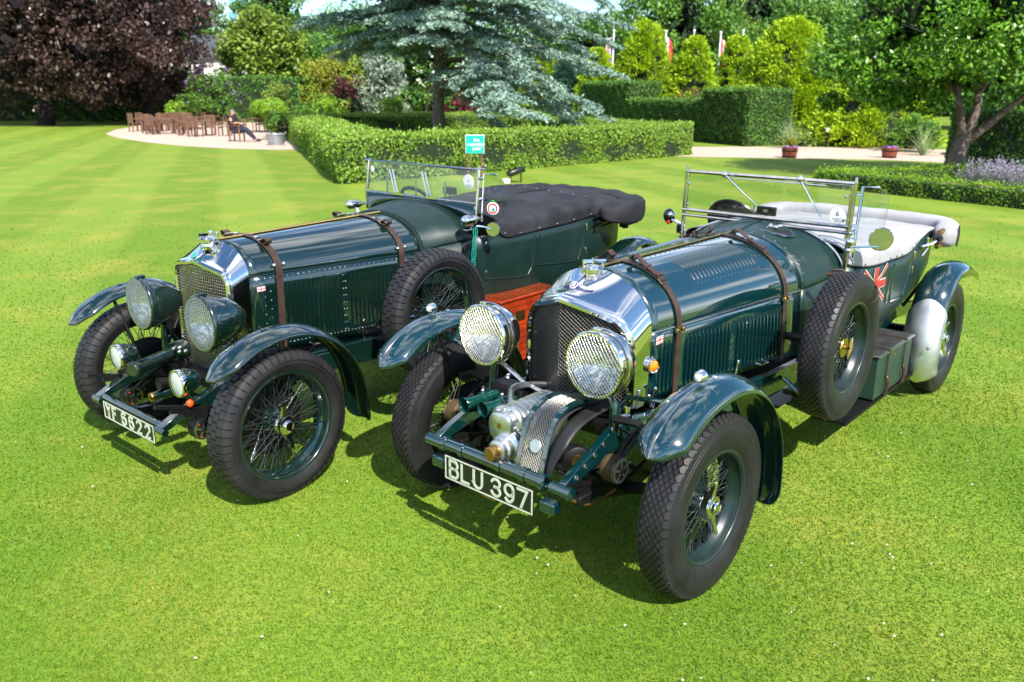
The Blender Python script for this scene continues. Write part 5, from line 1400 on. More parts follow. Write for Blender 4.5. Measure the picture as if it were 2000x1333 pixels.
def crown_clumps(c, rad, n, cr, lower=-.6, hollow=.55):
    """clump centres filling the outer part of an ellipsoid"""
    d = rdir(n*3); d = d[d[:, 2] > lower][:n]
    q = (hollow + (1-hollow)*RNG.random(len(d))**.6)[:, None]
    C = np.array(c) + d*q*np.array(rad)
    return C, np.array([lerp(cr[0], cr[1], x) for x in RNG.random(len(d))])
def clump_leaves(C, cr, per, flat=.75):
    n = len(C)*per; idx = np.repeat(np.arange(len(C)), per)
    d = rdir(n); d[:, 2] = d[:, 2]*.9+.1
    q = (.45+.6*RNG.random(n)**.5)[:, None]
    P = C[idx] + d*q*cr[idx][:, None]*np.array([1, 1, flat])
    Nn = d*.45 + rdir(n)*.62 + np.array([0, 0, .75]); T = rdir(n) + d*.4 - np.array([0, 0, .25])
    tone = .5 + .22*RNG.normal(size=n) + np.repeat(RNG.normal(size=len(C))*.16, per)
    return P, T, Nn, tone

def broad_tree(name, loc, rad, cz, nc, cr, per, ls, lm, label, cat='tree', group=None, trunk=True, lower=-.6, aspect=.55, bark=None, tr=.22, hollow=.55):
    t = thing(name, loc, 0, label, cat, group)
    C, r_ = crown_clumps((0, 0, cz), rad, nc, cr, lower, hollow)
    P, T, Nn, tone = clump_leaves(C, r_, per)
    ok = P[:, 2] > .02
    leaf_obj('crown', P[ok], T[ok], Nn[ok], ls*(.6+.8*RNG.random(ok.sum())), LM[lm], t, aspect, tone[ok])
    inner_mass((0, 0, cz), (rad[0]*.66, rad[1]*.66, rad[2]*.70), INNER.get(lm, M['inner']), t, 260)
    if trunk:
        paths = [([(0, 0, -.1), (.05*rad[0], 0, cz*.4), (0, .03*rad[1], cz)], tr, tr*.5)]
        for k in range(6):
            a = k*1.05+RNG.random(); paths.append(([(0, 0, cz*(.35+.08*k)), (math.cos(a)*rad[0]*.35, math.sin(a)*rad[1]*.35, cz*(.6+.08*k)), (math.cos(a)*rad[0]*.75, math.sin(a)*rad[1]*.75, cz+rad[2]*.25)], tr*.45, tr*.08))
        limb_mesh(paths, bark or M['bark'], 'trunk', t)
    return t

def conifer(name, loc, h, w, n, ls, lm, label, group=None, squat=1.0, cat='conifer'):
    """dense cone of upswept sprays, lumpy outline"""
    t = thing(name, loc, 0, label, cat, group)
    nb = int(80*h*w/4)+80
    zc = RNG.random(nb)**1.15; a = RNG.random(nb)*2*PI
    def env(z): return w*.5*np.clip((1-z), 0, 1)**.50*(.84+.16*np.minimum(1, z/.10))*squat
    rr_ = env(zc)*(.90+.14*RNG.random(nb)); C = np.stack([rr_*np.cos(a), rr_*np.sin(a), zc*h*.96+.05], 1)
    cr = (.16+.16*RNG.random(nb))*(w/3.0)**.6
    per = max(8, n//nb); idx = np.repeat(np.arange(nb), per); N = len(idx)
    out = np.stack([np.cos(a), np.sin(a), np.zeros(nb)], 1)[idx]
    d = rdir(N); d = d + out*.5; d /= np.linalg.norm(d, axis=1, keepdims=True)
    P = C[idx] + d*(cr[idx]*(.4+.7*RNG.random(N)))[:, None]*np.array([1, 1, .8])
    T = out*.8 + np.array([0, 0, .5]) + rdir(N)*.65; Nn = rdir(N) + np.array([0, 0, .8]) + out*.3
    tone = .55 + .22*RNG.normal(size=N) + (RNG.normal(size=nb)*.12)[idx] 
    leaf_obj('crown', P, T, Nn, ls*(.6+.8*RNG.random(N)), LM[lm], t, .42, tone)
    MB().lathe([(max(.02, float(env(np.array(z)))*.72), z*h) for z in (.02, .15, .3, .5, .7, .85, .93)], (0, 0, 0), (0, 0, 1), 14).build('inner_shade_fill', M['inner'], t)  # dark cone filling the tree, inner shade painted in
    MB().cyl((0, 0, -.1), (0, 0, h*.5), .09*w/2, .03, 8).build('trunk', M['bark'], t)
    return t

def bush(name, loc, rad, nc, cr, per, ls, lm, label, cat='shrub', group=None, aspect=.5, flowers=None):
    t = thing(name, loc, 0, label, cat, group)
    C, r_ = crown_clumps((0, 0, rad[2]*.45), (rad[0]*.8, rad[1]*.8, rad[2]*.6), nc, cr, -.45, .4)
    P, T, Nn, tone = clump_leaves(C, r_, per, .8); ok = P[:, 2] > .01
    leaf_obj('foliage', P[ok], T[ok], Nn[ok], ls*(.6+.8*RNG.random(ok.sum())), LM[lm], t, aspect, tone[ok])
    if flowers:
        fm, fn, fs = flowers; d = rdir(fn*2); d = d[d[:, 2] > -.1][:fn]; k = len(d)
        P = np.array([0, 0, rad[2]*.45]) + d*np.array(rad)*np.array([1.0, 1.0, .68])*(.9+.25*RNG.random((k, 1)))
        rep = 6; P2 = np.repeat(P, rep, 0) + RNG.normal(size=(k*rep, 3))*fs*.5 + np.tile(np.linspace(-1, 1, rep), k)[:, None]*(np.repeat(d, rep, 0)*fs*1.2)
        leaf_obj('flowers', P2, rdir(k*rep), rdir(k*rep)+np.repeat(d, rep, 0), fs*.8, LM[fm], t, .7, kind='stuff')
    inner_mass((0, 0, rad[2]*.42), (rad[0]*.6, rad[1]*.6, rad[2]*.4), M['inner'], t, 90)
    return t

def hedge(name, polys, lm, dens, ls, label, rough_=.05, cat='hedge', round_=0.03):
    """polys: list of (quad footprint [(x,y)*4], z0, z1). leafy faces over a dark core"""
    o = thing(name, (polys[0][0][0][0], polys[0][0][0][1], 0), 0, label, cat); ox, oy = polys[0][0][0]
    PP, TT, NN, TO = [], [], [], []; core = MB()
    for quad, z0, z1 in polys:
        q = [Vector((x-ox, y-oy, 0)) for x, y in quad]; c = sum(q, Vector())/4
        ins = [c + (p-c).normalized()*max(0, (p-c).length-.07) for p in q]
        core.hexa([ins[0]+Vector((0, 0, z0)), ins[0]+Vector((0, 0, z1-.06)), ins[3]+Vector((0, 0, z0)), ins[3]+Vector((0, 0, z1-.06)), ins[1]+Vector((0, 0, z0)), ins[1]+Vector((0, 0, z1-.06)), ins[2]+Vector((0, 0, z0)), ins[2]+Vector((0, 0, z1-.06))])
        faces = []
        for i in range(4):
            a, b = q[i], q[(i+1) % 4]; n_ = Vector(((b-a).y, -(b-a).x, 0)).normalized()
            if n_.dot((a+b)/2-c) < 0: n_ = -n_
            faces.append((a, b-a, Vector((0, 0, z1-z0)), Vector((0, 0, z0)), n_, (b-a).length*(z1-z0)))
        faces.append((q[0], q[1]-q[0], q[3]-q[0], Vector((0, 0, z1)), Vector((0, 0, 1)), ((q[1]-q[0]).cross(q[3]-q[0])).length))
        for a, u, v, off, n_, area in faces:
            k = int(area*dens)+4; s, t_ = RNG.random(k), RNG.random(k)
            P = np.array(a+off) + np.outer(s, np.array(u)) + np.outer(t_, np.array(v))
            nz = np.array([noise.noise(Vector(p)*1.7) for p in P[:1]]) if False else np.sin(P[:, 0]*2.3+P[:, 1]*1.7)*np.sin(P[:, 2]*3.1+P[:, 0]*1.1)*.5+np.sin(P[:, 0]*6.1-P[:, 1]*5.3+P[:, 2]*7)*.35
            n3 = np.array(n_); P = P + n3*(nz*rough_+np.abs(RNG.normal(size=k))**1.5*(.030 if n_.z > .5 else .020))[:, None]
            if n_.z < .5: P -= n3*(round_*np.clip((P[:, 2]-(z1-.10))/.10, 0, 1)**2)[:, None]
            PP.append(P); T = rdir(k)*.8 + np.array([0, 0, .5]) + n3*.35; TT.append(T); NN.append(n3*.75+rdir(k)*.8); TO.append(.5+.2*RNG.normal(size=k)+nz*.18)
    P = np.concatenate(PP); ok = P[:, 2] > 0
    leaf_obj('foliage', P[ok], np.concatenate(TT)[ok], np.concatenate(NN)[ok], ls*(.6+.8*RNG.random(ok.sum())), LM[lm], o, .5, np.concatenate(TO)[ok])
    core.build('inner_shade_core', M['inner'], o, sharp=20)  # solid dark core, shade between the leaves put into its colour
    return o

# ---------------------------------------------------------------- ground
def lawn_mat():
    m = bpy.data.materials.new('mown_lawn'); m.use_nodes = True; t = m.node_tree; b = t.nodes['Principled BSDF']; L = t.links.new
    g = t.nodes.new('ShaderNodeNewGeometry')
    # mowing stripes
    vr = t.nodes.new('ShaderNodeVectorMath'); vr.operation = 'DOT_PRODUCT'; vr.inputs[1].default_value = (.945, .327, 0)
    sn = t.nodes.new('ShaderNodeMath'); sn.operation = 'SINE'; ml = t.nodes.new('ShaderNodeMath'); ml.operation = 'MULTIPLY_ADD'; ml.inputs[1].default_value = 2*PI/2.5
    wn = t.nodes.new('ShaderNodeTexNoise'); wn.inputs['Scale'].default_value = .7; wn.inputs['Detail'].default_value = 6; wn.inputs['Roughness'].default_value = .7
    L(g.outputs['Position'], vr.inputs[0]); L(g.outputs['Position'], wn.inputs['Vector']); wm = t.nodes.new('ShaderNodeMath'); wm.operation = 'MULTIPLY'; wm.inputs[1].default_value = 1.1; L(wn.outputs['Fac'], wm.inputs[0]); L(vr.outputs['Value'], ml.inputs[0]); L(wm.outputs[0], ml.inputs[2]); L(ml.outputs[0], sn.inputs[0])
    r1 = t.nodes.new('ShaderNodeValToRGB'); r1.color_ramp.elements[0].color = (.122, .210, .014, 1); r1.color_ramp.elements[1].color = (.160, .250, .022, 1); r1.color_ramp.elements[0].position = .38; r1.color_ramp.elements[1].position = .62
    mr = t.nodes.new('ShaderNodeMapRange'); mr.inputs['From Min'].default_value = -1; L(sn.outputs[0], mr.inputs['Value']); L(mr.outputs[0], r1.inputs[0])
    # large worn yellow patches and fine mottling
    n1 = t.nodes.new('ShaderNodeTexNoise'); n1.inputs['Scale'].default_value = .9; n1.inputs['Detail'].default_value = 5; n1.inputs['Roughness'].default_value = .65
    r2 = t.nodes.new('ShaderNodeValToRGB'); r2.color_ramp.elements[0].position = .47; r2.color_ramp.elements[1].position = .72; r2.color_ramp.elements[1].color = (.6, .6, .6, 1)
    mxa = t.nodes.new('ShaderNodeMix'); mxa.data_type = 'RGBA'; mxa.inputs['B'].default_value = (.33, .295, .050, 1)
    L(g.outputs['Position'], n1.inputs['Vector']); L(n1.outputs['Fac'], r2.inputs[0]); L(r2.outputs[0], mxa.inputs['Factor']); L(r1.outputs[0], mxa.inputs['A'])
    n2 = t.nodes.new('ShaderNodeTexNoise'); n2.inputs['Scale'].default_value = 38; n2.inputs['Detail'].default_value = 5; n2.inputs['Roughness'].default_value = .7
    r3 = t.nodes.new('ShaderNodeValToRGB'); r3.color_ramp.elements[0].position = .3; r3.color_ramp.elements[0].color = (.62, .62, .58, 1); r3.color_ramp.elements[1].position = .7; r3.color_ramp.elements[1].color = (1.2, 1.18, 1.15, 1)
    mxb = t.nodes.new('ShaderNodeMix'); mxb.data_type = 'RGBA'; mxb.blend_type = 'MULTIPLY'; mxb.inputs['Factor'].default_value = 1
    L(g.outputs['Position'], n2.inputs['Vector']); L(n2.outputs['Fac'], r3.inputs[0]); L(mxa.outputs['Result'], mxb.inputs['A']); L(r3.outputs[0], mxb.inputs['B'])
    L(mxb.outputs['Result'], b.inputs['Base Color']); b.inputs['Roughness'].default_value = .8; b.inputs['Specular IOR Level'].default_value = .2
    bp = t.nodes.new('ShaderNodeBump'); bp.inputs['Strength'].default_value = .5; bp.inputs['Distance'].default_value = .02; L(n2.outputs['Fac'], bp.inputs['Height']); L(bp.outputs[0], b.inputs['Normal'])
    return m
M['lawn'] = lawn_mat()
tag(MB().add([(-400, -300, 0), (400, -300, 0), (400, 600, 0), (-400, 600, 0)], [(0, 1, 2, 3)]).build('lawn', M['lawn']), kind='structure')
M['gravel'] = mat('pinkish_gravel', (.30, .21, .16), .9, col2=(.62, .48, .39), vscale=45, bump=.8, bscale=60)
def sheet(name, px, mt, z=.004, D=None):
    P = [gnd(*p) for p in px]; o = MB().add([(p.x, p.y, z) for p in P], [tuple(range(len(P)))]).build(name, mt); o['kind'] = 'structure'; return o
sheet('gravel_patio', [(206, 262), (230, 270), (290, 279), (360, 286), (450, 291), (530, 293), (590, 293), (600, 280), (590, 262), (560, 244), (500, 234), (430, 232), (340, 237), (270, 246), (225, 254)], M['gravel'])
sheet('gravel_path', [(1320, 306), (1420, 308), (1540, 310), (1700, 312), (1800, 316), (1900, 322), (2300, 345), (2300, 310), (1900, 295), (1700, 288), (1500, 287), (1300, 288)], M['gravel'])
M['soil'] = mat('bare_soil', (.10, .065, .04), .95, col2=(.22, .15, .10), vscale=12, bump=.6, bscale=30)

# near grass: single blades, thinner on the ground further off
def grass():
    n = 560000
    y = 1.2*np.exp(RNG.random(n)**.95*math.log(17/1.2)); x = (RNG.random(n)*2-1)*(y*.70+.9)
    s = (.0095+.0008*y)*(.55+.9*RNG.random(n)); w = (.0012+.00072*y)*(.7+.6*RNG.random(n))
    keep = RNG.random(n) < np.clip((15-y)/11, 0, 1)**2.2
    y, x, s, w = y[keep], x[keep], s[keep], w[keep]; n = len(y)
    a = RNG.random(n)*2*PI; lean = RNG.normal(size=(n, 2))*.55
    B = np.stack([np.cos(a), np.sin(a), np.zeros(n)], 1)*w[:, None]
    P = np.stack([x, y, np.full(n, -.001)], 1); tip = P + np.stack([lean[:, 0]*s, lean[:, 1]*s, s], 1)
    V = np.empty((n, 3, 3)); V[:, 0] = P-B; V[:, 1] = P+B; V[:, 2] = tip
    me = bpy.data.meshes.new('grass'); me.vertices.add(3*n); me.vertices.foreach_set('co', V.ravel().astype(np.float32))
    me.loops.add(3*n); me.loops.foreach_set('vertex_index', np.arange(3*n, dtype=np.int32)); me.polygons.add(n)
    me.polygons.foreach_set('loop_start', np.arange(0, 3*n, 3, dtype=np.int32)); me.polygons.foreach_set('loop_total', np.full(n, 3, dtype=np.int32)); me.update(calc_edges=True)
    k = x*.945+y*.327
    big = np.sin(x*1.3+1.1)*np.sin(y*1.1+.4)+.6*np.sin(x*3.1-y*2.2)
    fbm = np.array([0.0]); b2 = np.sin(x*2.1+y*.7+1.7*np.sin(y*1.3+x*.4))*np.sin(y*1.9-x*.9+1.5*np.sin(x*1.1))
    tone = .50+.12*RNG.normal(size=n)+.05*np.sign(np.sin(k*2*PI/2.5))*np.abs(np.sin(k*2*PI/2.5))**.4+.03*big+.10*b2
    at_ = me.attributes.new('tone', 'FLOAT', 'POINT'); at_.data.foreach_set('value', np.repeat(np.clip(tone, 0, 1), 3).astype(np.float32))
    me.materials.append(leafmat('grass_blades', (.078, .180, .012), (.46, .50, .070), .42, .5, (.190, .335, .024)))
    o = link('grass', me); tag(o, 'short bright green mown grass around the two cars', 'grass', kind='stuff')
grass()
def clover():
    m = MB()
    for k in range(170):
        y = 1.6+7*RNG.random()**1.3; x = y*(.02+.62*RNG.random()) if k % 4 else y*(-.6+.6*RNG.random())
        m.sph((x, y, .022), .0025+.0025*RNG.random(), 6, 4, (1.3, 1, .8))
    o = m.build('clover_flowers', mat('clover_white', (.55, .42, .35), .8, col2=(.72, .66, .60), vscale=3)); tag(o, 'tiny white clover heads scattered in the grass', 'flowers', kind='stuff')
clover()

# ---------------------------------------------------------------- hedges
A_ = Vector((-3.95, 18.7)); Bv = Vector((6.4, 30.0)); Lv = Vector((-10.6, 39.0))
def band(p, q, w, side):       # footprint strip p->q with thickness w to the given side
    d = (q-p).normalized(); n_ = Vector((-d.y, d.x))*w*side
    return [(p.x, p.y), (q.x, q.y), ((q+n_).x, (q+n_).y), ((p+n_).x, (p+n_).y)]
Lh = (Lv-A_).normalized(); Bh = (Bv-A_).normalized(); sn_ = abs(Lh.x*Bh.y-Lh.y*Bh.x); FR = Bv+(Lv-A_)*.92; W_ = 1.45/sn_
def qd(*p): return [(v.x, v.y) for v in p]
hedge('clipped_hedge', [(qd(A_, Bv, Bv+Lh*W_-Bh*W_, A_+(Lh+Bh)*W_), 0, .98), (qd(A_, A_+(Lh+Bh)*W_, Lv+(Bh-Lh)*W_, Lv), 0, .985), (qd(Lv, Lv+(Bh-Lh)*W_, FR-(Bh+Lh)*W_, FR), 0, 1.0), (qd(Bv, FR, FR-(Bh+Lh)*W_, Bv+Lh*W_-Bh*W_), 0, .975)], 'hedge', 950, .078, 'low wide clipped green hedge enclosing the cedar, with a green sign before it', rough_=.09)
dv = Vector((-.36, .933)); T0 = Vector((9.9, 35.6)); T1 = Vector((12.5, 37.9)); side_ = (T1-T0)
def tq(a, b, wd=1.0):
    p = T0+dv*a; q = T0+dv*b; s_ = side_*wd; return [(p.x, p.y), (q.x, q.y), ((q+s_).x, (q+s_).y), ((p+s_).x, (p+s_).y)]
hedge('stepped_hedge', [(tq(0, 3.6), 0, 2.33), (tq(3.6, 10.5, .6), 0, 1.85), (tq(10.5, 16.5, .8), 0, 2.75), (tq(16.5, 22, .6), 0, 1.9)], 'yew', 420, .095, 'tall dark green stepped topiary hedge with square-cut blocks beside the gravel path')
Q0 = Vector((7.05, 19.4)); Q1 = Vector((10.3, 14.6)); Q2 = Vector((12.4, 21.9))
hedge('box_edging', [(band(Q0, Q1, .42, 1), 0, .36), (band(Q0, Q2, .42, -1), 0, .34)], 'box', 1700, .040, 'knee-high bright green box edging around the bed of the spreading tree')
o = MB().add([(7.5, 19.4, .004), (10.7, 14.9, .004), (17, 17, .004), (16, 22.5, .004), (12.3, 21.7, .004)], [(0, 1, 2, 3, 4)]).build('flower_bed', M['soil']); o['kind'] = 'structure'
hedge('laurel_hedge', [([(12.4, 23.6), (22, 21.5), (23, 23.4), (13.4, 25.6)], 0, 1.62)], 'dark', 420, .11, 'dark shaded laurel hedge behind the spreading tree trunk', rough_=.10)

# ---------------------------------------------------------------- trees
def cedar():
    loc = (-3.05, 33.5, 0); t = thing('cedar_tree', loc, 0, 'broad blue-green cedar with layered drooping branches inside the clipped hedge', 'tree')
    paths = [([(0, 0, -.1), (.03, 0, 1.6), (.10, 0, 3.6), (.15, 0, 6.5), (.1, 0, 12.0)], .30, .06)]
    PP, TT, NN = [], [], []
    nb = 135
    for k in range(nb):
        f = (k+.5)/nb; z0 = 2.1+9.4*f**1.05; a = k*2.39996+RNG.random()*.5
        ca, sa = math.cos(a), math.sin(a); right = ca > .25
        if not right and z0 < 3.9: z0 = 3.9+1.2*RNG.random()
        L = lerp(6.6, 3.0, max(0, f-.40)/.60)*(.80+.35*RNG.random())
        if ca < -.2: L *= min(1.05, .42+.13*(z0-2.2))
        if sa < -.3 and not right: L *= min(1, .55+.10*(z0-3.5))
        up = .10+.10*RNG.random(); d = Vector((ca, sa, 0))
        droop = lerp(2.6, .8, f)*(.75+.4*RNG.random())*(1.25 if right else .50)
        pts = []
        for i in range(7):
            s = i/6; pts.append(Vector((.1, 0, z0)) + d*L*s + Vector((0, 0, up*L*s*1.2-droop*s**2.0)))
        pts = [p if p.z > .25 else Vector((p.x, p.y, .25)) for p in pts]
        paths.append((pts[:6], .075*(1-f*.5), .012))
        # side sprays
        for i in range(40):
            s = .12+.84*RNG.random()**.8; j = min(5, int(s*6)); base = pts[j].lerp(pts[j+1], s*6-j)
            sd = Vector((-d.y, d.x, 0))*random.choice((-1, 1)); l2 = (.35+.95*RNG.random())*(1.15-.45*s)
            dr = (sd*(.75+.5*RNG.random())+d*(.5+.4*RNG.random())).normalized()
            m_ = int(58*l2)+14
            q = RNG.random(m_); sx = RNG.normal(size=(m_, 3))*np.array([.11, .11, .035])
            P = np.array(base) + np.outer(q*l2, np.array(dr)) + sx; P[:, 2] -= .28*(q*l2)**1.5
            PP.append(P); T = np.array(dr)*.9 + rdir(m_)*.75 - np.array([0, 0, .12]); TT.append(T); NN.append(rdir(m_)*.75+np.array([0, -.25, .75]))
    P = np.concatenate(PP); ok = P[:, 2] > .1
    tone = .5+.25*RNG.normal(size=len(P))
    leaf_obj('crown', P[ok], np.concatenate(TT)[ok], np.concatenate(NN)[ok], (.165)*(.6+.8*RNG.random(ok.sum())), LM['cedar'], t, .34, tone[ok])
    limb_mesh(paths, M['bark'], 'trunk', t)
random.seed(4); cedar()

def spreading_tree():
    loc = (11.85, 22.3, 0); t = thing('cherry_tree', loc, 0, 'spreading leafy green tree with forked ringed trunk behind the box edging', 'tree')
    paths = [([(0, 0, -.1), (.02, 0, .35), (.10, 0, 1.0)], .29, .20), ([(.08, 0, .9), (-.05, 0, 1.6), (-.35, .1, 2.6), (-.9, .2, 3.8)], .13, .06), ([(.12, 0, .95), (.35, 0, 1.7), (.3, .1, 2.8), (.2, .2, 4.4)], .14, .05),
             ([(.12, 0, .85), (.65, -.1, 1.35), (1.25, -.2, 1.95), (2.4, -.3, 2.8)], .13, .05), ([(-.1, 0, 1.8), (-.9, -.3, 2.5), (-2.0, -.6, 3.0)], .08, .02), ([(.35, 0, 2.2), (1.0, .3, 3.0), (2.0, .4, 3.9)], .09, .02)]
    C = []; r_ = []
    for k in range(240):
        a = RNG.random()*2*PI; q = math.sqrt(RNG.random()); x = math.cos(a)*q*3.6; y = math.sin(a)*q*3.2
        zb = 2.15+.25*abs(x)*.2+(.35 if x > 1 else 0); zt = 5.9*math.sqrt(max(.05, 1-q*q*.75)); z = lerp(zb+.25, max(zb+.6, zt), RNG.random()**.9)
        C.append((x-.1, y, z)); r_.append(.40+.30*RNG.random())
    for k in range(26):                          # low hanging boughs on the left
        C.append((-1.0-2.4*RNG.random(), -1.2+1.8*RNG.random(), 1.75+.75*RNG.random())); r_.append(.30+.15*RNG.random())
    P, T, Nn, tone = clump_leaves(np.array(C), np.array(r_), 190, .7); T[:, 2] -= .35
    leaf_obj('crown', P, T, Nn, .135*(.6+.8*RNG.random(len(P))), LM['cherry'], t, .5, tone)
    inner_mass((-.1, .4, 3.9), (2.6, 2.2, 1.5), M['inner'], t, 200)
    limb_mesh(paths, M['bark2'], 'trunk', t)
spreading_tree()

def beech(loc, rad, cz, nc, label, per=95):
    t = broad_tree('copper_beech', loc, rad, cz, nc, (.6, 1.1), per, .25, 'beech', label, 'tree', 'copper beeches at the lawn edge', lower=-.95, tr=.5, hollow=.62, bark=mat('shade_darkened_beech_bark', (.018, .016, .014), .9, var=.3)); return t  # bark colour darkened to paint in the shade below the crown
beech((gx_at(80, 50), 51, 0), (8.8, 5.8, 6.2), 6.6, 420, 'large dark copper beech with low sweeping purple boughs at the lawn edge')
beech((gx_at(285, 56), 57, 0), (4.7, 5.0, 6.2), 6.8, 250, 'smaller copper beech with reddish top beside the lilac-flowered bush')
# dark hedge and shrubs in the shade below the beeches
hedge('boundary_hedge', [([(-46, 56), (-15.5, 60), (-15.7, 61.5), (-46, 57.5)], 0, 3.0)], 'dark', 130, .22, 'dark boundary hedge in the shade below the copper beeches', rough_=.15)

def bt(px, top, D, w, lm, label, nc=110, per=120, ls=.34, name='garden_tree', base=0, grp='trees behind the garden', cat='tree', cr=None):
    """broadleaf tree: centre column px, top row, depth, width in px"""
    x = at(px, 150, D).x; zt = at(px, top, D).z; rw = w*D/FPX/2; cz = zt*.56; rz = zt*.46
    return broad_tree(name, (x, D, 0), (rw, rw*.8, rz), cz, nc, cr or (rw*.18, rw*.32), per, ls, lm, label, cat, grp, tr=.25, lower=-.95, hollow=.66)
bt(372, -60, 92, 150, 'green', 'tall mid-green tree rising behind the smaller copper beech')
bt(515, 25, 66, 150, 'olive', 'rounded olive-green tree between the tower and the cedar', nc=140)
bt(600, 60, 74, 170, 'green', 'green tree behind the yellow-leaved shrub')
bt(545, -50, 96, 150, 'dark', 'tall dark tree beside the glass tower')
bt(1195, 18, 82, 190, 'dark', 'dark rounded tree behind the small golden conifer')
bt(1320, -40, 72, 230, 'green', 'weeping green tree behind the flagpoles', nc=160)
bt(1420, 40, 88, 170, 'olive', 'pale olive tree behind the flagpoles')
bt(1470, -90, 92, 320, 'dark', 'tall dark tree above the golden conifers', nc=140)
bt(1585, 5, 64, 230, 'green', 'grey-green rounded tree behind the largest golden conifer', nc=150)
bt(1760, -60, 76, 300, 'dark', 'dark tree behind the palm-like plant', nc=140)
bt(1960, -60, 60, 320, 'dark', 'dark tree behind the spreading tree', nc=140)
bt(830, -80, 90, 320, 'dark', 'dark tree hidden behind the cedar crown')
bt(1040, 40, 85, 260, 'dark', 'dark tree between the cedar and the golden conifers')
bt(-60, -60, 84, 360, 'green', 'bright green tree at the edge of the lawn behind the larger copper beech', nc=130)
bt(250, -40, 92, 300, 'dark', 'dark tree behind the copper beeches', nc=130)
bt(690, 20, 98, 220, 'green', 'distant green tree left of the cedar')
# the green woodland that closes the lawn behind the viewer (seen in the polished metal)
for k in range(14):
    a = -2.75+k*.40; D_ = 105+12*math.sin(k*2.3); x, y = D_*math.sin(a+PI), D_*math.cos(a+PI); h = 9.5+2.5*math.sin(k*1.7); w = 22
    if -30 < x < 30 and y > 20: continue
    broad_tree('woodland_tree', (x, y, 0), (w*.5, w*.5, h*.48), h*.5, 34, (w*.10, w*.17), 45, 1.1, 'green' if k % 2 else 'dark', 'leafy tree of the woodland ringing the lawn', 'tree', 'woodland trees ringing the lawn', tr=.3)

# far belt of woodland closing the view
def far_wood():
    n = 26000; x = RNG.random(n)*300-150; hh = 6.5+2.2*np.sin(x*.11)+1.5*np.sin(x*.31+1)+RNG.normal(size=n)*.5; z = hh*RNG.random(n)**.8; y = 112+3*np.sin(x*.2)+RNG.normal(size=n)*1.2-2.0*np.sqrt(np.clip(1-(z/hh)**2, 0, 1))
    P = np.stack([x, y, z], 1); o = leaf_obj('far_woodland', P, rdir(n), rdir(n)+np.array([0, -.5, .7]), 1.0*(.6+.7*RNG.random(n)), LM['dark'], None, .6); tag(o, 'far belt of green woodland behind the garden', 'woodland', kind='stuff')
    xs = np.linspace(-150, 150, 61); b = MB().grid([[(q, 113.5+3*math.sin(q*.2), 0) for q in xs], [(q, 113.5+3*math.sin(q*.2), 5.4+2.2*math.sin(q*.11)+1.5*math.sin(q*.31+1)) for q in xs]]).build('woodland_shade', M['inner'], o, solid=.3)  # dark backing wall, the wood's inner shade put into its colour
far_wood()
# golden conifers
def gc(px, top, D, w, label, base=None, lm='gold', n=9000, name='golden_conifer', grp='golden conifers'):
    w = w*(1.10 if px < 1480 else 1.2); x = at(px, 200, D).x; return conifer(name, (x, D, 0), at(px, top, D).z+.15, w*D/FPX, int(n*1.9), .165, lm, label, grp)
gc(1165, 96, 52, 88, 'small golden conifer left of the striped flag')
gc(1255, 42, 49, 128, 'tall golden conifer between the first two flagpoles', n=13000)
gc(1350, 74, 48, 98, 'narrow golden conifer left of the red and white flag')
gc(1432, 72, 50, 96, 'golden conifer right of the red and white flag')
gc(1535, 40, 41, 190, 'largest golden conifer rising behind the square-cut hedge block', n=20000)
gc(1580, 110, 39.5, 90, 'golden conifer leaning out to the gravel path beside the largest one', n=8000)
gc(1700, 150, 37.5, 210, 'broad low golden conifer across the path from the barrel tubs', n=14000)
gc(1060, 105, 56, 100, 'golden conifer half hidden behind the cedar')
gc(1102, 108, 54, 62, 'dark blue-green conifer beside the small golden conifer', lm='blue', name='dark_conifer', grp=None)

# shrubs
def bs(px, top, D, w, lm, label, nc=26, per=110, ls=.14, **k):
    x = at(px, 200, D).x; h = max(.3, at(px, top, D).z); return bush('garden_shrub', (x, D, 0), (w*D/FPX/2, w*D/FPX/2*.8, h), nc, (w*D/FPX*.10, w*D/FPX*.20), per, ls, lm, label, **k)
bs(412, 140, 54, 115, 'green', 'bush covered in lilac flower spikes behind the patio tables', flowers=('lilac', 48, .10))
bs(655, 100, 56, 150, 'yellow', 'yellow-green shrub behind the plum-coloured bush', nc=40)
bs(682, 145, 50, 75, 'purple', 'plum-coloured bush beside the silver-leaved tree', nc=30)
bs(752, 110, 50, 115, 'silver', 'silver-leaved weeping tree left of the cedar trunk', nc=36, ls=.18)
bs(640, 192, 45, 95, 'lime', 'bright green shrub beside the plum-coloured bush')
bs(768, 196, 45, 70, 'lime', 'lime-green mound in front of the silver-leaved tree', flowers=('white', 30, .09))
bs(905, 182, 52, 70, 'redmaple', 'dark red maple right of the cedar trunk', nc=26)
bs(858, 200, 52, 60, 'redmaple', 'low dark red maple left of the cedar trunk', nc=20)
bs(548, 165, 52, 70, 'olive', 'yellowish shrub behind the round clipped box ball')
bs(600, 205, 47, 90, 'green', 'mid-green shrub beside the hedge corner')
bs(340, 198, 50, 46, 'lime', 'small bright shrub behind the patio tables')
bs(540, 215, 37, 60, 'green', 'leafy plant growing out of the grey metal planter', nc=12, per=60)
bs(1355, 170, 44, 150, 'redfl', 'red-flowered shrub row between the golden conifers and the hedge', nc=30, ls=.12)
bs(1640, 205, 40, 90, 'redfl', 'red-flowered shrub below the palm-like plant', ls=.12)
bs(1800, 235, 33, 110, 'green', 'feathery green shrub beside the spreading tree')
bs(1620, 262, 33, 60, 'olive', 'low olive shrub at the foot of the golden conifer') if False else None
bs(1575, 262, 36.5, 90, 'olive', 'low spreading shrub at the foot of the largest golden conifer')
ball = None
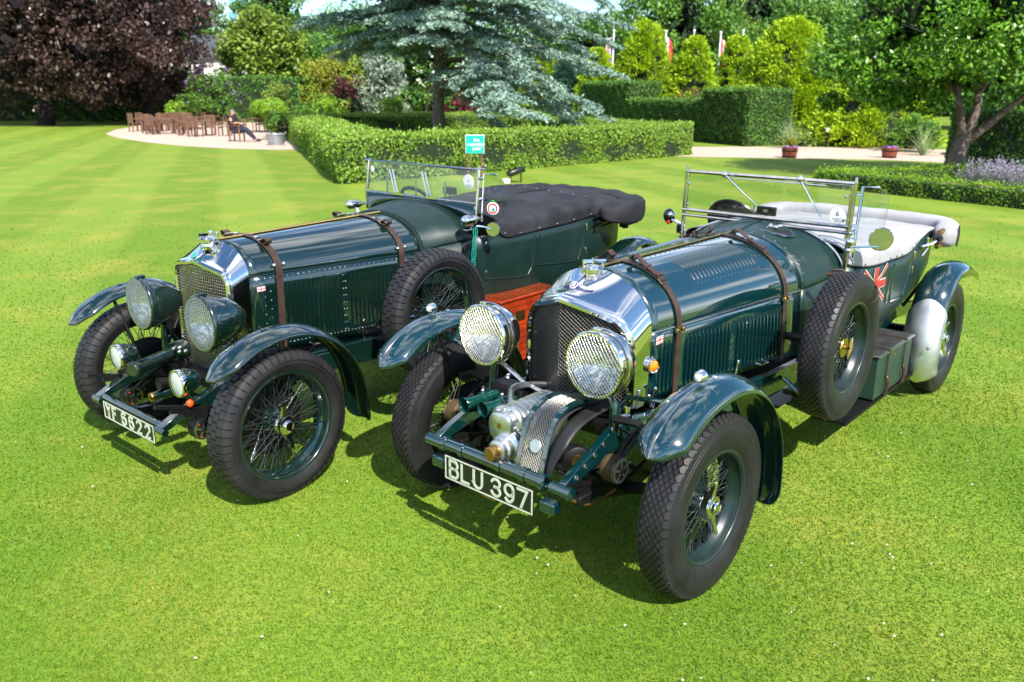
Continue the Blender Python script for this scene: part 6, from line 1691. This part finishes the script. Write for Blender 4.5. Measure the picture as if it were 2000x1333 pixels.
def clipped_ball(px, py, D, r, label):
    p = at(px, py, D); t = thing('clipped_box_ball', (p.x, D, 0), 0, label, 'topiary', 'clipped balls beside the patio')
    n = 5000; d = rdir(n); P = np.array([0, 0, p.z]) + d*np.array([r, r, max(r*.8, .4)])*(1+.02*RNG.normal(size=(n, 1))); ok = P[:, 2] > 0
    leaf_obj('foliage', P[ok], rdir(n)[ok], (d+rdir(n)*.5)[ok], .11, LM['box'], t, .6); MB().sph((0, 0, p.z), 1, 16, 10, (r*.94, r*.94, max(r*.8, .4)*.94)).build('inner_shade_core', M['inner'], t)  # dark ball under the leaves, painted as inner shade
clipped_ball(512, 214, 45, .62, 'clipped round box ball beside the patio, the smaller of two'); clipped_ball(532, 214, 44, .74, 'clipped round box ball beside the patio, the larger of two')

def strap_plant(name, loc, n, L, w, m, label, up=.7, cat='plant', z0=0.0, stem=None):
    t = thing(name, loc, 0, label, cat); V = []; F = []; TO = []
    b = MB()
    for k in range(n):
        a = RNG.random()*2*PI; e = up*(.3+.9*RNG.random()); l = L*(.7+.45*RNG.random()); d = Vector((math.cos(a), math.sin(a), 0)); sd = Vector((-d.y, d.x, 0))*w*.5; rows = []
        for i in range(6):
            s = i/5; p = Vector((0, 0, z0)) + d*l*s*math.cos(e) + Vector((0, 0, l*s*math.sin(e)-l*.55*s*s*(1.2-e*.5))); rows.append([p-sd*(1-s*.9), p+sd*(1-s*.9)])
        b.grid(rows)
    b.build('leaves', m, t, sharp=None, kind='stuff')
    if stem: MB().cyl((0, 0, -.05), (0, 0, z0), stem, stem*.8, 10).build('stem', M['bark'], t)
    return t
SP = mat('grey_green_strap_leaf', (.09, .16, .06), .45, col2=(.30, .36, .14), vscale=6)
GP = mat('pale_grass_leaf', (.16, .26, .09), .5, col2=(.38, .46, .22), vscale=8)
strap_plant('cordyline', (at(1636, 180, 42).x, 42, 0), 170, 1.25, .07, SP, 'spiky palm-like plant with sword leaves beside the golden conifers', 1.0, z0=2.0, stem=.12)
strap_plant('ornamental_grass', (at(1547, 240, 34.8).x, 34.8, 0), 160, 1.75, .022, GP, 'arching pale ornamental grass at the corner of the square-cut hedge', 1.25)
strap_plant('ornamental_grass', (at(1810, 240, 31).x, 31, 0), 120, 1.7, .022, GP, 'arching pale ornamental grass beside the spreading tree', 1.2)
def catmint():
    for k, (x, y) in enumerate([(10.35, 18.5), (10.9, 17.9), (11.1, 18.9), (11.6, 18.3), (10.8, 17.1), (11.4, 17.4), (11.9, 17.8), (11.2, 16.6)]):
        t = thing('catmint', (x, y, 0), 0, 'mound of grey-leaved catmint with lilac flower spikes in the bed', 'plant', 'catmint mounds in the bed'); PP, TT = [], []
        for j in range(70):
            a = RNG.random()*2*PI; e = .7+.8*RNG.random(); d = np.array([math.cos(a)*math.cos(e), math.sin(a)*math.cos(e), math.sin(e)]); l = .45+.35*RNG.random(); q = RNG.random(34)**.7
            PP.append(np.outer(q*l, d)+RNG.normal(size=(34, 3))*.018); TT.append(np.tile(d, (34, 1))+rdir(34)*.9)
        P = np.concatenate(PP); hgt = np.clip(P[:, 2]/.6, 0, 1); leaf_obj('spikes', P, np.concatenate(TT), rdir(len(P)), .040, LM['catmint'], t, .6, hgt**1.6+.12*RNG.normal(size=len(P)))
catmint()

# ---------------------------------------------------------------- garden furniture and objects
TEAK = mat('weathered_teak', (.10, .048, .028), .65, col2=(.20, .105, .065), vscale=10)
def make_chair(label, loc, rz):
    t = thing('garden_chair', loc, rz, label, 'chair', 'wooden chairs on the gravel patio')
    for sx in (-1, 1):
        for sy in (-1, 1): MB().box((sx*.22, sy*.22, .32 if sx > 0 else .46), (.05, .05, .64 if sx > 0 else .92)).build('leg', TEAK, t)
        MB().box((0.0, sx*.22, .655), (.52, .07, .03)).build('armrest', TEAK, t)
    for k in range(6): MB().box((-.18+.075*k, 0, .43), (.06, .40, .025)).build('seat_slat', TEAK, t)
    for k in range(5): MB().box((-.225, -.15+.075*k, .67), (.022, .045, .44)).build('back_slat', TEAK, t)
    MB().box((-.225, 0, .91), (.035, .46, .06)).build('top_rail', TEAK, t); MB().box((.22, 0, .38), (.03, .40, .05)).build('front_rail', TEAK, t)
    return t
def make_table(label, loc):
    t = thing('garden_table', loc, .3, label, 'table', 'wooden tables on the gravel patio')
    for k in range(9):
        y = -.48+.12*k; w = 2*math.sqrt(max(.05, .56**2-y*y)); MB().box((0, y, .72), (w, .105, .03)).build('top_slat', TEAK, t)
    for sx in (-1, 1):
        for sy in (-1, 1): MB().box((sx*.34, sy*.34, .35), (.06, .06, .70)).build('leg', TEAK, t)
    return t
tabs = [(358, 254, 'round slatted table on the patio between the outermost and the middle table'), (300, 257, 'round slatted table at the tip of the gravel patio'), (325, 262, 'round slatted table on the patio, the one furthest from the grey planter'), (400, 266, 'round slatted table on the patio between two other tables'), (508, 259, 'round slatted table on the patio near the seated person'), (420, 240, 'round slatted table at the back of the patio'), (462, 238, 'round slatted table at the back of the patio beside the clipped balls')]
ch0 = None; names = ['beside the patio table set back between two others', 'beside the table at the tip of the patio', 'beside the outermost patio table', 'beside the middle patio table', 'beside the table near the seated person', 'beside the back patio table', 'beside the back table near the clipped balls']
for i, (px, py, lb) in enumerate(tabs):
    p = gnd(px, py); make_table(lb, (p.x, p.y, 0))
    for k in range(4):
        a = .5+k*PI/2+.35*i+RNG.normal()*.12
        if i == 4 and k == 2: continue
        q = Vector((p.x+.95*math.cos(a), p.y+.95*math.sin(a), 0)); lab = 'weathered wooden armchair '+names[i]
        if ch0 is None: ch0 = make_chair(lab, q, a+PI)
        else:
            c = copy_tree(ch0); c.location = q; c.rotation_euler = (0, 0, a+PI+RNG.normal()*.2); c['label'] = lab
pm = gnd(466, 277)
pc = copy_tree(ch0); pc.location = (pm.x-.05, pm.y, 0); pc.rotation_euler = (0, 0, -.12); pc['label'] = 'wooden armchair that the person in dark clothes sits on'

def person():
    t = thing('person', (pm.x, pm.y, 0), -.15, 'person in dark top and trousers leaning back in a patio chair, arms folded, legs stretched', 'person')
    SK = mat('skin', (.48, .27, .19), .55, var=.08); SH = mat('black_polo_shirt', (.012, .013, .018), .8); TR = mat('navy_trousers', (.012, .015, .035), .8); SHO = mat('black_shoe', (.008, .008, .008), .4); HR = mat('short_grey_hair', (.18, .16, .14), .8)
    def skin(name, V, E, Rd, m):
        me = bpy.data.meshes.new(name); me.from_pydata(V, E, []); o = link(name, me, t); o.modifiers.new('skin', 'SKIN'); sm = o.modifiers.new('sub', 'SUBSURF'); sm.levels = sm.render_levels = 2
        for v, r in zip(me.skin_vertices[0].data, Rd): v.radius = (r, r) if not isinstance(r, tuple) else r
        me.skin_vertices[0].data[0].use_root = True; me.materials.append(m); 
        for md in o.modifiers:
            if md.type == 'SKIN': md.use_smooth_shade = True
        return o
    # body: pelvis, spine, neck, head; arms folded over the belly (skin), one continuous figure
    V = [(-.06, 0, .54), (-.12, 0, .74), (-.18, 0, .95), (-.19, 0, 1.06), (-.17, 0, 1.13), (-.16, 0, 1.21), (-.15, 0, 1.27),
         (-.19, .19, .99), (-.12, .26, .76), (.08, .06, .74), (.12, -.05, .74), (-.19, -.19, .99), (-.12, -.26, .76), (.06, -.06, .77), (.10, .05, .78),
         (-.02, .10, .52), (.36, .12, .50), (.58, .13, .26), (.74, .14, .07), (-.02, -.10, .52), (.38, -.10, .50), (.66, -.06, .25), (.86, -.04, .07)]
    E = [(0, 1), (1, 2), (2, 3), (3, 4), (4, 5), (5, 6), (2, 7), (7, 8), (8, 9), (9, 10), (2, 11), (11, 12), (12, 13), (13, 14), (0, 15), (15, 16), (16, 17), (17, 18), (0, 19), (19, 20), (20, 21), (21, 22)]
    Rd = [.13, (.15, .12), (.15, .12), .055, .085, .100, .055, .075, .050, .036, .026, .075, .050, .036, .026, .095, .072, .052, .040, .095, .072, .052, .040]
    skin('body', V, E, Rd, SK)
    skin('shirt', [(-.06, 0, .56), (-.12, 0, .74), (-.18, 0, .95), (-.19, 0, 1.03), (-.19, .19, .985), (-.13, .25, .79), (-.19, -.19, .985), (-.13, -.25, .79)], [(0, 1), (1, 2), (2, 3), (2, 4), (4, 5), (2, 6), (6, 7)], [.185, (.20, .17), (.20, .165), .085, .145, .125, .145, .125], SH)
    skin('trousers', [(-.06, 0, .55), (-.02, .10, .525), (.36, .12, .505), (.58, .13, .265), (.71, .138, .11), (-.02, -.10, .525), (.38, -.10, .505), (.66, -.06, .255), (.82, -.045, .11)], [(0, 1), (1, 2), (2, 3), (3, 4), (0, 5), (5, 6), (6, 7), (7, 8)], [.185, .135, .108, .082, .072, .135, .108, .082, .072], TR)
    for x, y in ((.80, .14), (.92, -.04)): MB().sph((x, y, .075), 1, 12, 8, (.14, .048, .05)).build('shoe', SHO, t)
    MB().sph((-.175, 0, 1.225), 1, 14, 10, (.098, .092, .085)).build('hair', HR, t)
    f = MB().sph((-.058, 0, 1.185), 1, 8, 6, (.020, .014, .022)); f.build('nose', SK, t)
    for s in (-1, 1):
        MB().sph((-.080, s*.034, 1.215), .010, 8, 6).build('eye', SHO, t); MB().sph((-.16, s*.090, 1.19), 1, 8, 6, (.018, .012, .028)).build('ear', SK, t)
        for k in range(5): MB().tube([(.10+.005*k, s*-.05+.0*k, .765-.014*k), (.135, s*-.075, .76-.015*k), (.140, s*-.105, .752-.015*k)], [.010, .009, .007], 6).build('finger', SK, t)
    MB().box((-.072, 0, 1.15), (.014, .04, .007)).build('mouth', mat('lips', (.35, .14, .11), .6), t, bevel=.003)
person()

# planter on the patio
pp = gnd(540, 284); t = thing('metal_planter', (pp.x, pp.y, 0), 0, 'grey galvanised tapered planter at the edge of the patio', 'planter')
ZN = mat('galvanised_zinc', (.35, .38, .42), .45, .7, var=.2, vscale=8)
MB().lathe([(.30, 0), (.34, .20), (.37, .40), (.39, .41), (.39, .44), (.36, .44), (.34, .36), (0, .36)], (0, 0, 0), (0, 0, 1), 24).build('tub', ZN, t)
for z in (.12, .28): MB().lathe([(.325+.09*z, z-.012), (.340+.09*z, z), (.325+.09*z, z+.012)], (0, 0, 0), (0, 0, 1), 24).build('hoop', ZN, t)

# half-barrel tubs
OAK = mat('red_brown_oak_stave', (.14, .030, .016), .55, col2=(.26, .065, .035), vscale=9); IRON = mat('black_iron_hoop', (.02, .02, .02), .5, .5)
def barrel(px, py, label, lm, tall):
    p = gnd(px, py); t = thing('half_barrel', (p.x, p.y, 0), 0, label, 'planter', 'half-barrel tubs along the gravel path'); ns = 18
    for k in range(ns):
        a0 = 2*PI*k/ns+.012; a1 = 2*PI*(k+1)/ns-.012; rows = []
        for r, z in ((.225, .0), (.255, .18), (.268, .36)): rows.append([(r*math.cos(a0), r*math.sin(a0), z), (r*math.cos(a1), r*math.sin(a1), z), ((r-.025)*math.cos(a1), (r-.025)*math.sin(a1), z), ((r-.025)*math.cos(a0), (r-.025)*math.sin(a0), z)])
        m = MB().grid(rows, cu=True); m.f.append((8, 9, 10, 11)); m.build('stave', OAK, t, sharp=20)
    for r, z in ((.236, .05), (.262, .25)): MB().lathe([(r-.004, z-.022), (r+.006, z-.022), (r+.010, z+.022), (r-.004, z+.022)], (0, 0, 0), (0, 0, 1), 24).build('hoop', IRON, t)
    MB().lathe([(0, .33), (.24, .33)], (0, 0, 0), (0, 0, 1), 18).build('soil', M['soil'], t)
    b = bush('tub_shrub', (p.x, p.y, .33), (.22, .22, .40 if not tall else .55), 12, (.07, .12), 90, .06, lm, 'small %s shrub planted in the tub %s' % (('yellow', 'by the square-cut hedge') if lm == 'yellow' else ('green', 'nearer the spreading tree')), 'shrub')
    n = 160; a = RNG.random(n)*2*PI; rr_ = .15+.11*RNG.random(n); P = np.stack([rr_*np.cos(a), rr_*np.sin(a), .36+.05*RNG.random(n)], 1)
    leaf_obj('pansies', P, rdir(n), rdir(n)+np.array([0, 0, 1]), .05, LM['lilac'], t, .9)
barrel(1541, 309, 'half-barrel tub with yellow shrub and violet pansies by the square-cut hedge', 'yellow', False)
barrel(1736, 309, 'half-barrel tub with green shrub and violet pansies nearer the spreading tree', 'green', True)

# low bollard lights
for px, py, lb in ((1612, 288, 'black bollard light with pale top at the foot of the golden conifers'), (1729, 285, 'black bollard light with pale top behind the green-planted tub')):
    p = gnd(px, py); t = thing('bollard_light', (p.x, p.y, 0), 0, lb, 'light', 'bollard lights along the path')
    MB().lathe([(.07, 0), (.07, .62), (.085, .62), (.085, .64), (0, .64)], (0, 0, 0), (0, 0, 1), 16).build('post', IRON, t); MB().lathe([(.065, .64), (.065, .76), (.08, .76), (.08, .80), (0, .81)], (0, 0, 0), (0, 0, 1), 16).build('diffuser', M['white'], t)

# flag poles
WH = mat('white_pole_paint', (.75, .76, .76), .35, 0, .2)
def flag(px, top, D, label, stripes, wav=.0, group='flagpoles beyond the hedge', dx=1):
    tp = at(px, top, D); t = thing('flagpole', (tp.x, D, 0), 0, label, 'flagpole', group)
    MB().tube([(0, 0, -.1), (0, 0, tp.z)], [.075, .05], 12).build('pole', WH, t); MB().sph((0, 0, tp.z+.05), .09, 10, 6).build('finial', WH, t)
    if stripes:
        n = len(stripes)
        for k, (mt, a, b) in enumerate(stripes):
            rows = []
            for i in range(9):
                s = i/8; z = tp.z-.25-1.55*s; rows.append([(dx*(.06+.42*f*(.6+.4*math.sin(s*2.4+.6))), .12*math.sin(f*9+s*2)*f, z-.30*f) for f in (lerp(a, b, j/3) for j in range(4))])
            MB().grid(rows).build('flag_cloth', mt, t, sharp=None, solid=.01)
FR_ = mat('flag_red', (.55, .02, .03), .7); FW = mat('flag_white', (.75, .75, .75), .7); FB = mat('flag_blue', (.02, .03, .16), .7); FG = mat('flag_green', (.02, .25, .06), .7)
st = []
for k in range(7): st.append((FB if k < 2 else (FR_ if k % 2 else FW), k/7, (k+1)/7))
flag(1199, 62, 56, 'white flagpole with limp red, white and blue striped flag beside the small golden conifer', st, dx=-1)
flag(1301, 64, 56, 'white flagpole with limp red and white flag between two golden conifers', [(FW, 0, .4), (FR_, .4, 1)])
flag(1356, 62, 56, 'white flagpole with a limp green flag behind the narrow golden conifer', [(FG, 0, .6), (FW, .6, 1)])
flag(1408, 66, 54, 'white flagpole with limp red, white and red flag between golden conifers', [(FR_, 0, .3), (FW, .3, .7), (FR_, .7, 1)], dx=.9)
flag(1452, 62, 58, 'bare white flagpole top showing above the golden conifers', None)

# fire assembly sign
sg = thing('assembly_sign', (-.98, 20.85, 0), .22, 'green sign with white words Fire assembly point on two posts before the hedge', 'sign')
TG = mat('sign_teal', (.003, .36, .28), .4, var=.05); PO = mat('rusty_post', (.14, .06, .04), .7)
for s in (-1, 1): MB().box((s*.17, .02, .47), (.04, .04, .96)).build('post', PO, sg)
MB().box((0, 0, .80), (.48, .025, .46)).build('sign_frame', M['white'], sg, bevel=.006)
bd = MB().box((0, -.016, .80), (.455, .012, .435)).build('sign_board', TG, sg)
for k, (wd, z) in enumerate((('Fire', .90), ('assembly', .80), ('point', .70))):
    tm = text_mesh(wd, .115, M['white'], offset=.002, extrude=.001, name='sign_word', sx=.82); tm.transform(frame_mat((1, 0, 0), (0, 0, 1), (.04, -.024, z))); link('sign_word', tm, sg)
MB().tube([(-.20, -.024, .79), (-.185, -.024, .765), (-.145, -.024, .84)], .008, 5).build('sign_tick', M['white'], sg)
# ground floodlight
fl = thing('floodlight', (.05, 19.5, 0), .5, 'black ground floodlight on a small stand before the hedge, right of the sign', 'light')
MB().box((0, 0, .26), (.44, .20, .13), Matrix.Rotation(-.28, 3, 'Y')).build('housing', M['black'], fl, bevel=.03)
for s in (-1, 1): MB().box((s*.14, 0, .10), (.025, .03, .22)).build('stand_leg', M['black'], fl)
MB().box((-.26, .0, .05), (.16, .14, .10)).build('junction_box', M['white'], fl, bevel=.01)

# ---------------------------------------------------------------- buildings and cars glimpsed behind
WALL = mat('white_render', (.72, .70, .66), .8, var=.06, vscale=2); SLATE = mat('slate_roof', (.06, .065, .075), .6, var=.2)
wx = at(418, 150, 80).x
wh = thing('white_house', (wx, 82, 0), .1, 'white rendered house glimpsed between the copper beech and the olive tree', 'building')
MB().box((0, 0, 2.5), (4.6, 6, 5.0)).build('wall', WALL, wh)
MB().hexa([(-2.6, -3.3, 4.95), (-2.6, 0, 7.2), (-2.6, 3.3, 4.95), (-2.6, 0, 7.21), (2.6, -3.3, 4.95), (2.6, 0, 7.2), (2.6, 3.3, 4.95), (2.6, 0, 7.21)]).build('roof', SLATE, wh)
for x in (-1.2, 1.2):
    for z in (1.4, 3.7): w_ = MB().box((x, -3.0, z), (1.0, .12, 1.3)).build('window', M['white'], wh); MB().box((x, -3.04, z), (.8, .14, 1.1)).build('pane', M['black'], w_)
tx = at(466, 20, 210).x; tw = thing('glass_tower', (tx, 214, 0), 0, 'blue glass office tower rising above the trees', 'building')
GLS = mat('blue_curtain_glass', (.16, .38, .48), .12, .2, .3, var=.15, vscale=.4)
MB().box((0, 0, 17), (5.2, 7, 34)).build('core_block', WALL, tw)
for k in range(11):
    for j in range(3): MB().box((-1.70+1.70*j, -3.53, 1.7+3.0*k), (1.55, .12, 2.6)).build('glass_panel', GLS, tw)
# parked vehicles in the road beyond
def simple_car(label, loc, rz, col, van=False):
    t = thing('parked_vehicle', loc, rz, label, 'van' if van else 'car'); cm = mat('car_paint', col, .25, 0, .8)
    prof = [(-2.1, .35), (-2.15, .75), (-1.9, .95), (-1.1, 1.02), (-.5, 1.45), (.9, 1.48), (1.6, 1.05), (2.1, .95), (2.15, .4)] if not van else [(-2.4, .35), (-2.45, .95), (-1.9, 1.15), (-1.3, 1.95), (2.4, 2.0), (2.45, .4)]
    m = MB(); rows = [[(x, s, z) for x, z in prof] for s in (-.85, .85)]; m.grid(rows); k = len(prof); m.f.append(tuple(range(k))); m.f.append(tuple(k+i for i in reversed(range(k)))); m.f.append((0, k-1, 2*k-1, k)); m.build('body', cm, t, bevel=.08)
    for s in (-1, 1):
        for x in (-1.35, 1.35): w_ = MB().lathe([(.2, -.1), (.32, -.1), (.32, .1), (.2, .1)], (x, s*.80, .32), (0, 1, 0), 20).build('wheel', M['rubber'], t); MB().lathe([(0, s*.08), (.2, s*.10)], (x, s*.80, .32), (0, 1, 0), 16).build('rim', M['steel'], w_)
        wz = (1.08, 1.38) if not van else (1.25, 1.75)
        for x0, x1 in (((-.75, .05), (.15, 1.0)) if not van else ((-1.45, -.6),)): MB().hexa([(x0, s*.853, wz[0]), (x0+.15*(x0 < 0), s*.853, wz[1]), (x0, s*.858, wz[0]), (x0+.15*(x0 < 0), s*.858, wz[1]), (x1, s*.853, wz[0]), (x1-.1, s*.853, wz[1]), (x1, s*.858, wz[0]), (x1-.1, s*.858, wz[1])]).build('side_window', M['black'], t)
simple_car('white van glimpsed under the boughs of the larger copper beech', (at(52, 190, 64).x, 65, 0), .1, (.75, .76, .78), True)
simple_car('red car glimpsed above the dark laurel hedge', (at(1985, 220, 30).x, 30.5, .12), 1.0, (.55, .03, .05))
